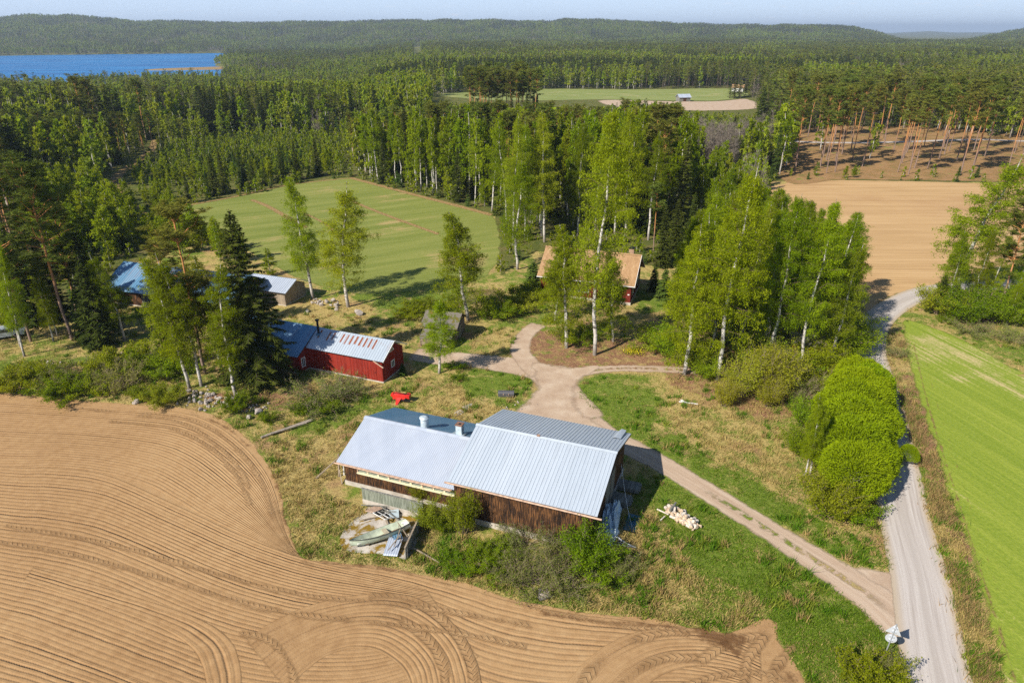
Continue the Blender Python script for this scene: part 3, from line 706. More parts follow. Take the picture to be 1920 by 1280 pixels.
merge_sheets('forest_path', [(ribbon_arrays(A2([(285,420),(262,400),(240,380),(215,352),(225,325),(262,300),(285,278),(292,262)]), 1.6, 1.5, .03, 6), 0)], [M['strawband']])
sheet('concrete_yard', [(700,948),(770,968),(790,985),(765,1045),(735,1040),(680,1038),(645,1030),(640,1005),(665,975)], M['slab'], .03, .4, .15, .3)
vl = bpy.data.meshes.new('lake')
ring = [(math.sin(R(a))*d, math.cos(R(a))*d, LAKE_Z) for a, d in [(-60,600),(-50,560),(-40,600),(-30,640),(-24,690),(-20,700),(-14,1500),(-4,1600),(-4,2250),(-15,2250),(-30,2250),(-45,2250),(-60,2250)]]
vl.from_pydata(ring, [], [tuple(range(len(ring)))[::-1]])
tag(link('lake', vl, None, M['water']), kind='structure')
sheet_sp = [(math.sin(R(a))*d, math.cos(R(a))*d) for a, d in [(-26.8,1190),(-25.5,1165),(-23.5,1160),(-21,1165),(-20,1190),(-21,1250),(-23,1240),(-25.5,1220)]]
me = bpy.data.meshes.new('reed_spit'); C = spline(np.array(sheet_sp), 6, True)
me.from_pydata([(p[0], p[1], LAKE_Z-.5) for p in C] + [(p[0]*.999+ (C.mean(0)[0]-p[0])*.1, p[1]+(C.mean(0)[1]-p[1])*.1, LAKE_Z+.7) for p in C], [], [(i,(i+1) % len(C),len(C)+(i+1) % len(C),len(C)+i) for i in range(len(C))] + [tuple(range(len(C), 2*len(C)))])
tag(link('reed_spit', me, None, M['strawband']), kind='structure'); vattr(me, 'edge', np.ones(len(me.vertices)))
# ------------------------------------------------------------------ buildings
def gable_roof(name, x0, x1, yf, zf, yr, zr, yb, zb, mat, parent, prof=None, pitch=.3, h=.03, th=.06, slopes=('f','b'), rust=False):
    """two sheet-metal slopes with real ribs; front eave yf/zf, ridge yr/zr, back eave yb/zb.  Returns the slope objects"""
    out = []
    for s in slopes:
        (ya, za) = (yf, zf) if s == 'f' else (yb, zb)
        n = Vector((0, za-zr, -(ya-yr))); n = n if n.z > 0 else -n
        n.normalize()
        xs, hs = [], []
        x = x0
        if prof == 'rib':
            while x < x1 - .02:
                for dx, hh in ((0,0),(pitch*.80,0),(pitch*.84,h),(pitch*.95,h)): 
                    if x+dx < x1: xs.append(x+dx); hs.append(hh)
                x += pitch
        elif prof == 'wave':
            k = 6
            while x < x1 - .01:
                for q in range(k):
                    if x+pitch*q/k < x1: xs.append(x+pitch*q/k); hs.append(h*.5*(1-math.cos(2*math.pi*q/k)))
                x += pitch
        else: xs, hs = [x0], [0]
        xs.append(x1); hs.append(0)
        mb = MB(); vs, fs = [], []
        for xx, hh in zip(xs, hs):
            for (y, z) in ((ya, za), (yr, zr)):
                vs += [Vector((xx, y, z)) + n*hh, Vector((xx, y, z)) - n*th]
        m = len(xs)
        for i in range(m-1):
            a, b = i*4, (i+1)*4
            q = [(a, b, b+2, a+2), (a+1, a+3, b+3, b+1), (a, a+1, b+1, b)]
            fs += q
        fs += [(0,2,3,1), (4*(m-1), 4*(m-1)+1, 4*(m-1)+3, 4*(m-1)+2)]
        mb.add(vs, fs)
        o = mb.build(name, mat[s] if isinstance(mat, dict) else mat, parent)
        me = o.data
        bmv = np.array([v.co.y for v in me.vertices])
        vattr(me, 'slope', (bmv - ya)/(yr - ya + 1e-9))
        import bmesh
        bm = bmesh.new(); bm.from_mesh(me); bmesh.ops.recalc_face_normals(bm, faces=bm.faces); bm.to_mesh(me); bm.free()
        out.append(o)
    return out
def gable_walls(x0, x1, yf, yb, yr, z0, zf, zr, zb, mat, parent, dx=.12, names=('front_wall', 'back_wall', 'gable_wall')):
    w = dx
    MB().box(x0, yf, z0, x1, yf+w, zf).build('wall', mat, parent)
    MB().box(x0, yb-w, z0, x1, yb, zb).build('wall', mat, parent)
    for x in (x0, x1-w):
        poly = [(x, yf+w, z0), (x, yb-w, z0), (x, yb-w, zb-.02), (x, yr, zr-.02), (x, yf+w, zf-.02)]
        MB().extr(poly, (w, 0, 0)).build('gable_wall', mat, parent)
def window(parent, x, z, w, h, y, face='f', fr=.09, mullions=1, mat='white', glass='glass', bars=0, name='window'):
    """frame with glass as its sub-part, on a front (y plane) or gable (x plane) wall"""
    f = MB(); d = .05
    def bx(a0, z0, a1, z1, o0, o1, b):
        if face == 'f': b.box(a0, y-o1, z0, a1, y-o0, z1)
        elif face == 'r': b.box(y+o0, a0, z0, y+o1, a1, z1)
    x0, x1 = x-w/2, x+w/2
    bx(x0-fr, z-fr, x0, z+h+fr, .005, d, f); bx(x1, z-fr, x1+fr, z+h+fr, .005, d, f)
    bx(x0, z-fr, x1, z, .005, d, f); bx(x0, z+h, x1, z+h+fr, .005, d, f)
    for k in range(mullions):
        c = x0 + w*(k+1)/(mullions+1); bx(c-.03, z, c+.03, z+h, .012, d-.006, f)
    for k in range(bars):
        c = z + h*(k+1)/(bars+1); bx(x0, c-.02, x1, c+.02, .014, d-.008, f)
    fo = f.build(name, M[mat], parent)
    g = MB(); bx(x0, z, x1, z+h, .004, .016, g)
    g.build('pane', M[glass], fo)
    return fo

# ---- the big barn: a taller ribbed-roof half and a lower corrugated-roof half
bA = at(1120, 968, 3.85)
barn = empty('barn', (bA[0], bA[1], 0), R(-20.7), 'long dark timber barn with pale metal roofs, standing at the tip of the ploughed field', 'barn')
gable_walls(-11.75, -.4, .45, 11.5, 6.0, .5, 3.72, 5.45, 3.72, M['darkwood'], barn)
MB().box(-11.82, .38, -.2, -.33, 11.58, .5).build('foundation', M['concrete'], barn)
fr = gable_roof('roof', -12.1, 0, 0, 3.85, 6.0, 5.65, 12.05, 3.85, M['roof_a'], barn, 'rib', .29, .035)
# a sheet lifted by the wind at the far end of the back slope
mb = MB(); mb.add([(-1.1,12.0,3.90),(-.85,12.05,4.16),(-.45,12.1,4.06),(-1.15,9.6,4.62),(-.9,9.6,4.70),(-.45,9.6,4.66)], [(0,1,4,3),(1,2,5,4),(3,4,1,0),(4,5,2,1)]); mb.build('loose_sheet', M['roof_a'], fr[1])
MB().add([(-12.14,5.78,5.64),(.04,5.78,5.64),(.04,6.0,5.74),(-12.14,6.0,5.74),(-12.14,6.22,5.64),(.04,6.22,5.64),(-12.14,6.0,5.69),(.04,6.0,5.69)], [(0,1,2,3),(3,2,5,4),(0,6,7,1),(6,4,5,7)]).build('ridge_cap', M['roof_a'], barn)
g = MB(); g.tube([(-12.3,-.06,3.76),(.35,-.06,3.70)], .075, 8); g.build('gutter', M['fascia'], barn)
MB().box(-11.95, .02, 3.62, -.12, .06, 3.79).build('fascia', M['darkwood'], barn)
for x in (-12.08, -.03):
    mb = MB()
    mb.bar((x,.05,3.74),(x,6,5.53),.05,.16); mb.bar((x,12,3.74),(x,6.02,5.53),.05,.16); mb.build('barge_board', M['darkwood'], barn)
MB().box(-6.7, 5.86, 5.745, -6.45, 6.1, 5.82).build('brick_fragment', M['brick'], barn)
# lower half
gable_walls(-22.6, -11.83, 1.3, 10.3, 5.8, .42, 2.42, 4.0, 2.4, M['darkwood'], barn)
MB().box(-22.68, 1.22, -.2, -11.9, 10.38, .42).build('foundation', M['concrete'], barn)
gable_roof('roof', -23.05, -11.9, .85, 2.5, 5.8, 4.22, 10.75, 2.5, {'f': M['roof_b'], 'b': M['roof_blue']}, barn, 'wave', .18, .022)
MB().add([(-23.1,5.5,4.17),(-12.15,5.5,4.17),(-12.15,5.8,4.30),(-23.1,5.8,4.30),(-23.1,6.1,4.17),(-12.15,6.1,4.17),(-23.1,5.8,4.25),(-12.15,5.8,4.25)], [(0,1,2,3),(3,2,5,4),(0,6,7,1),(6,4,5,7)]).build('ridge_cap', M['roof_b'], barn)
MB().box(-23.05, .84, 2.30, -12.15, .90, 2.44).build('fascia', M['fascia'], barn)
g = MB(); g.tube([(-23.25,.78,2.38),(-12.2,.78,2.34)], .06, 8); g.build('gutter', M['fascia'], barn)
# low window band under the eave
mb = MB(); mb.box(-21.3, 1.14, 1.52, -11.95, 1.296, 1.64); mb.box(-21.3, 1.2, 2.16, -11.95, 1.296, 2.22); mb.build('window_sill', M['cream'], barn)
for k in range(9):
    x = -21.3 + k*1.035; 
    w = MB(); w.box(x, 1.215, 1.642, x+.09, 1.297, 2.158); w.box(x+.95, 1.215, 1.642, x+1.03, 1.297, 2.158); w.box(x+.089,1.22,2.12,x+.951,1.255,2.155); wo = w.build('window', M['cream'] if k % 3 else M['fascia'], barn)
    MB().box(x+.092, 1.262, 1.642, x+.948, 1.292, 2.158).build('pane', M['dim_glass'], wo)
# vent, chimney
mb = MB(); mb.tube([(-17.3,6.3,3.8),(-17.3,6.3,4.92)], .36, 20, 0); 
v = mb.build('ventilation_pipe', M['zinc'], barn)
mb = MB(); mb.tube([(-17.3,6.3,4.90),(-17.3,6.3,5.02)], .30, 20, 0); mb.build('neck', M['dark'], v)
mb = MB(); mb.tube([(-17.3,6.3,5.0),(-17.3,6.3,5.06),(-17.3,6.3,5.16)], [.44,.44,.16], 20, 0); mb.build('cowl', M['zinc'], v)
c = MB().box(-14.2, 6.15, 3.8, -13.65, 6.7, 4.98).build('chimney', M['zinc'], barn)
mb = MB(); mb.box(-14.25,6.10,4.98,-13.6,6.75,5.06); mb.build('chimney_lid', M['rustmetal'], c)
mb = MB(); mb.box(-14.0,6.3,5.06,-13.8,6.5,5.09); mb.build('flue', M['dark'], c)
mb = MB(); mb.add([(-14.5,5.95,4.25),(-13.4,5.95,4.25),(-13.4,6.9,3.95),(-14.5,6.9,3.95)], [(0,1,2,3)]); mb.box(-14.5,5.9,4.2,-13.4,5.96,4.26); mb.build('flashing', M['zinc'], c)
# big doors on the gable that faces the track
d = MB().box(-.397, 4.4, .45, -.345, 7.6, 3.3).build('door', M['greywood'], barn)
MB().box(-.343, 5.96, .5, -.325, 6.04, 3.25).build('door_batten', M['darkwood'], d)

# ---- long red shed
sA = at(717.5, 679, 2.85)
shed = empty('red_shed', (sA[0], sA[1], 0), R(-21.8), 'long low red shed with rust streaked metal roof beside the big spruce', 'shed')
gable_walls(-10.4, -.4, .4, 4.93, 2.66, .15, 2.78, 4.2, 2.78, M['redwood'], shed)
MB().box(-10.4, .34, -.2, -.34, 4.99, .15).build('foundation', M['concrete'], shed)
gable_roof('roof', -10.3, 0, 0, 2.85, 2.66, 4.35, 5.33, 2.85, M['roof_rust'], shed, 'rib', .33, .03)
gable_walls(-20.5, -10.42, -1.2, 4.93, 2.66, .15, 2.25, 4.2, 2.78, M['redwood'], shed)
MB().box(-20.56, -1.26, -.2, -10.44, 4.99, .15).build('foundation', M['concrete'], shed)
gable_roof('roof', -20.9, -10.32, -1.6, 2.30, 2.66, 4.42, 5.33, 2.92, M['roof_skytint'], shed, 'rib', .33, .03)
mb = MB(); mb.tube([(-9.7,1.9,3.8),(-9.7,1.9,5.6)], .13, 10, 0); mb.tube([(-9.7,1.9,5.55),(-9.7,1.9,5.72)], [.2,.26], 10, 0); st = mb.build('stove_pipe', M['blackiron'], shed)
MB().box(-9.85,1.6,3.78,-9.4,2.1,4.02).build('pipe_flashing', M['roof_blue'], st)
window(shed, -1.5+4.1, 1.15, .55, .65, -.4, 'r', .1, 1)
mb = MB(); mb.extr([(-.395,2.0,3.05),(-.395,3.1,3.05),(-.395,2.55,3.75)], (.04,0,0)); w = mb.build('window', M['white'], shed)
MB().extr([(-.352,2.2,3.12),(-.352,2.9,3.12),(-.352,2.55,3.58)], (.012,0,0)).build('pane', M['glass'], w)
window(shed, -.55, .75, .5, 1.0, -10.42, 'r', .1, 1)
mb = MB(); mb.box(-2.3,.35,.2,-1.2,.398,2.2); d = mb.build('door', M['redwood'], shed)
MB().box(-1.35,.32,1.1,-1.28,.348,1.25).build('handle', M['blackiron'], d)
mb = MB(); mb.bar((-1.2,-.05,2.82),(.25,-.35,2.35),.1,.08); mb.build('gutter_end', M['fascia'], shed)
mb = MB(); mb.bar((.03,.0,2.8),(.03,2.66,4.28),.05,.14); mb.bar((.03,5.33,2.8),(.03,2.68,4.28),.05,.14); mb.build('barge_board', M['white'], shed)

# ---- red dwelling house with brown roof
hA = at(1190, 537, 3.1)
house = empty('farmhouse', (hA[0], hA[1], 0), R(-18.8), 'dark red wooden farmhouse with brown roof behind two birches', 'house')
gable_walls(-14.0, -.55, .45, 8.85, 4.64, .4, 2.95, 6.15, 2.95, M['housewood'], house)
MB().box(-14.08, .37, -.2, -.47, 8.93, .4).build('foundation', M['concrete'], house)
gable_roof('roof', -14.5, 0, 0, 3.1, 4.64, 6.35, 9.28, 3.1, M['tiles'], house)
MB().add([(-14.52,4.4,6.28),(.02,4.4,6.28),(.02,4.64,6.42),(-14.52,4.64,6.42),(-14.52,4.88,6.28),(.02,4.88,6.28)], [(0,1,2,3),(3,2,5,4)]).build('ridge_cap', M['tiles'], house)
for x in (-1.9, -11.3):
    c = MB().box(x, 4.75, 5.7, x+.7, 5.5, 7.05).build('chimney', M['brick'], house)
    mb = MB(); mb.box(x-.1,4.68,7.15,x+.8,5.57,7.22); [mb.box(x+a, 4.8+b, 7.05, x+a+.06, 4.86+b, 7.15) for a in (0,.62) for b in (0,.6)]; mb.build('chimney_cap', M['blackiron'], c)
for x in (-3.9, -7.6, -11.4): window(house, x, 1.25, 1.7, 1.05, .45, 'f', .12, 2)
window(house, 3.4, 3.6, .7, 1.0, -.55, 'r', .12, 1); window(house, 5.6, 3.6, .7, 1.0, -.55, 'r', .12, 1)
window(house, 2.4, 1.2, 1.2, 1.1, -.55, 'r', .12, 1); window(house, 6.6, 1.2, 1.2, 1.1, -.55, 'r', .12, 1)
mb = MB(); mb.bar((-14.5,-.06,3.03),(.1,-.06,3.0),.1,.1); mb.build('gutter', M['white'], house)
mb = MB(); mb.bar((.04,.0,3.05),(.04,4.64,6.3),.05,.18); mb.bar((.04,9.28,3.05),(.04,4.66,6.3),.05,.18); mb.build('barge_board', M['white'], house)
mb = MB(); mb.box(-.98,.42,1.5,-.72,.448,1.66); mb.build('number_plate', M['white'], house)
d = MB().box(-9.9,.40,.45,-9.0,.448,2.4).build('door', M['greywood'], house); MB().box(-9.1,.37,1.3,-9.04,.398,1.42).build('handle', M['blackiron'], d)

# ---- grey barn with metal roof, sky blue put into its colour at the left
q = at(207, 567)
bb = empty('old_barn', (q[0], q[1], 0), R(-17), 'grey board barn with large sky-tinted metal roof half hidden by pines', 'barn')
gable_walls(0, 21, 0, 9.0, 4.5, .15, 2.3, 4.6, 2.3, M['greywood'] if False else M['darkwood'], bb)
MB().box(-.06, -.06, -.2, 21.06, 9.06, .15).build('foundation', M['concrete'], bb)
gable_roof('roof', -.6, 21.6, -.6, 2.3, 4.5, 4.85, 9.6, 2.3, M['roof_skytint'], bb, 'rib', .4, .03)
d = MB().box(6.0,-.05,.2,9.0,-.002,2.1).build('door', M['greywood'], bb); MB().box(7.46,-.07,.25,7.54,-.052,2.05).build('door_batten', M['darkwood'], d)
q = at(538, 575)
gs = empty('grey_shed', (q[0], q[1], 0), R(-20), 'small pale board shed with light metal roof behind the big spruce', 'shed')
gable_walls(-9.5, -.3, .2, 5.0, 2.6, .1, 2.1, 3.2, 2.1, M['palewood'], gs)
MB().box(-9.55, .14, -.2, -.24, 5.06, .1).build('foundation', M['concrete'], gs)
gable_roof('roof', -9.9, .3, -.3, 2.15, 2.6, 3.35, 5.5, 2.15, M['roof_b'], gs, 'rib', .35, .03)

# ---- mossy log hut
q = at(853, 643)
hut = empty('log_hut', (q[0], q[1], 0), R(-14), 'small old log hut with mossy roof and lean-to beside a birch', 'hut')
for k in range(8):
    z = .15 + k*.24
    for (a, b) in (((-4.1,0,z),(.1,0,z)), ((-4.1,4.0,z),(.1,4.0,z))):
        pass
mb = MB()
for k in range(8):
    z = .2 + k*.24
    mb.tube([(-4.0,.0,z),(.15,.0,z)], .13, 7, 0); mb.tube([(-4.0,3.6,z),(.15,3.6,z)], .13, 7, 0)
    mb.tube([(-3.85,-.15,z+.1),(-3.85,3.75,z+.1)], .13, 7, 0); mb.tube([(0,-.15,z+.1),(0,3.75,z+.1)], .13, 7, 0)
mb.extr([(-.1,0,2.1),(-.1,3.6,2.1),(-.1,1.8,3.2)], (.12,0,0)); mb.extr([(-3.9,0,2.1),(-3.9,3.6,2.1),(-3.9,1.8,3.2)], (.12,0,0))
mb.build('wall', M['logwood'], hut)
gable_roof('roof', -4.4, .5, -.5, 2.05, 1.8, 3.45, 4.1, 2.05, M['moss'], hut, None, th=.1)
mb = MB(); mb.add([(-4.0,-2.0,1.15),(.1,-2.0,1.15),(.1,-.5,1.85),(-4.0,-.5,1.85),(-4.0,-2.0,1.07),(.1,-2.0,1.07),(.1,-.5,1.77),(-4.0,-.5,1.77)], [(0,1,2,3),(7,6,5,4),(0,4,5,1),(1,5,6,2),(3,7,4,0)]); mb.build('lean_to_roof', M['moss'], hut)
mb = MB(); [mb.box(x,-1.9,0,x+.12,-1.78,1.1) for x in (-3.9,-2.0,-.1)]; mb.box(-3.9,-1.95,.2,.1,-1.9,1.0); mb.build('lean_to_wall', M['logwood'], hut)
d = MB().box(.14,1.2,.2,.2,2.2,1.8).build('door', M['greywood'], hut)

# ---- small red outbuilding among the birches
q = at(1478, 672)
so = empty('red_outhouse', (q[0], q[1], 0), R(-20), 'small red outhouse hidden between birch trunks by the gravel road', 'shed')
gable_walls(0, 3.4, 0, 2.8, 1.4, .1, 2.1, 2.9, 2.1, M['redwood'], so)
gable_roof('roof', -.3, 3.7, -.3, 2.1, 1.4, 3.0, 3.1, 2.1, M['moss'], so, None)
MB().box(-.05,-.05,-.2,3.45,2.85,.1).build('foundation', M['concrete'], so)
d = MB().box(1.2,-.05,.15,2.0,-.003,1.95).build('door', M['housewood'], so)

# ---- far buildings
def far_house(name, px, py, rz, L, W, hw, hr, wall, roof, label, cat):
    q = at(px, py); o = empty(name, (q[0], q[1], 0), R(rz), label, cat)
    gable_walls(0, L, 0, W, W/2, 0, hw, hr-.15, hw, M[wall], o, .2)
    gable_roof('roof', -.5, L+.5, -.5, hw, W/2, hr, W+.5, hw, M[roof], o, None, th=.12)
    return o
o = far_house('field_barn', 1274, 191, 12, 6.5, 5, 2.2, 3.9, 'greywood', 'roof_b', 'lone grey hay barn with pale metal roof on the far pasture', 'barn')
MB().box(2.2,-.08,.1,4,-.002,1.9).build('door', M['darkwood'], o)
o = far_house('white_house', 1372, 172, -25, 7, 5.5, 2.4, 4.4, 'white', 'tiles', 'white house with brown roof at the far end of the pasture', 'house')
window(o, 2.0, .9, 1.1, 1.0, 0, 'f', .12, 1); window(o, 5.0, .9, 1.1, 1.0, 0, 'f', .12, 1)
o = far_house('roadside_barn', 1655, 151, 10, 16, 8, 3.2, 5.8, 'greywood', 'roof_b', 'distant barn with pale roof showing above the pine tops', 'barn')
# ------------------------------------------------------------------ things around the yard
def L2W(u, v, z=0.0):
    """barn-local to world"""
    c, s = math.cos(R(-20.7)), math.sin(R(-20.7))
    return (bA[0]+u*c-v*s, bA[1]+u*s+v*c, z)
ROT = R(-20.7)
# manure-pit walls
f = empty('board_wall', L2W(-19.8,-.45), ROT, 'low greenish board wall on concrete base along the barn front', 'wall')
mb = MB(); mb.box(0,-.06,.45,5.7,.0,1.5); mb.box(0,.002,.55,5.7,.06,.68); mb.build('boards', M['greenwood'], f)
MB().box(0,-.1,-.1,5.7,.16,.45).build('base', M['concrete'], f); MB().box(-.03,-.09,1.5,5.73,.06,1.54).build('top_rail', M['greywood'], f)
f = empty('board_wall', L2W(-14.1,-.6), ROT + R(-79), 'short dark board wall running out from the barn towards the ploughed field', 'wall')
mb = MB(); mb.box(.1,-.0,.1,4.7,.06,1.15); mb.build('boards', M['greywood'], f)
MB().box(.1,-.09,-.1,4.7,-.002,.3).build('base', M['concrete'], f); MB().box(.08,-.03,1.15,4.72,.1,1.19).build('top_rail', M['palewood'], f)
mb = MB(); [mb.box(x,.062,.1,x+.1,.16,1.14) for x in (.3,1.7,3.1,4.5)]; mb.build('post', M['greywood'], f)
b = MB(); b.bar(L2W(-13.0,-4.3,.45), L2W(-10.6,-4.7,.12), .08, .08); tag(b.build('rail', M['palewood']), 'weathered rail lying from the short board wall into the weeds', 'plank')

# rowing boat
def make_boat():
    p, q = np.array(at(659,1027,.25)), np.array(at(767,986,.35))
    ctr = (p+q)/2; L = np.linalg.norm(q-p); an = math.atan2(q[1]-p[1], q[0]-p[0])
    o = empty('rowing_boat', (ctr[0], ctr[1], .08), an, 'faded green rowing boat lying on the concrete slab', 'boat')
    o.rotation_euler = (R(-14), R(-2), an)
    n = 16; prof = []
    def section(t, inset=0.0, dz=0.0):      # t -1 bow .. 1 stern
        s = (t+1)/2
        w = .72*math.sin(math.pi*min(1, (s*.80+.0)))**.75 if s > 0 else 0
        w = max(.02, w - inset); keel = .02 + .38*(1-s)**5 + .08*s**6; gun = .52 + .34*(1-s)**3 + .08*s**2
        x = t*L/2
        pts = []
        for a in np.linspace(-1, 1, 9):
            aa = abs(a)
            pts.append((x, math.copysign(w*aa**.62, a), keel + dz + (gun-keel)*aa**2.2))
        return pts
    ts = np.linspace(-1, 1, n)
    def shell(mb, inset, dz, flip):
        vs = [p for t in ts for p in section(t, inset, dz)]
        fs = []
        for i in range(n-1):
            for j in range(8):
                a = i*9+j; q = (a, a+1, a+10, a+9); fs.append(q if flip else q[::-1])
        mb.add(vs, fs, 0, True)
        return vs
    mb = MB(); shell(mb, 0, 0, True); mb.add(section(1), [tuple(range(9))]); mb.build('hull', M['boat'], o)
    mb = MB(); shell(mb, .035, .05, False); mb.build('inner_skin', M['boat'], o)
    for sgn in (0, 8):
        mb = MB(); pts = [section(t)[sgn] for t in ts]; mb.tube([(a[0], a[1], a[2]+.01) for a in pts], .035, 6); mb.build('gunwale', M['boatdark'], o)
    for x, w in ((.5,.66),):
        mb = MB(); mb.box(x-.2,-w,.40,x+.16,w,.46); mb.build('thwart', M['seat'], o)
    mb = MB(); mb.box(1.95,-.5,.40,2.35,.5,.46); mb.build('stern_seat', M['white'], o)
    mb = MB(); mb.box(-1.9,-.28,.42,-1.35,.28,.47); mb.build('bow_seat', M['white'], o)
    mb = MB(); [mb.box(-1.3,-.3+k*.16,.15,1.6,-.18+k*.16,.18) for k in range(4)]; mb.build('floor_boards', M['boatfloor'], o)
make_boat()

# old window sash and rubbish on the slab
c = at(722, 970)
o = empty('window_sash', (c[0], c[1], .35), R(-38), 'discarded white six pane window sash leaning on rubbish', 'window')
o.rotation_euler = (R(-22), R(8), R(-30))
mb = MB(); W_, H_ = 1.25, 1.55
for x in (-W_/2, 0, W_/2): mb.box(x-.04,-H_/2,.0,x+.04,H_/2,.05)
for y in (-H_/2,-H_/6,H_/6,H_/2): mb.box(-W_/2,y-.035,.003,W_/2,y+.035,.047)
mb.build('frame', M['white'], o)
for i in (0,1):
    for j in range(3):
        if (i,j) == (1,0): continue
        MB().box(-W_/2+.05+i*W_/2,-H_/2+.04+j*H_/3,.02,-.05+i*W_/2,-H_/2+H_/3-.04+j*H_/3,.026).build('pane', M['dark'], o)
def lay(name, mat, px, py, sx, sy, th, rz, tilt, label, cat, wave=0, z=.12, tx=0.0):
    q = at(px, py); o_ = MB(); n = 24 if wave else 8
    vs, fs = [], []
    r_ = random.Random(int(px*7+py)); s1, s2 = r_.random()*6, r_.random()*6
    for i in range(n+1):
        for j in range(9):
            x = -sx/2+sx*i/n; y = -sy/2+sy*j/8
            zz = (wave*math.sin(i*math.pi) if False else 0) + (wave*math.cos(2*math.pi*x/.18) if wave else .03*math.sin(x*3+s1)*math.sin(y*2+s2))
            vs.append((x,y,zz))
    m = len(vs); vs += [(x,y,z-th) for x,y,z in vs]
    for i in range(n):
        for j in range(8):
            a = i*9+j; fs += [(a,a+9,a+10,a+1),(m+a,m+a+1,m+a+10,m+a+9)]
    e = [i*9 for i in range(n+1)]; e2 = [i*9+8 for i in range(n+1)]
    for i in range(n): fs += [(e[i],m+e[i],m+e[i+1],e[i+1]), (e2[i],e2[i+1],m+e2[i+1],m+e2[i])]
    for j in range(8): fs += [(j,j+1,m+j+1,m+j),(n*9+j,m+n*9+j,m+n*9+j+1,n*9+j+1)]
    o_.add(vs, fs, 0, bool(wave))
    ob = o_.build(name, mat); ob.location = (q[0], q[1], z); ob.rotation_euler = (tilt, tx, rz)
    return tag(ob, label, cat)
lay('wall_panel', M['fascia'], 704, 962, 1.0, 1.3, .04, R(-30), R(-14), 'pale bent board panel beside the white window sash', 'panel', 0, .45, R(-12))
lay('metal_scrap', M['zinc'], 739, 968, .8, .9, .03, R(10), R(8), 'grey sheet scrap right of the white window sash', 'sheet', 0, .3)
lay('metal_sheet', M['roof_b'], 738, 1030, 1.1, 1.9, .02, R(-6), R(6), 'rust patched metal sheet propped under the boat stern', 'sheet', .018, .35)
lay('blue_panel', M['bluesheet'], 1184, 981, 1.0, 2.0, .05, R(-24), R(4), 'flat blue panel lying right of the crumpled tarpaulin', 'panel', 0, .1)
lay('metal_sheet', M['roof_blue'], 745, 1012, .7, 1.1, .02, R(20), R(-10), 'rusty blue-grey sheet leaning on the short board wall', 'sheet', .018, .5)
r_ = random.Random(5)
for k in range(9):
    q = at(690+r_.random()*70, 948+r_.random()*30); a = r_.random()*3.1; l = .5+r_.random()*.8
    b = MB(); b.bar((-l,0,0),(l,0,.05*r_.random()),.09,.05); o = b.build('plank', M['palewood'] if k % 2 else M['greywood']); o.location = (q[0],q[1],.1+.28*r_.random()); o.rotation_euler = (0,R(r_.uniform(-9,9)),a)
    tag(o, 'loose board in the rubbish heap around the white window sash', 'plank', 'boards in the rubbish heap on the slab')
for k in range(4):
    q = at(741+k*5, 1030-k*8); b = MB(); b.bar((0,-.8,0),(0,.8,.35),.06,.05); o = b.build('plank', M['palewood']); o.location = (q[0],q[1],.55); o.rotation_euler = (0,0,R(-30+k*22))
    tag(o, 'thin lath leaning on the short board wall by the boat stern', 'plank', 'laths leaning at the end of the short board wall')

# props at the left corner of the barn
q = at(638, 893)
o = empty('timber_prop', (q[0]-.1, q[1], 0), ROT, 'pale timber prop with struts under the barn eave corner', 'prop')
b = MB(); b.bar((0,0,0),(.15,.1,2.35),.11,.11); b.build('post', M['palewood'], o)
b = MB(); b.bar((-1.75,-1.0,.03),(.05,.06,1.9),.1,.09); b.build('strut', M['palewood'], o)
b = MB(); b.bar((.9,-.9,.03),(.1,.02,.75),.07,.07); b.build('strut', M['palewood'], o)
b = MB(); b.bar((.3,.35,0),(.32,.4,2.2),.1,.1); b.build('post', M['white'], o)

# crumpled tarpaulin and stacked boards in the shade of the gable
def tarp(px, py, sx, sy, h, seed, rz, label):
    q = at(px, py); n = 46; X, Y = np.meshgrid(np.linspace(-1,1,n), np.linspace(-1,1,n))
    k = fnoise(X*1.7+seed, Y*1.7+seed*2, 4); k2 = fnoise(X*4+seed*3, Y*4, 3); kk = 1-np.abs(2*fnoise(X*2.6+seed*5, Y*2.1+4, 2)-1)
    e = np.clip(1-np.maximum(np.abs(X), np.abs(Y))**3, 0, 1)
    Z = h*(k*.9+.3*k2+.55*kk**3)*e**.5 + .03
    a = 1+.25*(fnoise(X*2+seed, Y*2-seed, 2)-.5)
    V = np.stack([X*sx*a, Y*sy*a, Z], -1).reshape(-1,3)
    i, j = np.meshgrid(np.arange(n-1), np.arange(n-1)); b_ = (j*n+i).ravel()
    me = np_mesh('tarpaulin', V, np.stack([b_,b_+1,b_+n+1,b_+n],1), 4, True)
    ob = link('tarpaulin', me, None, M['tarp']); ob.location = (q[0],q[1],.02); ob.rotation_euler = (0,0,rz)
    md = ob.modifiers.new('thick','SOLIDIFY'); md.thickness = .015
    return tag(ob, label, 'tarpaulin')
tarp(1142, 978, .85, 1.9, 1.25, 2.0, R(-16), 'large crumpled pale blue tarpaulin hanging by the barn gable')
tarp(1136, 1010, .7, 1.0, .8, 8.0, R(-30), 'smaller pale tarpaulin trailing at the barn corner')
def board_stack(px, py, L, rows, cols, rz, label):
    q = at(px, py); o = empty('board_stack', (q[0],q[1],0), rz, label, 'board stack')
    rr = random.Random(px); mb = MB()
    for i in range(rows):
        for j in range(cols):
            dx = rr.uniform(-.15,.15); w = .13
            mb.box(-L/2+dx, (j-cols/2)*(w+.015), .12+i*.055, L/2+dx, (j-cols/2)*(w+.015)+w, .12+i*.055+.045)
    mb.build('boards', M['greywood'], o)
    [MB().box(x,-cols*.08,0,x+.1,cols*.08,.118).build('bearer', M['palewood'], o) for x in (-L*.35,L*.3)]
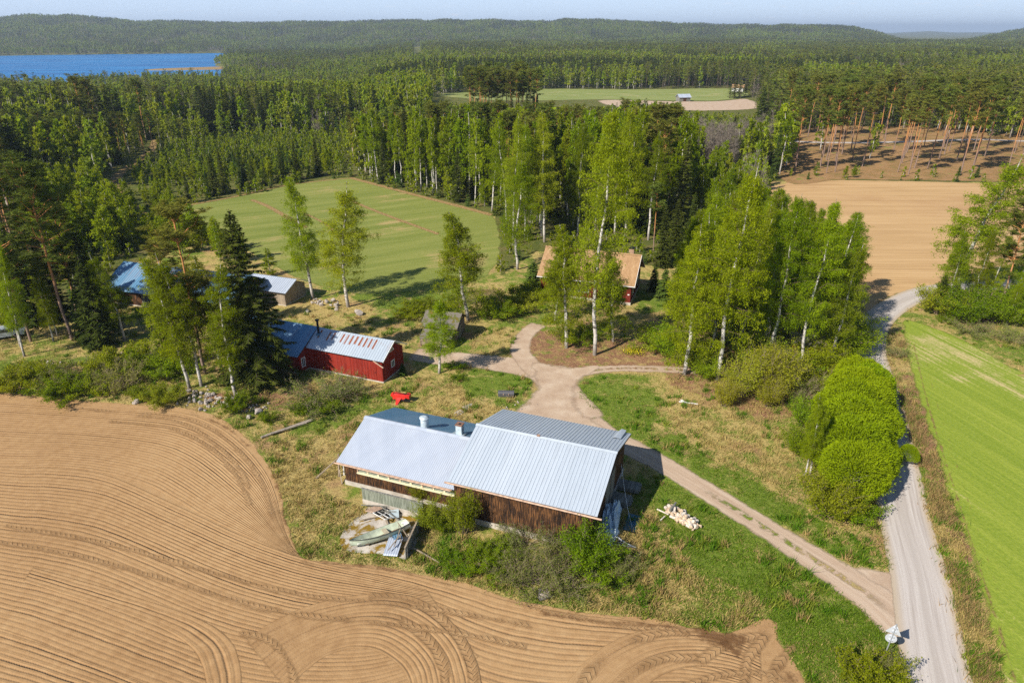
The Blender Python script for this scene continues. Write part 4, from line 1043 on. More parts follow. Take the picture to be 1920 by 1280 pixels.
board_stack(1160, 942, 1.9, 10, 8, R(-25), 'low stack of grey boards in the shade beside the crumpled tarpaulin')
board_stack(1178, 916, 1.9, 7, 8, R(-20), 'second stack of grey boards nearest the track behind the barn')
for k in range(6):
    q = at(1150+k*3, 1000+k*7); b = MB(); b.tube([(0,-1.1,.05),(0,1.1,.12+.1*k)], .025, 6); o = b.build('pipe', M['post']); o.location=(q[0],q[1],.1+.05*k); o.rotation_euler=(0,0,R(25+14*k))
    tag(o, 'thin metal rod in the tangle below the crumpled tarpaulin', 'rod', 'metal rods below the tarpaulin')
# rope from the gable to the ground
b = MB(); p0 = Vector(L2W(-.1,8.9,2.6)); p1 = Vector((*at(1186,994),.1)); pts = [p0.lerp(p1,t)+Vector((0,0,-.5*math.sin(math.pi*t))) for t in np.linspace(0,1,12)]
b.tube(pts, .018, 5); tag(b.build('rope', M['white']), 'thin pale rope sagging from the barn gable to the blue panel', 'rope')

# firewood heap
protoL = []
for k in range(5):
    rr = random.Random(k); b = MB(); L = .36+.1*rr.random(); rd = .11+.05*rr.random(); half = k in (1,3)
    n = 9; an = [math.pi*(i/(n-1)) if half else 2*math.pi*i/n for i in range(n)]
    poly = [(-L/2, rd*math.cos(a), rd*math.sin(a)) for a in an]
    b.extr(poly, (L,0,0)); me = b.mesh('log'); me.materials.append(M['birchlog' if k % 2 == 0 else 'woodend']); me.materials.append(M['woodend'])
    for p in me.polygons:
        if abs(p.normal.x) > .9: p.material_index = 1
    protoL.append(me)
hp = A2([(1252,955),(1262,960),(1275,968),(1284,978),(1292,985),(1300,990)])
rr = random.Random(11)
for k in range(78):
    t = rr.random(); c_ = np.array([np.interp(t*5, range(6), hp[:,0]), np.interp(t*5, range(6), hp[:,1])])
    sp = .62; x = c_[0]+rr.gauss(0,.35)*sp; y = c_[1]+rr.gauss(0,.5)*sp
    lay_ = max(0, .48*(1-np.hypot(x-c_[0], y-c_[1])/.85)); o = bpy.data.objects.new('log', protoL[k % 5]); COL.objects.link(o)
    o.location = (x, y, .1 + lay_*rr.random()); o.rotation_euler = (rr.random()*6, rr.uniform(-.4,.4), rr.random()*6.3)
    tag(o, 'short split birch log in the firewood heap right of the barn', 'log', 'logs in the firewood heap')
for (a, b_, r1, lab) in (((1232,957),(1253,968),.07,'pale birch pole lying from the firewood heap towards the barn'), ((1238,978),(1246,971),.06,'short white birch stick left of the firewood heap'), ((1256,970),(1284,982),.13,'thick white birch trunk lying along the firewood heap'), ((1255,966),(1266,952),.11,'dark log lying across the firewood heap')):
    p0, p1 = at(*a), at(*b_); z_ = .5 if 'across' in lab else .16
    mb = MB(); mb.tube([(p0[0],p0[1],z_),(p1[0],p1[1],z_+.05)], [r1,r1*.8], 9); tag(mb.build('log', M['greywood'] if 'dark' in lab else M['birchlog']), lab, 'log')

# pile of grey poles by the field corner
for k, (a, b_) in enumerate((((490,822),(585,788)), ((497,819),(590,787)), ((508,817),(575,797)), ((545,803),(587,790)))):
    p0, p1 = at(*a), at(*b_)
    mb = MB(); mb.tube([(p0[0],p0[1],.13+.12*(k==2)),(p1[0],p1[1],.16+.12*(k==2))], [.12,.09], 9); tag(mb.build('pole', M['pole']), 'long grey pole lying in the grass left of the barn', 'pole', 'poles piled left of the barn')
mb = MB(); p0, p1 = at(1273,754), at(1308,759); mb.bar((*p0,.1),(*p1,.12),.14,.06); tag(mb.build('plank', M['white']), 'white plank lying in dry grass right of the lawn', 'plank')
mb = MB(); p0, p1 = at(1277,752), at(1284,757); mb.bar((*p0,.16),(*p1,.18),.2,.08); tag(mb.build('plank', M['white']), 'short white board on the end of the white plank', 'plank')

# red implement
q = at(752, 752)
o = empty('farm_implement', (q[0],q[1],0), R(-12), 'bright red tractor implement lying in the grass behind the barn', 'farm machine'); o.scale = (.8,.8,.8)
b = MB(); b.extr([(-1.1,-.25,.35),(.5,-.25,.45),(.9,-.2,.9),(-1.0,-.2,1.0)], (0,.75,0)); b.add([(-1.0,-.3,1.0),(-1.0,.6,1.0),(-.75,.1,1.25),(.3,.1,1.1),(.9,-.25,.92),(.9,.6,.92)], [(0,4,3,2),(1,2,3,5),(0,2,1),(4,5,3)]); b.build('hood', M['red'], o)
b = MB(); b.extr([(-.55,-.3,.55),(.15,-.3,.6),(-.1,-1.1,.06),(-.35,-1.2,.05)], (.0,.16,.12)); b.build('discharge_chute', M['red'], o)
b = MB(); b.extr([(.75,-.35,.75),(1.3,-.3,.65),(1.25,-.3,1.05),(.8,-.35,1.1)], (0,.8,.05)); b.build('side_shield', M['red'], o)
b = MB(); b.extr([(-1.35,-.2,.7),(-1.0,-.2,.65),(-1.0,-.2,1.15),(-1.3,-.2,1.05)], (0,.5,0)); b.build('end_plate', M['red'], o)
b = MB(); b.bar((-.9,-.05,1.15),(1.2,.1,1.18),.08,.08); b.bar((.2,-.4,.4),(1.4,-.3,.35),.14,.14); b.build('drawbar', M['blackiron'], o)
for sx in (.45, -.75):
    b = MB(); b.tube([(sx,.15,.3),(sx+.0,.42,.3)], .3, 16); w = b.build('wheel', M['tyrerubber'], o)
    b = MB(); b.tube([(sx,.13,.3),(sx,.44,.3)], .14, 12); b.build('rim', M['white'], w)
# dark box with two latches
q = at(949, 742)
o = empty('storage_box', (q[0],q[1],0), R(-3), 'long dark grey storage box standing on the grass by the yard track', 'box')
b = MB(); b.box(-.85,-.32,.06,.85,.32,.42); b.build('body', M['box'], o)
b = MB(); b.add([(-.88,-.36,.421),(.88,-.36,.421),(.88,.36,.421),(-.88,.36,.421),(-.86,-.18,.6),(.86,-.18,.6),(.86,.18,.6),(-.86,.18,.6)], [(3,2,1,0),(4,5,6,7),(0,1,5,4),(1,2,6,5),(2,3,7,6),(3,0,4,7)]); b.build('lid', M['box'], o)
for x in (-.28,.28): MB().box(x-.03,-.375,.3,x+.03,-.362,.5).build('latch', M['fascia'], o)
[MB().box(x,-.3,0,x+.1,.3,.058).build('runner', M['greywood'], o) for x in (-.7,.6)]

# yield sign with round plate, seen from behind
q = at(1655, 1236)
o = empty('road_sign', (q[0],q[1],0), R(-22), 'back of bare metal road sign with triangle above round plate at the junction', 'sign')
b = MB(); b.tube([(0,0,0),(0,0,2.95)], .035, 10); b.build('post', M['post'], o)
def rounded(pts, r, k=4):
    out = []; n = len(pts)
    for i in range(n):
        p, a, c = Vector(pts[i]), Vector(pts[i-1]), Vector(pts[(i+1) % n])
        u, w = (a-p).normalized(), (c-p).normalized()
        for t in np.linspace(0,1,k): out.append(p + u*r*(1-t)**2 + w*r*t**2)
    return out
tri = rounded([(-.45,.05,2.15),(.45,.05,2.15),(0,.05,2.93)], .07)
tri = rounded([(-.45,.05,2.93),(.45,.05,2.93),(0,.05,2.15)], .07) if False else tri
b = MB(); b.extr(tri, (0,.02,0)); b.build('triangle_plate', M['sign'], o)
b = MB(); b.extr([(.33*math.cos(a),.05,1.76+.33*math.sin(a)) for a in np.linspace(0,2*math.pi,28,endpoint=False)], (0,.02,0)); b.build('round_plate', M['sign'], o)
for z in (2.3,2.6,1.62,1.9):
    b = MB(); b.box(-.12,-.045,z,.12,.048,z+.04); b.build('clamp', M['post'], o)
o.rotation_euler = (R(-3), R(4), R(-24))

# parked car under the trees at the left edge
q = at(14, 632)
o = empty('parked_car', (q[0],q[1],0), R(28), 'old silver car half hidden behind birch trunks at the left edge', 'car')
b = MB(); side = [(-2.0,0,.35),(2.0,0,.35),(2.05,0,.75),(1.2,0,.92),(.55,0,1.38),(-1.0,0,1.4),(-1.6,0,.98),(-2.05,0,.9)]
b.extr([(x,-.8,z) for x,_,z in side], (0,1.6,0)); b.build('body', M['car'], o)
for s in (-.812,.802): MB().extr([(-1.35,s,.95),(.95,s,.95),(.5,s,1.3),(-.95,s,1.32)], (0,.01,0)).build('side_window', M['glass'], o)
MB().extr([(1.16,-.65,.96),(1.16,.65,.96),(.58,.6,1.35),(.58,-.6,1.35)], (.025,0,.012)).build('windscreen', M['glass'], o)
for x in (-1.25,1.25):
    for s in (-.82,.64):
        b = MB(); b.tube([(x,s,.32),(x,s+.18,.32)], .32, 16); w = b.build('wheel', M['tyrerubber'], o); b = MB(); b.tube([(x,s-.01,.32),(x,s+.19,.32)], .18, 12); b.build('rim', M['zinc'], w)
for k in range(4):
    p0, p1 = at(2+k*3,622+k*2.5), at(28+k*2,630+k*2); mb = MB(); mb.tube([(*p0,.25+.07*k),(*p1,.2+.07*k)], [.08,.06], 7); tag(mb.build('pole', M['fascia']), 'pale pole lying beside the old silver car', 'pole', 'poles beside the silver car')

# stones
def stone_mesh(seed):
    import bmesh
    bm = bmesh.new(); bmesh.ops.create_icosphere(bm, subdivisions=2, radius=1.0); rr = np.random.default_rng(seed)
    cuts = [(rr.normal(size=3), .55+.35*rr.random()) for _ in range(9)]
    for v in bm.verts:
        p = np.array(v.co)
        for n_, d_ in cuts:
            n_ = n_/np.linalg.norm(n_); s_ = p@n_
            if s_ > d_: p = p - n_*(s_-d_)
        v.co = p + rr.normal(size=3)*.03
    me = bpy.data.meshes.new('stone'); bm.to_mesh(me); bm.free(); me.materials.append(M['stone']); return me
SM = [stone_mesh(k) for k in range(6)]
rr = random.Random(3)
def stones(path, n, spread, s0, s1, label, group):
    P_ = A2(path)
    for k in range(n):
        t = rr.random()*(len(P_)-1); i = int(t); f_ = t-i; j = min(i+1, len(P_)-1)
        x = P_[i][0]*(1-f_)+P_[j][0]*f_+rr.gauss(0,spread); y = P_[i][1]*(1-f_)+P_[j][1]*f_+rr.gauss(0,spread)
        s = s0+(s1-s0)*rr.random()**2; o = bpy.data.objects.new('stone', rr.choice(SM)); COL.objects.link(o)
        o.location = (x,y,s*.35); o.rotation_euler = (rr.random()*6,rr.random()*6,rr.random()*6); o.scale = (s,s*rr.uniform(.7,1),s*rr.uniform(.6,.9))
        tag(o, label, 'stone', group)
stones([(350,742),(380,748),(410,752),(425,758)], 60, .9, .14, .42, 'pale stone in the heap under the birch trunks at the field edge', 'stones heaped at the field edge')
stones([(455,772),(480,770),(495,762)], 26, .5, .1, .26, 'small reddish stone in the spill below the big spruce', 'stones below the big spruce')
stones([(580,568),(600,568),(640,573)], 22, .7, .2, .55, 'pale stone in the row below the pair of birches by the meadow', 'stones below the pair of birches')
stones([(215,660),(260,668),(300,675)], 14, .8, .15, .4, 'stone at the shrub border left of the spruce', 'stones in the shrub border')
stones([(60,690),(110,690)], 10, .6, .2, .45, 'stone in the low wall among shrubs at the left', 'stones among the left shrubs')
stones([(945,762),(975,766),(1000,762)], 16, .5, .06, .16, 'small pale stone in worn grass behind the barn', 'small stones behind the barn')
for px, py, s, lab in ((485,777,.62,'big rounded grey boulder at the field corner'), (467,785,.4,'flat pale stone left of the big rounded boulder'), (672,590,.75,'large grey boulder on the grass slope below the birches'), (577,585,.4,'dark stump like stone on the slope behind the red shed'), (255,756,.45,'pale boulder between two shrubs on the field edge'), (213,722,.5,'light boulder standing in front of the grey shrub'), (1018,1118,.6,'brown earthy boulder at the edge of the ploughed field')):
    q = at(px,py); o = bpy.data.objects.new('boulder', SM[int(px) % 6]); COL.objects.link(o); o.location=(q[0],q[1],s*.4); o.scale=(s,s*.8,s*.75); o.rotation_euler=(.2,.3,px); tag(o, lab, 'boulder')
# spoil ridge of sand behind the barn
P_ = spline(A2([(853,782),(862,772),(874,763),(884,757)]), .12); n=len(P_); V=[];F=[]
for i,p in enumerate(P_):
    wd=.45*math.sin(math.pi*min(1,(i+1)/(n))*.98)+.12
    for j,a in enumerate(np.linspace(-1,1,9)):
        V.append((p[0]+a*wd+.1*random.random(), p[1]+.08*random.random(), -.02+max(0,(1-a*a))*.2*(wd/.5)*(.7+.6*random.random())))
for i in range(n-1):
    for j in range(8): F.append((i*9+j,(i+1)*9+j,(i+1)*9+j+1,i*9+j+1))
b=MB(); b.add(V,F,0,True); tag(b.build('sand_ridge', M['slab']), 'narrow ridge of pale sand and rubble behind the barn', 'sand heap')
# ------------------------------------------------------------------ plants: archetypes
def tubes_np(paths, radii, k=5):
    """many tapered tubes at once: paths (b,n,3), radii (b,n)"""
    paths = np.asarray(paths, float); b, n, _ = paths.shape
    d = np.gradient(paths, axis=1); d /= np.linalg.norm(d, axis=2, keepdims=True) + 1e-9
    ref = np.where(np.abs(d[..., 2:3]) < .9, np.array([0,0,1.]), np.array([1.,0,0]))
    r = np.cross(d, ref); r /= np.linalg.norm(r, axis=2, keepdims=True) + 1e-9
    q = np.cross(r, d)
    an = np.arange(k)*2*math.pi/k
    V = paths[:,:,None] + (r[:,:,None]*np.cos(an)[:,None] + q[:,:,None]*np.sin(an)[:,None])*np.asarray(radii)[:,:,None,None]
    idx = np.arange(b*n*k).reshape(b, n, k)
    a = idx[:, :-1]; c = idx[:, 1:]
    F = np.stack([a, np.roll(a, -1, 2), np.roll(c, -1, 2), c], -1).reshape(-1, 4)
    return V.reshape(-1, 3), F
def tris(c, e1, e2):
    """triangles around centres c with edge vectors e1, e2"""
    V = np.stack([c - e1*.5 - e2*.33, c + e1*.5 - e2*.33, c + e2*.67], 1).reshape(-1, 3)
    return V, np.arange(len(V)).reshape(-1, 3)
def rvec(g, n):
    v = g.normal(size=(n, 3)); return v/np.linalg.norm(v, axis=1, keepdims=True)
def cat_tubes(*ts):
    V, F, o = [], [], 0
    for v, f in ts: V.append(v); F.append(f+o); o += len(v)
    return np.vstack(V), np.vstack(F)
def leaf_mesh(name, V, F, g, mat, clump=None, amp=.35):
    me = np_mesh(name, V, F, 3)
    t = np.clip((g.random(len(F)) if clump is None else amp*g.random(len(F)) + (1-amp)*clump), 0, 1)
    vattr(me, 'tint', t, 'FACE'); me.materials.append(M[mat]); return me
def wood_mesh(name, V, F, mat):
    me = np_mesh(name, V, F, 4, True); me.materials.append(M[mat]); return me
def branches(g, starts, az, el, L, n=5, droop=.25, up=0.0):
    """curved branch centre lines"""
    s = np.linspace(0, 1, n)[None, :, None]
    d = np.stack([np.sin(az)*np.cos(el), np.cos(az)*np.cos(el), np.sin(el)], 1)[:, None]
    P = starts[:, None] + d*s*L[:, None, None]
    P[..., 2] += (-droop*s[..., 0]**2 + up*s[..., 0]**2)*L[:, None]
    P += g.normal(size=P.shape)*s*.05*L[:, None, None]
    return P
def along(P, t):
    """points at parameter t (0..1) of each path row: P (m,n,3), t (m,)"""
    n = P.shape[1]; q = t*(n-1); i = np.minimum(q.astype(int), n-2); f = (q-i)[:, None]
    r = np.arange(len(P)); return P[r, i]*(1-f) + P[r, i+1]*f
def trunk_path(g, h, n=10, wob=.02, bend=.0):
    z = np.linspace(0, h, n); a = np.cumsum(g.normal(size=(n, 2)), 0)*wob*h/n*1.2
    a -= a[0]; bd = g.normal(size=2)*bend*h
    return np.stack([a[:,0]+bd[0]*(z/h)**2, a[:,1]+bd[1]*(z/h)**2, z-.25*(z == 0)], 1)

def birch(seed, h=18., rmax=2.8, base=.22, nb=70, nleaf=9000, size=.17, mat='birchleaf', lod=0, sparse=0.0, stems=1, bark='birchbark', taper=1.0):
    g = np.random.default_rng(seed); TV, BV, LV, CL = [], [], [], []
    for s_ in range(stems):
        tp = trunk_path(g, h*(1-.12*s_), 12, .06, .03 if stems == 1 else .09); r0 = h*.0075 + .03
        TV.append(tubes_np(tp[None], (r0*(1-np.linspace(0,1,12))**.8*.95+.012)[None], 6 if lod else 8))
        t = np.sort(base + (1-base)*g.random(nb)**.9*.985); starts = along(np.repeat(tp[None], nb, 0), t)
        az = np.arange(nb)*2.4 + g.normal(size=nb)*.5
        u = (t-base)/(1-base); prof = np.where(u < .35, .55+.45*np.sqrt(u/.35), 1-(np.clip(u-.35,0,1)/.65)**1.5*.86)
        L = rmax*prof*g.uniform(.6, 1.15, nb)*taper; el = np.radians(28+38*u+g.normal(size=nb)*9)
        P = branches(g, starts, az, el, L*1.12, 6, .38)
        BV.append(tubes_np(P, (L[:,None]*.0075+.004)*(1-.85*np.linspace(0,1,6))[None], 3 if lod else 4))
        # second order twigs
        nt = 5 if not lod else 3
        bi = np.repeat(np.arange(nb), nt); tt = g.uniform(.25, .95, len(bi))
        st2 = along(P[bi], tt); a2 = az[bi] + g.choice([-1,1], len(bi))*g.uniform(.5, 1.2, len(bi))
        L2 = L[bi]*(1-tt*.7)*g.uniform(.35, .7, len(bi)); P2 = branches(g, st2, a2, el[bi]*.5+g.normal(size=len(bi))*.25, L2, 4, .45)
        if not lod: BV.append(tubes_np(P2, (.008*(1-.8*np.linspace(0,1,4)))[None]*np.ones((len(bi),1)), 3))
        allP = np.concatenate([np.repeat(P[:, [0,1,3,5]], 2, 0), P2]); w = np.concatenate([np.repeat(L, 2)*.5, L2]); w[g.random(len(w)) < sparse] = 0
        per = 13 if not lod else 8; ns = max(8, nleaf//stems//per); cs = g.choice(len(allP), ns, p=w/w.sum()); tv = g.beta(2.2, 1.1, ns)
        # hanging strands of small leaves, the way birches carry them
        s0 = along(allP[cs], tv) + g.normal(size=(ns, 3))*np.array([.13,.13,.08]); ch = np.repeat(cs, per); sl_ = np.repeat(g.gamma(2.2, .30 if h > 10 else .14, ns), per)
        c = np.repeat(s0, per, 0) + g.normal(size=(len(ch), 3))*np.array([.085,.085,.05]); c[:,2] -= sl_*g.random(len(ch)); c[:,:2] += (g.normal(size=(ns,2))*.1).repeat(per, 0)*sl_[:,None]
        LV.append(c); CL.append(g.random(len(allP))[ch])
    c = np.vstack(LV); cl = np.concatenate(CL); n = len(c); sz = size*g.uniform(.6, 1.35, n)[:, None]
    a = rvec(g, n); b_ = rvec(g, n)*np.array([.6,.6,1.0]); b_[:,2] -= .35
    V, F = tris(c, a*sz, b_*sz*1.25)
    tv_, tf_ = cat_tubes(*TV); tw = wood_mesh('trunk', *cat_tubes((tv_, tf_), *BV), bark); tw.materials.append(M['birchtwig'])
    tw.polygons.foreach_set('material_index', (np.arange(len(tw.polygons)) >= len(tf_)).astype(np.int32))
    return tw, leaf_mesh('crown', V, F, g, mat, cl)

def spruce(seed, h=16., rbase=2.6, base=.05, dens=1.0, lod=0, mat='needle', gap=.45, droop=.3):
    g = np.random.default_rng(seed); tp = trunk_path(g, h, 8, .01)
    TV = [tubes_np(tp[None], (h*.0095*(1-np.linspace(0,1,8))+.012)[None], 6)]
    z = []; q = base*h
    while q < h*.985: z.append(q); q += gap*g.uniform(.7, 1.3)*(1 if q < h*.8 else .6)
    Z, AZ, LL = [], [], []
    for k, zz in enumerate(z):
        u = (zz-base*h)/(h*(1-base)); m = int(g.integers(6, 9)) if u < .85 else 5
        Z += [zz + g.normal()*.08 for _ in range(m)]; AZ += list(k*1.1 + np.arange(m)*2*math.pi/m + g.normal(size=m)*.25)
        LL += list((rbase*(1-u)**.82*(.75 if u < .06 else 1)+.12)*g.uniform(.72, 1.15, m))
    Z, AZ, LL = map(np.array, (Z, AZ, LL)); nb = len(Z)
    st = along(np.repeat(tp[None], nb, 0), np.clip(Z/h, 0, 1)); u = np.clip((Z/h-base)/(1-base), 0, 1)
    P = branches(g, st, AZ, np.radians(-18+62*u**1.6), LL, 6, droop*.9, .0); P[..., 2] += .18*LL[:,None]*np.linspace(0,1,6)[None]**4
    TV.append(tubes_np(P, (.012+.006*LL[:,None])*(1-.8*np.linspace(0,1,6))[None], 3))
    per = (26 if lod == 0 else 9 if lod == 1 else 4)*dens
    cnt = np.maximum(3, (LL*per).astype(int)); bi = np.repeat(np.arange(nb), cnt); n = len(bi)
    t = g.random(n)**.75; c = along(P[bi], t); sd = g.choice([-1, 1], n)
    a = AZ[bi] + sd*np.radians(g.uniform(20, 75, n)); ln = (.22+.42*LL[bi]*(1-t)**.6*.8)*g.uniform(.6, 1.2, n)*(1.0 if lod == 0 else 1.25)
    d = np.stack([np.sin(a), np.cos(a), -.25-.35*g.random(n)*(1-u[bi])], 1); d /= np.linalg.norm(d, axis=1, keepdims=True)
    wd = (.10 if lod == 0 else .2 if lod == 1 else .34)*g.uniform(.7, 1.4, n); s_ = np.cross(d, np.array([0,0,1.])); s_ /= np.linalg.norm(s_, axis=1, keepdims=True); s_ += rvec(g, n)*.6
    V, F = tris(c + d*ln[:,None]*.4, s_*wd[:,None], d*ln[:,None])
    # hanging sprays under the branches
    m = n//2; k = g.integers(0, n, m); d2 = np.stack([g.normal(size=m)*.25, g.normal(size=m)*.25, -np.ones(m)], 1)
    V2, F2 = tris(c[k] + d2*.12, rvec(g, m)*np.array([1,1,.2])*wd[k][:,None]*1.6, d2*(.18+.22*g.random(m))[:,None]*(1 if h > 9 else .6))
    V = np.vstack([V, V2]); F = np.arange(len(V)).reshape(-1,3); cl = np.concatenate([g.random(nb)[bi], g.random(nb)[bi[k]]])
    return wood_mesh('trunk', *cat_tubes(*TV), 'sprucebark'), leaf_mesh('crown', V, F, g, mat, cl)

def pine(seed, h=21., base=.52, rmax=2.9, nb=34, clumps=9, per=34, lod=0, dead=6):
    g = np.random.default_rng(seed); tp = trunk_path(g, h, 12, .03, .015)
    TV = [tubes_np(tp[None], (h*(.0078 if lod < 2 else .005)*(1-np.linspace(0,1,12)**1.2*.85)+.01)[None], 7 if not lod else 5)]
    t = base + (1-base)*np.sort(g.random(nb))*.98; u = (t-base)/(1-base)
    prof = np.where(u < .4, .6+.4*u/.4, np.sqrt(np.clip(1-((u-.4)/.62)**2, 0, 1))*.85+.15)
    L = rmax*prof*g.uniform(.6, 1.15, nb); az = np.arange(nb)*2.4+g.normal(size=nb)*.4
    P = branches(g, along(np.repeat(tp[None], nb, 0), t), az, np.radians(5+45*u+g.normal(size=nb)*10), L, 6, .1, .28)
    TV.append(tubes_np(P, (.02+.014*L[:,None])*(1-.85*np.linspace(0,1,6))[None], 4))
    if dead:
        td = g.uniform(.25, base, dead); Pd = branches(g, along(np.repeat(tp[None], dead, 0), td), g.random(dead)*6.3, np.radians(g.uniform(-10,25,dead)), g.uniform(.6,1.6,dead), 4, .2)
        TV.append(tubes_np(Pd, (.022*(1-.8*np.linspace(0,1,4)))[None]*np.ones((dead,1)), 3))
    bi = np.repeat(np.arange(nb), clumps); n = len(bi); tt = g.uniform(.35, 1.02, n)
    cc = along(P[bi], np.clip(tt,0,1)) + g.normal(size=(n,3))*np.array([.28,.28,.14])*np.minimum(1, L[bi]/2)[:,None]; cc[:,2] += .1
    k = np.repeat(np.arange(n), per); m = len(k)
    d = rvec(g, m); d[:,2] = np.abs(d[:,2])*.8 - .12; ln = (.34 if lod == 0 else .5)*g.uniform(.6, 1.3, m)*np.minimum(1, .5+L[bi][k]/3)
    wd = (.075 if lod == 0 else .17 if lod == 1 else .3)*g.uniform(.7, 1.3, m); s_ = np.cross(d, rvec(g, m))
    V, F = tris(cc[k] + d*ln[:,None]*.75, s_*wd[:,None], d*ln[:,None]*1.3)
    return wood_mesh('trunk', *cat_tubes(*TV), 'pinebark' if lod < 2 else 'sprucebark'), leaf_mesh('crown', V, F, g, 'pineneedle', g.random(n)[k])

def bare(seed, h=14., rmax=2.2, base=.3, nb=50, ntw=1600, lod=0, mat='twig', wd=.03, bark='greybark'):
    g = np.random.default_rng(seed); tp = trunk_path(g, h, 10, .05, .02)
    TV = [tubes_np(tp[None], (h*.0065*(1-np.linspace(0,1,10))**.9+.01)[None], 6)]
    t = base+(1-base)*np.sort(g.random(nb))*.98; u = (t-base)/(1-base); L = rmax*(1-.75*u**1.6)*g.uniform(.6,1.15,nb); az = np.arange(nb)*2.4
    P = branches(g, along(np.repeat(tp[None],nb,0),t), az, np.radians(40+30*u+g.normal(size=nb)*8), L, 5, .1, .1)
    TV.append(tubes_np(P, (.01+.009*L[:,None])*(1-.8*np.linspace(0,1,5))[None], 3))
    bi = g.choice(nb, ntw, p=L/L.sum()); tt = g.beta(1.8,1.2,ntw); c = along(P[bi],tt); d = np.stack([np.sin(az[bi]),np.cos(az[bi]),np.full(ntw,.9)],1)+rvec(g,ntw)*.9
    d /= np.linalg.norm(d,axis=1,keepdims=True); ln = g.uniform(.4,1.1,ntw); s_ = np.cross(d, rvec(g,ntw))
    V, F = tris(c+d*ln[:,None]*.5, s_*(wd*g.uniform(.7,1.4,ntw))[:,None], d*ln[:,None]*1.4)
    me = np_mesh('crown', V, F, 3); me.materials.append(M[mat]); vattr(me,'tint',g.random(len(F)),'FACE')
    return wood_mesh('trunk', *cat_tubes(*TV), bark), me

def bush(seed, h=2.4, r=1.6, nst=22, nleaf=3500, size=.13, mat='bushleaf', twiggy=0, bark='redtwig', spread=1.0, upright=0.0, fill=.35):
    g = np.random.default_rng(seed)
    az = g.random(nst)*6.283; sp = np.sqrt(g.random(nst)); el = np.radians(90-(58*(1-upright)+8)*sp*spread)
    hh = h*np.sqrt(np.clip(1-.55*sp**2, .1, 1))*g.uniform(.75, 1.1, nst); L = hh/np.maximum(np.sin(el), .35)
    st = np.stack([np.sin(az)*sp*r*.25, np.cos(az)*sp*r*.25, np.full(nst, -.05)], 1)
    P = branches(g, st, az, el, np.minimum(L, h*1.25), 6, .12)
    TV = [tubes_np(P, (.03*h/2.4*(1-.85*np.linspace(0,1,6)))[None]*np.ones((nst,1)), 4)]
    nt = 7; bi = np.repeat(np.arange(nst), nt); tt = g.uniform(.2, .98, len(bi)); a2 = az[bi]+g.normal(size=len(bi))*1.1
    L2 = h*.3*g.uniform(.5,1.2,len(bi)); P2 = branches(g, along(P[bi],tt), a2, np.radians(g.uniform(10,70,len(bi))), L2, 4, .15)
    TV.append(tubes_np(P2, (.010*(1-.7*np.linspace(0,1,4)))[None]*np.ones((len(bi),1)), 3))
    if twiggy:
        k = g.integers(0, len(P2), twiggy); P3 = branches(g, along(P2[k], g.uniform(.2,1,twiggy)), g.random(twiggy)*6.28, np.radians(g.uniform(20,85,twiggy)), h*.16*g.uniform(.5,1.3,twiggy), 3, .0)
        TV.append(tubes_np(P3, (.007*(1-.6*np.linspace(0,1,3)))[None]*np.ones((twiggy,1)), 3))
    k = g.integers(0, len(P2), nleaf); c = along(P2[k], g.beta(1.6,1.1,nleaf)) + g.normal(size=(nleaf,3))*h*.045
    m = int(nleaf*fill); kk = g.integers(0, nst, m); c[:m] = along(P[kk], g.uniform(.35,1,m)) + g.normal(size=(m,3))*h*.07
    c[:,2] = np.maximum(c[:,2], .06)
    sz = size*g.uniform(.6,1.4,nleaf)[:,None]; V, F = tris(c, rvec(g,nleaf)*sz, rvec(g,nleaf)*sz*1.2)
    return wood_mesh('stem', *cat_tubes(*TV), bark), leaf_mesh('foliage', V, F, g, mat, g.random(len(P2))[k])

def dome(seed, r=3.0, h=5.2, nleaf=26000, size=.13):
    """round-headed willow: dense shell of small leaves over a short trunk"""
    g = np.random.default_rng(seed)
    d = rvec(g, nleaf); d[:,2] = np.abs(d[:,2])*1.25 - .32; d /= np.linalg.norm(d,axis=1,keepdims=True)
    cen = rvec(g, 60); cen[:,2] = np.abs(cen[:,2])-.2; cen /= np.linalg.norm(cen,axis=1,keepdims=True)
    dot = d@cen.T; ci = dot.argmax(1); near = dot.max(1)
    lump = .75 + .28*np.clip((near-.90)/.10, 0, 1)**.7
    bd_ = rvec(g, 9); lump = lump*(1 + ((np.exp(5*(d@bd_.T-1)))*g.uniform(-.16, .22, 9)[None]).sum(1))
    depth = g.random(nleaf)**3*.28
    rad = lump*(1-depth) + (g.random(nleaf) < .12)*g.exponential(.045, nleaf)
    c = d*rad[:,None]*np.array([r, r, h*.52]); c[:,2] += h*.50
    sz = size*g.uniform(.7,1.3,nleaf)[:,None]
    a = np.cross(d, rvec(g,nleaf)); a /= np.linalg.norm(a,axis=1,keepdims=True); b_ = d*.75 + rvec(g,nleaf)*.55
    V, F = tris(c, a*sz*.8, b_*sz*1.6)
    tp = trunk_path(g, h*.5, 6, .02); nb = 16
    P = branches(g, along(np.repeat(tp[None],nb,0), g.uniform(.3,.9,nb)), np.arange(nb)*2.4, np.radians(g.uniform(15,70,nb)), r*g.uniform(.6,.85,nb), 5, .0)
    return wood_mesh('trunk', *cat_tubes(tubes_np(tp[None], np.linspace(.22,.12,6)[None], 8), tubes_np(P, (.06*(1-.8*np.linspace(0,1,5)))[None]*np.ones((nb,1)), 4)), 'greybark'), leaf_mesh('crown', V, F, g, 'willowleaf', g.random(60)[ci]*.6+.2)

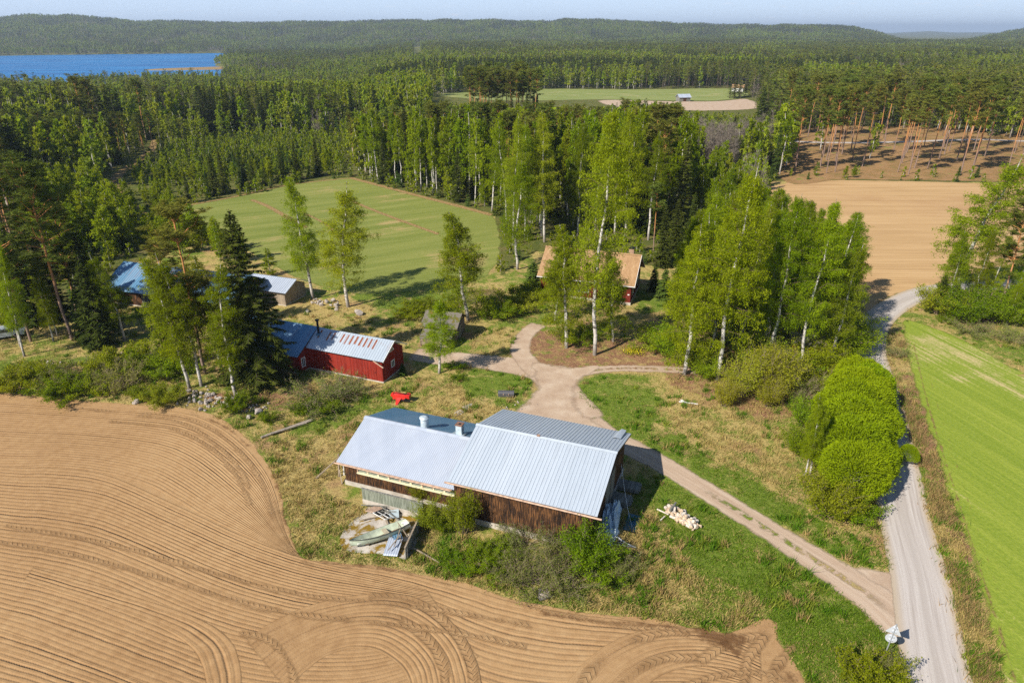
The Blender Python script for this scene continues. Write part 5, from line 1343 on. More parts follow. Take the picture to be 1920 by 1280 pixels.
def proto(name, parts, cat):
    """an unlinked source tree: Empty + trunk + crown meshes, copied for every individual"""
    return dict(name=name, parts=parts, cat=cat)
def plant(pr, x, y, z=0.0, s=1.0, rz=0.0, label=None, group=None, lean=(0,0), sz=None):
    o = bpy.data.objects.new(pr['name'], None); o.empty_display_size = .3; COL.objects.link(o)
    o.location = (x, y, z); o.rotation_euler = (lean[0], lean[1], rz); o.scale = (s, s, sz or s)
    tag(o, label, pr['cat'], group)
    for me in pr['parts']:
        c = bpy.data.objects.new(me.name.split('.')[0], me); COL.objects.link(c); c.parent = o
    return o
# ------------------------------------------------------------------ sources
BI = [proto('birch_tree', birch(10+k, h, r, b, nb, nl, .092), 'birch') for k, (h, r, b, nb, nl) in enumerate([(18,2.9,.2,84,40000),(17,2.4,.26,76,32000),(19,3.2,.24,90,42000),(16,2.6,.12,84,40000),(18,2.2,.16,90,30000),(17,2.7,.3,70,26000)])]
BIH = [18,17,19,16,18,17]
BIM = [proto('birch_tree', birch(30+k, h, r, b, 52, nl, .22, lod=1), 'birch') for k, (h, r, b, nl) in enumerate([(18,2.3,.3,7400),(18,2.6,.24,8400),(20,2.2,.38,7000),(17,2.7,.2,8200),(19,2.9,.3,5200),(18,2.0,.42,5600),(16,2.5,.15,7600)])]
BIMH = [18,18,20,17,19,18,16]
YB = [proto('young_birch', birch(50+k, h, r, .06, 40, 3000, .17, 'youngleaf', lod=1), 'birch') for k, (h, r) in enumerate([(6,1.2),(7,1.35),(5,1.15)])]
YBH = [6,7,5]
SP0 = proto('spruce_tree', spruce(61, 19, 3.9, .08, 1.0, 0, 'needle', .42, .42), 'spruce')
SPR = [proto('spruce_tree', spruce(62+k, h, r, .05, 1.0, 1), 'spruce') for k, (h, r) in enumerate([(16,2.4),(18,2.3),(15,2.7)])]; SPH = [16,18,15]
SY = [proto('young_spruce', spruce(70+k, h, r, .03, 1.6, 1, 'newneedle', .3), 'spruce') for k, (h, r) in enumerate([(5,1.3),(6,1.5)])]; SYH = [5,6]
PI0 = [proto('pine_tree', pine(80+k, 19, .40, 3.6, 46, 12, 44, 0, 10), 'pine') for k in range(2)]
PI = [proto('pine_tree', pine(83+k, h, b, r, 34, 8, 20, 1), 'pine') for k, (h, b, r) in enumerate([(21,.60,3.0),(22,.64,2.8),(20,.56,3.2)])]; PIH = [21,22,20]
BA = [proto('bare_tree', bare(90+k, 13, 1.6, .3, 44, 1300, wd=.035), 'leafless tree') for k in range(3)]; BAH = [13]*3
BU = [proto('green_bush', bush(100+k, 2.4, 1.7, 26, 9500, .105, 'bushleaf'), 'bush') for k in range(3)]
GB = [proto('grey_bush', bush(110+k, 2.6, 1.9, 34, 5200, .085, 'greybushleaf', 700), 'bush') for k in range(2)]
TALLB = [proto('leafy_shrub', bush(120+k, 4.6, 1.9, 30, 12000, .125, 'bushleaf', upright=.45), 'shrub') for k in range(2)]
YEL = [proto('yellow_green_shrub', bush(130+k, 5.0, 2.0, 30, 11500, .10, 'yellowleaf', 250, upright=.72), 'shrub') for k in range(2)]
DOMES = [proto('round_willow', dome(140+k), 'willow') for k in range(4)]
SET = dict(birch=(BIM, BIMH), young=(YB, YBH), spruce=(SPR, SPH), sprucelet=(SY, SYH), pine=(PI, PIH), bare=(BA, BAH))
rt = random.Random(21)
def top_h(bx, by, ty):
    x, y = at(bx, by); v = (640-ty)/FPX
    return CAM_H + y*(-SP+v*CP)/(CP+v*SP)
def single(prs, hs, bx, by, ty, label, group=None, wide=1.0, lean=None, k=None):
    i = rt.randrange(len(prs)) if k is None else k
    x, y = at(bx, by); h = top_h(bx, by, ty); s = h/hs[i]
    return plant(prs[i], x, y, 0, s*wide, rt.random()*6.28, label, group, lean or (rt.uniform(-.02,.02), rt.uniform(-.02,.02)), s)
NB = (BI, BIH)
# ---- trees one can point at
single(*NB, 823,700,556, 'small slender birch standing alone in the grass in front of the log hut', wide=1.8, k=1)
single(*NB, 878,600,392, 'wide hazy birch right behind the mossy log hut', wide=1.7, k=3)
single(*NB, 587,560,330, 'left birch of the pair on the slope by the meadow', wide=1.3, k=1)
single(*NB, 653,575,338, 'right birch of the pair beside the row of stones', wide=1.6, k=0)
single(*NB, 1115,665,195, 'very tall birch with white trunk before the farmhouse window', wide=.95, k=2)
single(*NB, 1062,652,425, 'broad bushy birch covering the left end of the farmhouse', wide=1.6, k=3)
single(*NB, 1040,600,440, 'birch beside the farmhouse left corner above the yard track', wide=1.4, k=3)
single(*NB, 970,505,300, 'spreading birch with several pale limbs at the meadow corner', wide=1.4, k=2)
single(*NB, 1150,640,470, 'low birch right of the very tall white trunk', wide=1.5, k=3)
single(*NB, 1345,712,300, 'tall birch with long white trunk at the front of the grove', wide=1.1, k=0)
single(*NB, 1283,702,440, 'dense birch at the left front corner of the grove above the lawn', wide=1.6, k=3)
single(*NB, 1500,690,372, 'tall birch before the red outhouse in the grove', wide=1.0, k=2)
single(*NB, 1556,684,455, 'white trunked birch at the right end of the grove by the road', wide=1.3, k=1)
single(*NB, 1440,685,360, 'tall birch in the middle of the grove behind the yellow shrubs', wide=1.1, k=2)
for bx, by, ty in ((1508,892,752),(1518,890,742)):
    single(*NB, bx, by, ty, 'thin white birch stem of the pair left of the round willows', 'twin birch stems by the round willows', wide=1.15, k=1)
single(*NB, 1790,560,285, 'leaning birch with long white top at the right beyond the road', wide=1.75, lean=(0, .12), k=0)
single(*NB, 1775,585,430, 'small birch below the leaning birch by the road bend', wide=1.3, k=3)
single(*NB, 355,727,480, 'left slender birch of the three at the field edge', wide=1.35, lean=(0,-.05), k=1)
single(*NB, 378,724,470, 'middle slender birch of the three at the field edge', wide=1.35, k=0)
single(*NB, 442,742,500, 'right slender birch close to the big dark spruce', wide=1.35, k=1)
single(*NB, 46,668,455, 'white birch in front of the silver car', wide=1.0, lean=(0,-.06), k=1)
single(*NB, 38,650,470, 'dark stemmed birch crossing the white birch by the silver car', wide=1.0, k=2)
single(*NB, 108,630,470, 'thin white birch between two pines at the left', wide=.8, k=1)
for bx, by, ty, lb_ in ((1820,585,430,'slim birch right of the leaning birch'), (1850,580,440,'slim birch between leaning birch and dark right pine'), (1900,590,440,'slim birch beside the dark right pine'), (1925,580,450,'slim birch cut by the right edge of the photo')): single(*NB, bx, by, ty, lb_, wide=1.15)
single(*NB, 1885,610,520, 'small bent birch at the right edge below the pines', wide=1.1, k=3)
x, y = at(484, 716)
h0 = top_h(484,716,392); plant(SP0, x, y, 0, h0/19*1.25, .7, 'big dark spruce beside the red shed', None, (0,0), h0/19)
single(PI0, [19,19], 135,636,322, 'tall orange trunked pine left of the spruce at the field edge', wide=1.2, k=0)
single(PI0, [19,19], 58,640,340, 'tall pine left of the orange trunked pine', wide=1.1, k=1)
single(PI0, [19,19], 385,700,400, 'pine standing among the three birches at the field edge', wide=1.25, k=1)
single(PI0, [19,19], 1872,588,385, 'dark pine cut by the right edge beyond the road', wide=1.1, k=0)
for (px_, py_, ty_, pr_, hs_, wd_, lb_) in ((100,640,520,BI,BIH,1.3,'low birch behind the orange trunked pine at the left'), (150,610,400,PI0,[19,19],1.3,'pine between the old barn and the orange trunked pine'), (190,618,430,SPR,SPH,1.3,'tall spruce at the left gable of the old barn'), (235,640,470,BI,BIH,1.4,'birch in front of the old barn left end'), (330,640,455,PI0,[19,19],1.2,'pine in front of the old barn middle'), (415,690,480,BI,BIH,1.4,'birch just left of the big dark spruce'), (110,600,440,SPR,SPH,1.3,'dark spruce in the shade left of the old barn'), (320,690,560,SPR,SPH,1.3,'small spruce behind the left slender birch'), (-15,650,500,BI,BIH,1.3,'birch cut by the left edge beside the silver car')):
    single(pr_, hs_, px_, py_, ty_, lb_, wide=wd_)
single(SPR, SPH, 190,650,480, 'mid sized spruce right of the orange trunked pine', wide=1.2)
single(SPR, SPH, 165,640,540, 'low spruce under the orange trunked pine', wide=1.6)
single(SPR, SPH, 60,610,420, 'dark spruce behind the silver car', wide=1.2)
single(SPR, SPH, 20,600,440, 'dark spruce at the left edge behind the silver car', wide=1.2)
single(SPR, SPH, 1240,500,385, 'dark spruce right behind the farmhouse gable', wide=1.3)
single(SPR, SPH, 1262,480,372, 'second dark spruce behind the farmhouse gable', wide=1.2)
single(SPR, SPH, 1290,500,360, 'tall spruce between farmhouse and grove', wide=1.1)
single(PI, PIH, 1225,470,350, 'dark pine above the farmhouse roof end', wide=1.2)
single(SY, SYH, 1245,560,505, 'young spruce in the shade right of the farmhouse', wide=1.2)
single(SY, SYH, 1225,545,500, 'young spruce nearest the farmhouse gable', wide=1.1)
single(SY, SYH, 1000,540,490, 'young spruce at the meadow corner', wide=1.5)
# ---- round willows along the road
w0, w1 = np.array(at(1594,928)), np.array(at(1606,752)); cnt = 11
wl = ['nearest round willow of the row along the gravel road', 'second round willow of the row along the gravel road', 'third round willow counted from the near end of the roadside row', 'fourth round willow counted from the near end of the roadside row', 'fifth round willow counted from the near end of the roadside row', 'round willow exactly in the middle of the roadside row', 'fifth round willow counted from the far end of the roadside row', 'fourth round willow counted from the far end of the roadside row', 'third round willow counted from the far end of the roadside row', 'round willow next to last in the roadside row', 'farthest round willow of the roadside row by the birch grove']
for k in range(cnt):
    p = w0 + (w1-w0)*k/(cnt-1) + np.array([(-.1,.7,-.9,.5,-.5,.7,-.8,.3,-.4,.4,-.1)[k], rt.uniform(-.3,.3)])
    s = (.95,.88,1.05,.92,1.06,.9,1.08,.95,1.0,.95,.92)[k]
    plant(DOMES[k % 4], p[0], p[1], 0, s*.98, rt.random()*6.28, wl[k], 'round willows along the road', (0,0), s*1.02)
x, y = at(1699, 866); plant(DOMES[1], x, y, 0, .27, 1.0, 'small round willow bush on the right road verge', None, (0,0), .34)
x, y = at(1652, 880); plant(DOMES[2], x, y, 0, .45, 2.0, 'low round willow leaning out over the gravel road', None, (0,0), .55)
# ---- bushes one can point at
def shrub(pr, px, py, h, h0, label, wide=1.0, group=None):
    x, y = at(px, py); s = h/h0
    return plant(pr, x, y, 0, s*wide, rt.random()*6.28, label, group, (0,0), s)
for pr, px, py, h, h0, wd, lab in (
 (TALLB[0],868,1000,4.2,4.6,.5,'tall leafy shrub against the joint of the barn walls'), (TALLB[1],806,988,2.9,4.6,.75,'leafy shrub at the corner of the greenish board wall'), (TALLB[1],832,995,1.7,4.6,.8,'low leafy shrub between the two taller ones at the barn'),
 (TALLB[0],788,935,2.2,4.6,.7,'small shrub growing through the gap behind the greenish board wall'), (BU[1],755,915,1.1,2.4,.9,'weed tuft behind the greenish board wall'),
 (GB[0],985,1022,1.9,2.6,1.0,'grey green bush before the dark barn wall, left one'), (GB[1],1045,1034,2.4,2.6,.9,'grey green bush before the dark barn wall, right one'), (TALLB[1],1098,1058,3.8,4.6,.85,'bright green shrub at the barn corner by the tarpaulin'), (BU[0],1125,1075,2.2,2.4,1.0,'bush below the tarpaulin at the barn corner'),
 (GB[1],965,1088,1.7,2.6,1.1,'twiggy bush between barn and ploughed field, leftmost'), (GB[0],1010,1100,2.1,2.6,1.1,'twiggy bush between barn and ploughed field, second from left'), (GB[0],1060,1098,2.2,2.6,1.0,'twiggy bush below the bright green barn corner shrub'), (GB[1],1165,1070,1.6,2.6,1.0,'thin twiggy bush right of the barn corner'), (BU[2],905,1065,1.3,2.4,1.4,'low spreading bush below the tall leafy barn shrub'), (BU[1],850,1060,1.0,2.4,1.5,'low tangled bush beside the fallen rail'), (BU[0],935,1040,1.1,2.4,1.5,'low bush near the concrete barn base'),
 (BU[0],30,728,2.6,2.4,1.2,'bright bush at the left edge by the field'), (BU[1],88,712,2.3,2.4,1.1,'bright bush second from the left edge by the field'), (BU[2],128,742,2.4,2.4,1.3,'big bright bush in front of the low spruce at the field'), (BU[0],165,738,2.2,2.4,1.2,'bright bush just right of the big bright one'), (GB[0],150,715,2.9,2.6,1.0,'grey bush behind the big bright one'), (GB[1],235,725,3.0,2.6,1.1,'grey bush above the pale boulder at the field edge'),
 (BU[1],272,748,1.8,2.4,.9,'small bright bush at the field edge, left of two'), (BU[2],312,754,2.2,2.4,.95,'small bright bush at the field edge, right of two'), (BU[0],442,768,2.1,2.4,.8,'upright bright bush below the right slender birch'), (BU[1],225,690,3.0,2.4,1.1,'green bush in the shade before the old barn'), (BU[2],275,690,2.8,2.4,1.2,'green bush left of the three slender birches'), (BU[0],320,700,2.6,2.4,1.1,'green bush just behind the left slender birch'),
 (GB[0],600,755,2.9,2.6,1.3,'big grey green bush in front of the red shed'), (GB[1],640,740,2.4,2.6,1.2,'grey green bush at the red shed wall'), (BU[1],590,775,1.7,2.4,1.3,'low green bush at the foot of the big grey green one'), (BU[2],505,790,1.0,2.4,1.0,'small bush beside the big rounded boulder'), (SY[0],755,704,1.6,5,1.3,'small juniper like spruce at the red shed gable'),
 (BU[0],770,590,1.6,2.4,1.8,'low green bush on the slope below the meadow'), (BU[1],805,580,1.7,2.4,1.7,'green bush left of the log hut'), (BU[2],935,590,2.4,2.4,1.5,'green bush right of the wide hazy birch'), (BU[0],970,575,2.6,2.4,1.5,'green bush below the meadow corner birch'), (BU[1],1005,560,2.8,2.4,1.3,'green bush at the left farmhouse corner'), (GB[0],900,570,2.2,2.6,1.3,'grey bush behind the log hut'), (BU[0],1085,640,2.0,2.4,1.4,'bush under the two birches at the yard'), (BU[1],850,690,.8,2.4,1.6,'low weeds by the small slender birch'), (BU[2],858,712,.6,2.4,1.6,'low weeds on the grass oval by the yard track'),
 (YEL[0],1390,742,5.2,5,1.0,'yellow green shrub in front of the grove, leftmost'), (YEL[1],1425,735,6.2,5,1.0,'tallest yellow green shrub in front of the grove'), (YEL[0],1462,735,5.4,5,1.0,'yellow green shrub next to the right of the tallest'), (YEL[1],1358,760,3.4,5,.9,'low thin yellow green shrub on dry grass'), (YEL[0],1440,760,3.6,5,1.0,'low yellow green shrub before the tallest one'), (GB[1],1500,740,3.0,2.6,1.2,'grey bush between yellow shrubs and willows'), (BU[1],1530,720,2.6,2.4,1.2,'green bush behind the willow row at the grove'), (BU[0],1240,650,2.6,2.4,1.3,'green bush at the left foot of the grove'),
 (TALLB[0],1548,966,4.0,4.6,1.0,'open branching shrub at the near end of the willow row'), (BU[2],1590,962,2.0,2.4,1.2,'low green bush under the nearest round willow'), (TALLB[1],1515,800,3.6,4.6,.9,'shrub left of the willow row behind the twin stems'), (TALLB[0],1500,850,3.0,4.6,1.0,'shrub around the foot of the twin birch stems'),
 (BU[0],1640,1285,2.2,2.4,.9,'green bush below the road sign at the bottom edge'), (GB[1],1668,1255,1.2,2.6,.8,'small twiggy bush right below the road sign'),
 (TALLB[1],1760,590,4.6,4.6,1.2,'shrub at the inside of the road bend'), (TALLB[0],1800,600,4.8,4.6,1.2,'shrub below the leaning birch, second from the bend'), (TALLB[1],1840,600,5.0,4.6,1.2,'shrub right of the leaning birch'), (TALLB[0],1880,605,4.4,4.6,1.2,'shrub near the right edge beyond the road'), (TALLB[1],1915,600,5.0,4.6,1.2,'shrub cut by the right edge beyond the road'), (SPR[0],1755,585,5.6,16,1.9,'bushy young spruce at the road bend'), (GB[0],1815,622,2.0,2.6,1.3,'dead looking bush at the crop field top edge'), (GB[1],1900,640,2.0,2.6,1.4,'dead looking bush at the right end of the crop field top'), (TALLB[0],1262,668,4.2,4.6,1.2,'leafy shrub at the left edge of the grove'), (TALLB[1],1300,690,3.8,4.6,1.2,'leafy shrub at the foot of the grove above the track end'), (TALLB[0],1325,705,3.0,4.6,1.2,'leafy shrub left of the long white trunk'), (TALLB[1],1530,690,4.2,4.6,1.2,'leafy shrub between the grove trunks right of the outhouse'), (TALLB[0],1575,670,4.6,4.6,1.3,'leafy shrub at the right foot of the grove by the road'), (TALLB[1],1590,645,4.6,4.6,1.3,'leafy shrub at the grove edge in the road shade'), (TALLB[0],1420,690,4.5,4.6,1.2,'leafy shrub inside the grove behind the yellow shrubs'), (BU[0],1470,698,2.6,2.4,1.3,'green bush before the red outhouse'), (BU[2],1500,690,2.2,2.4,1.2,'green bush at the right of the red outhouse'), (BU[1],1775,605,1.2,2.4,1.0,'small bush at the corner of the crop field'), (GB[0],1683,668,1.2,2.6,1.0,'brown bush in the ditch opposite the grove')):
    shrub(pr, px, py, h, h0, lab, wd)
for k in range(16):     # daffodils
    pass
x, y = at(1187, 661)
me = birch  # keep name
def daffodils():
    g = np.random.default_rng(5); n = 900; c = np.stack([g.normal(size=n)*.75, g.normal(size=n)*.6, g.uniform(.12,.38,n)],1)
    V, F = tris(c, rvec(g,n)*.12, rvec(g,n)*np.array([.5,.5,1.4])*.16); me = np_mesh('foliage', V, F, 3); vattr(me,'tint',g.random(n),'FACE'); me.materials.append(M['yellowleaf'])
    c2 = np.stack([g.normal(size=160)*.7, g.normal(size=160)*.55, g.uniform(.36,.46,160)],1); V2,F2 = tris(c2, rvec(g,160)*.11, rvec(g,160)*.11); m2 = np_mesh('blossoms', V2, F2, 3); m2.materials.append(M['yellow'])
    plant(proto('flower_clump', (me, m2), 'flowers'), x, y, 0, 1, 0, 'yellow flowering clump on the leaf litter by the tall birch')
daffodils()

# ------------------------------------------------------------------ stands of trees
REG = []
def region(name, poly, sp, comp, labels, cap=None): REG.append(dict(name=name, poly=A2(poly), sp=sp, comp=comp, lab=labels))
region('conifer stand at the left', [(-250,262),(120,250),(275,262),(296,298),(250,312),(215,330),(196,355),(130,352),(0,372),(-250,395)], 4.3, [('pine',.33,18,22),('spruce',.27,15,21),('birch',.4,16,21)],
  dict(pine='tall pine in the dense dark stand left of the forest path', spruce='tall dark spruce in the stand left of the forest path', birch='tall birch in the dark stand left of the forest path'))
region('mixed edge at the far left', [(-250,395),(0,378),(70,405),(60,470),(20,560),(-250,600)], 6, [('pine',.35,15,19),('spruce',.08,12,15),('birch',.57,11,17)],
  dict(pine='pine at the far left edge above the silver car', spruce='spruce at the far left edge above the silver car', birch='birch at the far left edge above the silver car'))
region('trees round the old barn', [(70,560),(190,520),(190,600),(120,625),(60,600)], 6, [('spruce',.5,8,13),('pine',.3,12,15),('birch',.2,10,14)],
  dict(pine='pine left of the old metal roofed barn', spruce='spruce left of the old metal roofed barn', birch='birch left of the old metal roofed barn'))
region('birch thicket', [(60,398),(130,368),(200,372),(212,398),(258,422),(262,468),(200,482),(110,478),(60,445)], 2.5, [('young',1,5.5,9.5)], dict(young='young yellow green birch in the thicket behind the old barn'))
region('thicket by the meadow corner', [(275,425),(325,415),(345,435),(420,470),(500,510),(530,535),(440,500),(360,478),(280,470)], 2.9, [('young',1,3.5,7)], dict(young='young yellow green birch at the lower left edge of the meadow'))
region('spruce row at the meadow', [(318,392),(440,362),(540,340),(650,327),(650,322),(540,332),(430,352),(312,382)], 3.6, [('sprucelet',.25,5,7),('spruce',.65,6,10.5),('young',.1,5,7)],
  dict(sprucelet='short spruce in the row along the upper meadow edge', spruce='dark spruce in the row along the upper meadow edge', young='young birch in the row along the upper meadow edge'))
region('replanted ground', [(300,352),(440,338),(640,312),(660,268),(560,256),(400,262),(312,285),(300,320)], 2.3, [('young',.9,1.8,4.8),('sprucelet',.1,1.8,3.6)],
  dict(young='young birch on the replanted ground beyond the spruce row', sprucelet='young spruce on the replanted ground beyond the spruce row'))
region('path brush', [(228,422),(300,402),(326,385),(308,350),(285,300),(262,310),(250,345),(255,380)], 3.4, [('young',1,1.8,4.5)], dict(young='low young birch between forest path and spruce row'))
region('conifer belt', [(296,262),(400,255),(560,250),(665,262),(690,240),(560,224),(400,226),(298,234)], 4.4, [('spruce',.5,13,18),('pine',.2,15,18),('birch',.3,13,17)],
  dict(spruce='spruce in the belt behind the replanted ground', pine='pine in the belt behind the replanted ground', birch='birch in the belt behind the replanted ground'))
region('birch row', [(662,329),(780,360),(925,398),(940,384),(800,342),(690,317)], 3.1, [('birch',.72,17,22),('young',.2,5,8),('spruce',.08,9,13)],
  dict(birch='white stemmed birch in the row along the right meadow edge', young='young birch under the row along the right meadow edge', spruce='spruce in the birch row along the right meadow edge'))
region('wood behind the birch row', [(655,312),(700,310),(800,335),(945,375),(960,300),(940,264),(800,256),(680,262)], 4.3, [('birch',.64,15,20),('spruce',.28,12,18),('pine',.08,17,20)],
  dict(birch='birch in the mixed wood behind the meadow birch row', spruce='spruce in the mixed wood behind the meadow birch row', pine='pine in the mixed wood behind the meadow birch row'))
region('wood behind the farmhouse', [(950,310),(945,390),(945,475),(1010,458),(1080,442),(1215,455),(1275,440),(1290,345),(1262,320),(1262,262),(1100,250),(962,268)], 4.2, [('birch',.72,18,24),('spruce',.18,13,20),('pine',.1,18,22)],
  dict(birch='tall green birch in the wood behind the farmhouse', spruce='spruce in the wood behind the farmhouse', pine='pine in the wood behind the farmhouse'))
region('leafless trees', [(1268,342),(1400,342),(1430,328),(1430,296),(1300,276),(1268,290)], 2.7, [('bare',.36,11,14.5),('birch',.5,11,15),('spruce',.14,9,13)],
  dict(bare='grey leafless tree in the pale thicket left of the brown sown field', birch='birch among the grey leafless trees left of the brown sown field', spruce='spruce among the grey leafless trees left of the brown sown field'))
region('wood left of the sown field', [(1300,440),(1425,405),(1436,348),(1300,348),(1295,400)], 4.0, [('birch',.55,8,13),('spruce',.25,8,12),('bare',.2,9,12)],
  dict(birch='birch in the wood left of the brown sown field', spruce='spruce in the wood left of the brown sown field', bare='leafless tree in the wood left of the brown sown field'))
region('birch grove', [(1262,680),(1330,690),(1440,668),(1560,660),(1600,640),(1608,612),(1590,572),(1540,510),(1440,445),(1345,470),(1285,560),(1262,620)], 3.2, [('nbirch',1,12.5,17)], dict(nbirch='birch inside the tall grove between lawn and brown sown field'))
region('thinned pines', [(1470,326),(1600,328),(1760,330),(1920,334),(2080,338),(2080,270),(1920,262),(1720,242),(1560,240),(1470,254)], 9.5, [('pine',.97,19,22.5),('birch',.03,12,14)],
  dict(pine='tall orange trunked pine standing apart on the logged clearing', birch='birch standing on the logged clearing among pines'))
region('clearing edge', [(1470,338),(1600,335),(1760,336),(1920,340),(2080,344),(2080,332),(1600,326),(1470,330)], 5.5, [('sprucelet',.12,2,3.5),('young',.88,2,4.5)],
  dict(sprucelet='little spruce along the far edge of the brown sown field', young='little birch along the far edge of the brown sown field'))
region('pine wood', [(1440,248),(1560,236),(1720,236),(1920,250),(2100,255),(2100,215),(1900,205),(1700,203),(1490,214),(1440,232)], 4.7, [('pine',.8,19,22),('spruce',.12,14,18),('birch',.08,15,18)],
  dict(pine='pine in the dense wood behind the logged clearing', spruce='spruce in the dense pine wood behind the logged clearing', birch='birch in the dense pine wood behind the logged clearing'))
region('corner of the clearing', [(1438,345),(1475,335),(1475,280),(1440,280)], 4.2, [('birch',.5,15,18),('spruce',.5,11,15)],
  dict(birch='birch at the near left corner of the logged clearing', spruce='spruce at the near left corner of the logged clearing'))
region('pine clump', [(868,262),(1010,258),(1010,232),(885,232)], 5.2, [('pine',.85,21,24),('spruce',.15,12,15)], dict(pine='tall pine in the clump before the far pasture', spruce='spruce in the pine clump before the far pasture'))
region('spruce belt at the far pasture', [(690,166),(830,170),(1000,163),(1340,161),(1400,163),(1500,172),(1500,152),(1100,141),(700,148)], 5.0, [('spruce',.85,15,18),('birch',.15,14,17)],
  dict(spruce='spruce in the dark belt behind the far pasture', birch='birch in the dark belt behind the far pasture'))
region('right roadside trees', [(1935,600),(1935,480),(2200,470),(2200,610)], 6, [('birch',.5,9,13),('pine',.5,10,14)], dict(birch='birch at the right edge beyond the road', pine='pine at the right edge beyond the road'))

foot = []
for o, (x0,x1,y0,y1) in ((barn,(-24,1,-1,13)),(shed,(-21.5,.5,-2.5,6)),(house,(-15,.6,-.6,10)),(bb,(-1,22,-1,10)),(gs,(-10,.6,-.6,6)),(hut,(-5,1,-2.5,5)),(so,(-.6,4,-.6,3.4))):
    c, s = math.cos(o.rotation_euler.z), math.sin(o.rotation_euler.z); ox, oy = o.location.x, o.location.y
    foot.append([(ox+u*c-v*s, oy+u*s+v*c) for u, v in ((x0,y0),(x1,y0),(x1,y1),(x0,y1))])
roadP = A2(ROADC); trackP = [A2(c) for c, w in tracks]; pathP = A2([(285,420),(262,400),(240,380),(215,352),(225,325),(262,300),(285,278),(292,262)])
logP = A2([(1440,258),(1500,266),(1600,268),(1700,266),(1830,262),(1930,265),(2050,262)])
openP = [A2(p) for p in OPEN if p is not CLEAR and p is not CROP] + [A2([p for p in CROP])]
def free(x, y, m=1.0):
    ok = np.ones(len(x), bool)
    for p in openP + foot: ok &= ~inside(p, x, y)
    ok &= dist_to_path(x, y, roadP) > 3.2
    for c in trackP: ok &= dist_to_path(x, y, c) > 2.2
    ok &= dist_to_path(x, y, pathP) > 2.4
    ok &= dist_to_path(x, y, logP) > 3
    return ok
g = np.random.default_rng(77)
cand = []     # kind, x, y, h, region
for ri, rg in enumerate(REG):
    P_ = rg['poly']; x0, y0 = P_.min(0); x1, y1 = P_.max(0); sp = rg['sp']
    X, Y = np.meshgrid(np.arange(x0, x1, sp), np.arange(y0, y1, sp)); X = X.ravel()+g.uniform(-.48,.48,X.size)*sp; Y = Y.ravel()+g.uniform(-.48,.48,Y.size)*sp
    k = inside(P_, X, Y) & free(X, Y); X, Y = X[k], Y[k]
    ks = [c[0] for c in rg['comp']]; w = np.array([c[1] for c in rg['comp']], float); w /= w.sum()
    # kinds gather in patches
    for x, y in zip(X, Y):
        q = float(fnoise(np.array([x/14.+ri]), np.array([y/14.]), 2)[0]); q = min(.999, max(0, .5+(q-.5)*2.1+g.normal()*.22)); i = int(np.searchsorted(np.cumsum(w), q)); i = min(i, len(ks)-1)
        c = rg['comp'][i]; cand.append((c[0], x, y, g.uniform(c[2], c[3]), ri))
regP = [rg['poly'] for rg in REG]
# generic forest beyond
lakeP = None
def in_lake(x, y): return height(x, y) < LAKE_Z + .3
far = []
for D0, D1, sp in ((150,330,4.4),(330,600,5.0),(600,1000,6.0),(1000,1600,7.5),(1600,2400,9.5),(2400,3500,12.0)):
    D = D0
    while D < D1:
        n = int(R(86)*D/sp); az = np.radians(-43)+(np.arange(n)+g.uniform(-.45,.45,n))*R(86)/n; d = D+g.uniform(-.45,.45,n)*sp
        x, y = np.sin(az)*d, np.cos(az)*d
        far.append(np.stack([x, y, np.full(n, sp)], 1)); D += sp
far = np.vstack(far); X, Y, S_ = far.T
px, py = to_px(X, Y); fe = inside(FOREST_EDGE, px, py) | (np.hypot(X, Y) > 260)
k = fe & free(X, Y) & ~in_lake(X, Y) & (np.hypot(X, Y) > 262)
for P_ in regP: k &= ~inside(P_, X, Y)
D = np.hypot(X, Y); AZ = np.degrees(np.arctan2(X, Y))
k &= ~((np.abs(AZ - azim(783,98)) < .32) & (D > 900) & (D < 2050))
k &= ~((np.abs(AZ-azim(1690,150)) < .5) & (D > 480) & (D < 640)) & ~((np.abs(AZ-azim(1850,160)) < 1.0) & (D > 470) & (D < 530))
for ax, da, d0, d1 in ((azim(175), 1.3, 2860, 2990), (azim(1095), 1.0, 2980, 3100), (azim(1175), 1.7, 2950, 3080), (azim(960), .7, 2800, 2880)): k &= ~((np.abs(AZ-ax) < da) & (D > d0) & (D < d1))
X, Y, S_, D, AZ = X[k], Y[k], S_[k], D[k], AZ[k]
n1 = fnoise(X/70+5, Y/110+2, 4); n2 = fnoise(X/55+50, Y/60+9, 3); n3 = fnoise(X/38+90, Y/60+40, 3)
left = 1-smooth01(-12, 4, AZ); nearleft = left*(1-smooth01(600, 900, D))
con = np.clip(.44 + (n1-.5)*3.4 - .52*nearleft + .18*smooth01(5,20,AZ)*smooth01(380,600,D) + .02*smooth01(700,1200,D), .04, .96)
spr = np.clip(.5 + (n2-.5)*3.2, .08, .92); u = g.random(len(X)); u2 = g.random(len(X))
kind = np.where(u < con, np.where(u2 < spr, 1, 2), 0)                       # 0 birch 1 spruce 2 pine
kind = np.where((n3 > .665) & (g.random(len(X)) < .75), 3, kind)             # leafless patches
hgt = np.array([14.5, 15.5, 16.5, 12.5])[kind]*g.uniform(.78, 1.15, len(X))*(1-.12*smooth01(300,700,D)*left)
hgt = np.where((D < 260), hgt*1.0, hgt)
names = ['birch','spruce','pine','bare']
lat = len(REG); REG.append(dict(name='nearer forest', lab=dict(birch='birch in the open forest beyond the stands around the farm', spruce='spruce in the open forest beyond the stands around the farm', pine='pine in the open forest beyond the stands around the farm', bare='leafless tree in the forest beyond the stands around the farm')))
for i in np.where(D < 330)[0]: cand.append((names[kind[i]], X[i], Y[i], hgt[i], lat))
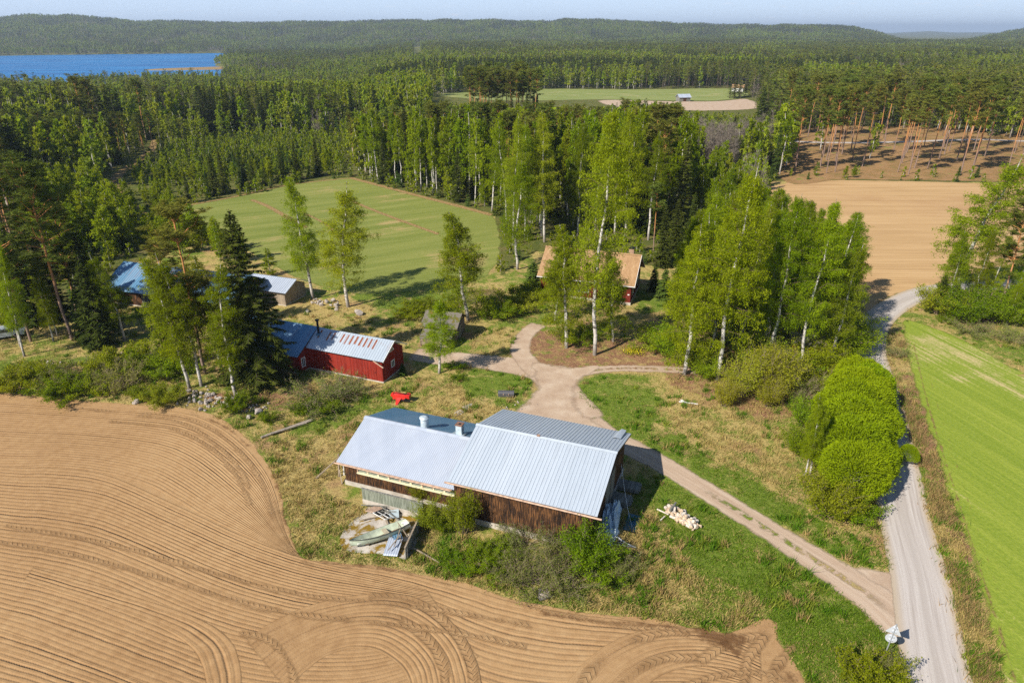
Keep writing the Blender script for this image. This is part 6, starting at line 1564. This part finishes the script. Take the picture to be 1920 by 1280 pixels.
rest = [(kind[i], X[i], Y[i], hgt[i]*(1 if S_[i] < 8 else 1.0+.02*(S_[i]-7)), S_[i]/5.0) for i in np.where(D >= 330)[0]]
# nearest individuals of each kind, the others join the far forest
_cx = [-200,280,300,640,700,830,1000,1130,1180,1260,1300,1400,1440,1475,1920]; _cy = [205,205,203,203,196,190,190,197,180,190,214,212,205,150,150]
def cap_h(x, y):
    a, b = to_px(np.array([x]), np.array([y])); q = float(np.interp(a[0], _cx, _cy)) + rt.uniform(0, 20)
    return CAM_H + math.hypot(x, y)*elev(float(a[0]), q)
free_top = {i for i, r_ in enumerate(REG) if r_['name'] in ('pine clump', 'thinned pines', 'pine wood', 'spruce belt at the far pasture')}
c2 = []
for c in cand:
    d_ = math.hypot(c[1], c[2]); a_ = math.degrees(math.atan2(c[1], c[2]))
    if c[0] == 'nbirch':
        a, b = to_px(np.array([c[1]]), np.array([c[2]])); q = float(np.interp(a[0], [1240,1300,1400,1440,1480,1620], [430,350,320,372,385,420])) + rt.uniform(-25, 50)
        hc = max(6.5, CAM_H + d_*elev(float(a[0]), q)); c = (c[0], c[1], c[2], min(c[3], hc), c[4])
    if c[4] not in free_top and d_ < 445 and (d_ < 285 or azim(800) < a_ < azim(1440)):
        hc = cap_h(c[1], c[2])
        if hc < 3.5: continue
        if c[3] > hc: c = (c[0] if hc > 8 or c[0] in ('young','sprucelet') else {'birch':'young','spruce':'sprucelet','pine':'young','bare':'young','nbirch':'young'}[c[0]], c[1], c[2], hc*rt.uniform(.88,1), c[4])
    if c[4] == lat and c[0] == 'bare' and azim(900) < a_ < azim(1440): continue
    c2.append(c)
cand = c2
rest = [r_ for r_ in rest if not (math.hypot(r_[1], r_[2]) < 445 and azim(800) < math.degrees(math.atan2(r_[1], r_[2])) < azim(1440))]
cand.sort(key=lambda c: math.hypot(c[1], c[2]) - 4*c[3])
caps = dict(birch=185, nbirch=95, young=255, spruce=270, sprucelet=120, pine=270, bare=130); used = {}
for kd, x, y, h, ri in cand:
    used[kd] = used.get(kd, 0)+1; z = float(height(np.array([x]), np.array([y]))[0]) if math.hypot(x, y) > 230 else 0.0
    if used[kd] > caps[kd]:
        rest.append(({'birch':0,'nbirch':0,'young':4,'spruce':1,'sprucelet':5,'pine':2,'bare':3}[kd], x, y, h, 1.0)); continue
    if kd == 'nbirch': prs, hs = BI, BIH
    elif kd == 'birch' and math.hypot(x, y) < 135: prs, hs = BI, BIH
    else: prs, hs = SET[kd]
    i = rt.randrange(len(prs)); s = h/hs[i]
    wd = rt.uniform(.85, 1.25)*(1.2 if kd == 'young' else 1.16 if kd == 'nbirch' else 1.0)
    plant(prs[i], x, y, z, s*wd, rt.random()*6.28, REG[ri]['lab'].get(kd) or {'young':'young birch','sprucelet':'young spruce'}.get(kd, kd)+' among the trees of the '+REG[ri]['name'], REG[ri]['name'] + (' - ' + prs[i]['cat']), (rt.uniform(-.03,.03), rt.uniform(-.03,.03)), s)
print('individual trees', {k: min(v, caps[k]) for k, v in used.items()}, 'rest', len(rest))

# low undergrowth between the forest trunks joins the far forest
n_ = 9000; az_ = np.radians(g.uniform(-40, 40, n_)); d_ = np.sqrt(g.uniform(105**2, 340**2, n_)); ux, uy = np.sin(az_)*d_, np.cos(az_)*d_
upx, upy = to_px(ux, uy); k = inside(FOREST_EDGE, upx, upy) & free(ux, uy) & ~inside(A2(CLEAR), ux, uy)
for a_, b_ in zip(ux[k], uy[k]): rest.append((4 if g.random() < .82 else 5, a_, b_, g.uniform(1.2, 3.6), 1.3))

# ------------------------------------------------------------------ the far forest: one object
def join2(name, parts):
    import bmesh
    bm = bmesh.new(); mats = []
    for p in parts:
        if 'tint' not in p.attributes: vattr(p, 'tint', np.zeros(len(p.polygons)), 'FACE')
        k0 = len(bm.faces); bm.from_mesh(p); bm.faces.ensure_lookup_table()
        for f in list(bm.faces)[k0:]: f.material_index = len(mats)
        mats.append(p.materials[0])
    me = bpy.data.meshes.new(name); bm.to_mesh(me); bm.free()
    for m_ in mats: me.materials.append(m_)
    return me
src = bpy.data.collections.new('forest_sources')
def add_src(nm, parts): o = bpy.data.objects.new(nm, join2(nm, parts)); src.objects.link(o); return nm
sets = [[], [], [], [], [], []]
for v in range(3):
    sets[0].append(add_src(f'kind_a_{v}', birch(200+v, 15, 2.2, .2, 28, 1000, .52, 'birchleaf' if v == 0 else 'aspenleaf', lod=1)))
    sets[1].append(add_src(f'kind_b_{v}', spruce(210+v, 16, 2.2, .05, .9, 2, gap=.9)))
    sets[2].append(add_src(f'kind_c_{v}', pine(220+v, 17, .5, 2.2, 16, 4, 9, 2, 0)))
for v in range(2):
    sets[3].append(add_src(f'kind_d_{v}', bare(230+v, 13, 1.7, .25, 22, 420, wd=.075)))
    sets[4].append(add_src(f'kind_e_{v}', birch(240+v, 6, 1.3, .06, 18, 300, .46, 'youngleaf', lod=1)))
    sets[5].append(add_src(f'kind_f_{v}', spruce(250+v, 6, 1.4, .04, 1.3, 2, 'newneedle', .5)))
order = sorted(o.name for o in src.objects); H0 = [15,16,17,13,6,6]
n = len(rest); K = np.array([r[0] for r in rest]); P_ = np.array([[r[1], r[2]] for r in rest]); H_ = np.array([r[3] for r in rest]); W_ = np.array([r[4] for r in rest])
Zr = height(P_[:,0], P_[:,1]) * (np.hypot(P_[:,0], P_[:,1]) > 240)
idx = np.array([order.index(sets[k][g.integers(len(sets[k]))]) for k in K]); sc = H_/np.array(H0)[K]
sxy = sc*np.clip(W_, 1, 2.0)**.8*g.uniform(.85, 1.2, n)*np.array([1.28,1.1,1.12,1,1.1,1])[K]
me = bpy.data.meshes.new('far_forest'); me.vertices.add(n); me.vertices.foreach_set('co', np.column_stack([P_, Zr-.1]).astype(np.float32).ravel())
vattr(me, 'turn', g.random(n)*6.28); vattr(me, 'wide', sxy); vattr(me, 'tall', sc); vattr(me, 'which', idx, 'POINT', 'INT')
ff = link('far_forest', me); tag(ff, 'spring forest of birch, spruce and pine reaching to the far hills', 'forest', None, 'stuff')
ng = bpy.data.node_groups.new('scatter_trees', 'GeometryNodeTree')
ng.interface.new_socket('Geometry', in_out='INPUT', socket_type='NodeSocketGeometry'); ng.interface.new_socket('Geometry', in_out='OUTPUT', socket_type='NodeSocketGeometry')
N_, L_ = ng.nodes, ng.links
gi, go = N_.new('NodeGroupInput'), N_.new('NodeGroupOutput'); ip = N_.new('GeometryNodeInstanceOnPoints'); ci = N_.new('GeometryNodeCollectionInfo')
ci.inputs['Collection'].default_value = src; ci.inputs['Separate Children'].default_value = True; ci.inputs['Reset Children'].default_value = True
def na(nm, ty='FLOAT'):
    q = N_.new('GeometryNodeInputNamedAttribute'); q.data_type = ty; q.inputs[0].default_value = nm; return q.outputs[0]
cr, cs = N_.new('ShaderNodeCombineXYZ'), N_.new('ShaderNodeCombineXYZ')
L_.new(na('turn'), cr.inputs[2]); w_ = na('wide'); L_.new(w_, cs.inputs[0]); L_.new(w_, cs.inputs[1]); L_.new(na('tall'), cs.inputs[2])
L_.new(gi.outputs[0], ip.inputs['Points']); L_.new(ci.outputs[0], ip.inputs['Instance']); ip.inputs['Pick Instance'].default_value = True
L_.new(na('which', 'INT'), ip.inputs['Instance Index']); L_.new(cr.outputs[0], ip.inputs['Rotation']); L_.new(cs.outputs[0], ip.inputs['Scale']); L_.new(ip.outputs[0], go.inputs[0])
ff.modifiers.new('scatter', 'NODES').node_group = ng

# ------------------------------------------------------------------ grass blades and weeds on the rough ground
def grass():
    g = np.random.default_rng(9); n = 52000
    px = g.uniform(-30, 1960, n); py = 560+740*g.random(n)**.85
    P_ = np.array([at(a, b) for a, b in zip(px, py)]); x, y = P_.T
    ok = np.ones(n, bool)
    for p in (FIELD, FIELD2, YARD, JUNC): ok &= ~inside(p, px, py)
    ok &= ~(inside(CROP, px, py)) & ~inside(LITTER, px, py) & ~inside(MEADOW, px, py)
    ok &= dist_to_path(x, y, roadP) > 1.9
    for c, w in zip(trackP, (1.6,1.7,1.2,1.1)): ok &= dist_to_path(x, y, c) > w
    for p in foot: ok &= ~inside(p, x, y)
    ok &= ~inside([(700,948),(770,968),(790,985),(765,1045),(735,1040),(680,1038),(645,1030),(640,1005),(665,975)], px, py)
    x, y, px, py = x[ok], y[ok], px[ok], py[ok]
    lush = np.full(len(x), .42)
    for p in DRYP: lush[inside(p, px, py)] = .15
    for p in LUSH: lush[inside(p, px, py)] = .9
    lush = lush + (fnoise(x/3.1, y/3.1, 3)-.5)*1.2
    m = 9; xx = np.repeat(x, m)+g.normal(size=len(x)*m)*.17; yy = np.repeat(y, m)+g.normal(size=len(x)*m)*.17; lu = np.repeat(lush, m)+g.normal(size=len(x)*m)*.25
    tall = np.repeat(np.where(lush < .4, 1.35, .75)*g.uniform(.6, 1.4, len(x)), m); N = len(xx)
    e2 = np.stack([g.normal(size=N)*.55, g.normal(size=N)*.55, np.ones(N)], 1)*(.24*tall*g.uniform(.5,1.2,N))[:,None]; an = g.random(N)*6.28
    e1 = np.stack([np.cos(an), np.sin(an), np.zeros(N)], 1)*(.05*g.uniform(.6,1.4,N))[:,None]
    c = np.stack([xx, yy, np.zeros(N)], 1) + e2*.33
    V, F = tris(c, e1, e2); me = np_mesh('grass', V, F, 3)
    gr = np.array([.125,.2,.014])*g.uniform(.7,1.3,(N,1)); st = np.array([.5,.38,.14])*g.uniform(.6,1.15,(N,1)); col = np.where((lu > .45)[:,None], gr, st)
    col = np.concatenate([col, np.ones((N,1))], 1); vattr(me, 'col', col, 'FACE', 'FLOAT_COLOR')
    tag(link('rough_grass', me, None, M['grassblade']), 'tufts of green and straw coloured grass on the rough ground', 'grass', None, 'stuff')
    # taller weed clumps
    k = np.where((fnoise(x/2.2+7, y/2.2, 3) > .56) & (g.random(len(x)) < .16))[0]; q = 26
    xx = np.repeat(x[k], q)+g.normal(size=len(k)*q)*.16; yy = np.repeat(y[k], q)+g.normal(size=len(k)*q)*.16; N = len(xx); tl = np.repeat(g.uniform(.3,.75,len(k)), q)
    e2 = np.stack([g.normal(size=N)*.45, g.normal(size=N)*.45, np.ones(N)], 1)*(tl*g.uniform(.5,1.1,N))[:,None]; an = g.random(N)*6.28; e1 = np.stack([np.cos(an), np.sin(an), np.zeros(N)], 1)*(.07*g.uniform(.6,1.4,N))[:,None]
    V, F = tris(np.stack([xx, yy, np.zeros(N)], 1)+e2*.33, e1, e2); me = np_mesh('weeds', V, F, 3); hue = np.repeat(g.random(len(k)), q)[:,None]
    col = np.where(hue < .55, np.array([.1,.2,.012]), np.where(hue < .8, np.array([.22,.26,.03]), np.array([.4,.28,.11])))*g.uniform(.7,1.3,(N,1)); vattr(me, 'col', np.concatenate([col, np.ones((N,1))],1), 'FACE', 'FLOAT_COLOR')
    tag(link('weeds', me, None, M['grassblade']), 'taller weed clumps scattered over the rough grass', 'weeds', None, 'stuff')
    # ditch weeds
    W = A2([(1690,640),(1688,700),(1715,800),(1745,900),(1775,1000),(1800,1100),(1830,1200),(1850,1290)]); W = spline(W, .25); n = 9000
    i = g.integers(0, len(W), n); c = np.stack([W[i,0]+g.normal(size=n)*.55, W[i,1]+g.normal(size=n)*.3, np.zeros(n)], 1)
    d = np.stack([g.normal(size=n)*.35, g.normal(size=n)*.35, np.ones(n)], 1)*g.uniform(.25,.8,n)[:,None]; an = g.random(n)*6.28; e1 = np.stack([np.cos(an),np.sin(an),np.zeros(n)],1)*.04
    dens = fnoise(c[:,0]/1.6, c[:,1]/1.6, 2) > .47; c, d, e1 = c[dens], d[dens], e1[dens]
    V, F = tris(c+d*.33, e1, d); me = np_mesh('ditch_weeds', V, F, 3); N = len(F)
    col = np.where((g.random(N) < .25)[:,None], np.array([.12,.17,.03]), np.array([.36,.235,.105]))*g.uniform(.7,1.3,(N,1)); vattr(me, 'col', np.concatenate([col, np.ones((N,1))],1), 'FACE', 'FLOAT_COLOR')
    tag(link('ditch_weeds', me, None, M['grassblade']), 'brown dead weeds along the road ditch', 'weeds', None, 'stuff')
grass()
# ------------------------------------------------------------------ light, sky, air, camera
SUN_EL, SUN_DIR = R(39.5), (-math.cos(R(41)), -math.sin(R(41)))      # sun behind the viewer's left shoulder
sl = bpy.data.lights.new('sun', 'SUN'); sl.energy = 4.9; sl.angle = R(.5); sl.color = (1.0, .94, .84)
so_ = bpy.data.objects.new('sun', sl); COL.objects.link(so_)
sv_ = Vector((SUN_DIR[0]*math.cos(SUN_EL), SUN_DIR[1]*math.cos(SUN_EL), math.sin(SUN_EL)))
so_.rotation_euler = sv_.to_track_quat('Z', 'Y').to_euler(); so_.location = sv_*300
w = bpy.data.worlds.new('World'); scene.world = w; w.use_nodes = True
nt = w.node_tree; nt.nodes.clear()
def wn(t, **p):
    n_ = nt.nodes.new(t)
    for k_, v_ in p.items(): setattr(n_, k_, v_)
    return n_
sky = wn('ShaderNodeTexSky', sky_type='NISHITA', sun_disc=False, sun_elevation=SUN_EL, sun_rotation=math.atan2(SUN_DIR[0], SUN_DIR[1]), altitude=100, air_density=1.0, dust_density=.2, ozone_density=4.0)
tc = wn('ShaderNodeTexCoord'); sp = wn('ShaderNodeSeparateXYZ'); nt.links.new(tc.outputs['Generated'], sp.inputs[0])
def wm(op, a, b=0.0, c=0.0):
    n_ = wn('ShaderNodeMath', operation=op)
    for s_, v_ in zip(n_.inputs, (a, b, c)):
        if isinstance(v_, bpy.types.NodeSocket): nt.links.new(v_, s_)
        else: s_.default_value = v_
    return n_.outputs[0]
# thin small fair-weather clouds low over the horizon
dv = wm('ADD', sp.outputs[2], .16); cx = wn('ShaderNodeCombineXYZ'); nt.links.new(wm('DIVIDE', sp.outputs[0], dv), cx.inputs[0]); nt.links.new(wm('DIVIDE', sp.outputs[1], dv), cx.inputs[1])
no = wn('ShaderNodeTexNoise'); no.inputs['Scale'].default_value = 5.5; no.inputs['Detail'].default_value = 6; no.inputs['Roughness'].default_value = .6; nt.links.new(cx.outputs[0], no.inputs['Vector'])
mr = wn('ShaderNodeMapRange', interpolation_type='SMOOTHSTEP'); mr.inputs['From Min'].default_value = .60; mr.inputs['From Max'].default_value = .76; nt.links.new(no.outputs['Fac'], mr.inputs[0])
mx = wn('ShaderNodeMix', data_type='RGBA'); nt.links.new(wm('MULTIPLY', mr.outputs[0], .5), mx.inputs[0]); nt.links.new(sky.outputs[0], mx.inputs[6]); mx.inputs[7].default_value = (9.5, 9.3, 9.6, 1)
hzn = wn('ShaderNodeMapRange', interpolation_type='SMOOTHSTEP'); hzn.inputs['From Min'].default_value = 0; hzn.inputs['From Max'].default_value = .4; hzn.inputs['To Min'].default_value = .75; hzn.inputs['To Max'].default_value = 0
nt.links.new(sp.outputs[2], hzn.inputs[0]); m2 = wn('ShaderNodeMix', data_type='RGBA'); nt.links.new(hzn.outputs[0], m2.inputs[0]); nt.links.new(sky.outputs[0], m2.inputs[6]); m2.inputs[7].default_value = (6.8, 8.6, 11.6, 1)
nt.links.new(m2.outputs[2], mx.inputs[6])
bg = wn('ShaderNodeBackground'); bg.inputs[1].default_value = .075; nt.links.new(mx.outputs[2], bg.inputs[0])
ow = wn('ShaderNodeOutputWorld'); nt.links.new(bg.outputs[0], ow.inputs[0])

hz = MB(); hz.box(-15000,-15000,-21, 15000,15000,150)
hm = bpy.data.materials.new('air'); hm.use_nodes = True; ht = hm.node_tree; ht.nodes.clear()
pv = ht.nodes.new('ShaderNodeVolumePrincipled'); pv.inputs['Color'].default_value = (.66,.8,1,1); pv.inputs['Density'].default_value = 1.25e-4; pv.inputs['Anisotropy'].default_value = .2
ho = ht.nodes.new('ShaderNodeOutputMaterial'); ht.links.new(pv.outputs[0], ho.inputs['Volume'])
if HAZE: tag(hz.build('haze', hm), 'faint blue summer haze over the distant hills', 'haze', None, 'stuff')

cd = bpy.data.cameras.new('camera'); cd.sensor_width = 36.0; cd.lens = 36.0*FPX/1920; cd.clip_end = 40000; cd.clip_start = .5
co = bpy.data.objects.new('camera', cd); COL.objects.link(co); co.location = (0, 0, CAM_H); co.rotation_euler = (math.pi/2-PITCH, 0, 0)
scene.camera = co
scene.render.engine = 'CYCLES'
vs_ = scene.view_settings; vs_.view_transform = 'Standard'; vs_.look = 'None'; vs_.gamma = 1; vs_.exposure = EXPO
cy = scene.cycles; cy.max_bounces = 6; cy.diffuse_bounces = 3; cy.glossy_bounces = 2; cy.transmission_bounces = 4; cy.transparent_max_bounces = 24; cy.volume_bounces = 0
cy.use_denoising = False; cy.use_adaptive_sampling = True; cy.adaptive_threshold = .012; cy.sample_clamp_indirect = 6
scene.render.filter_size if hasattr(scene.render, 'filter_size') else None
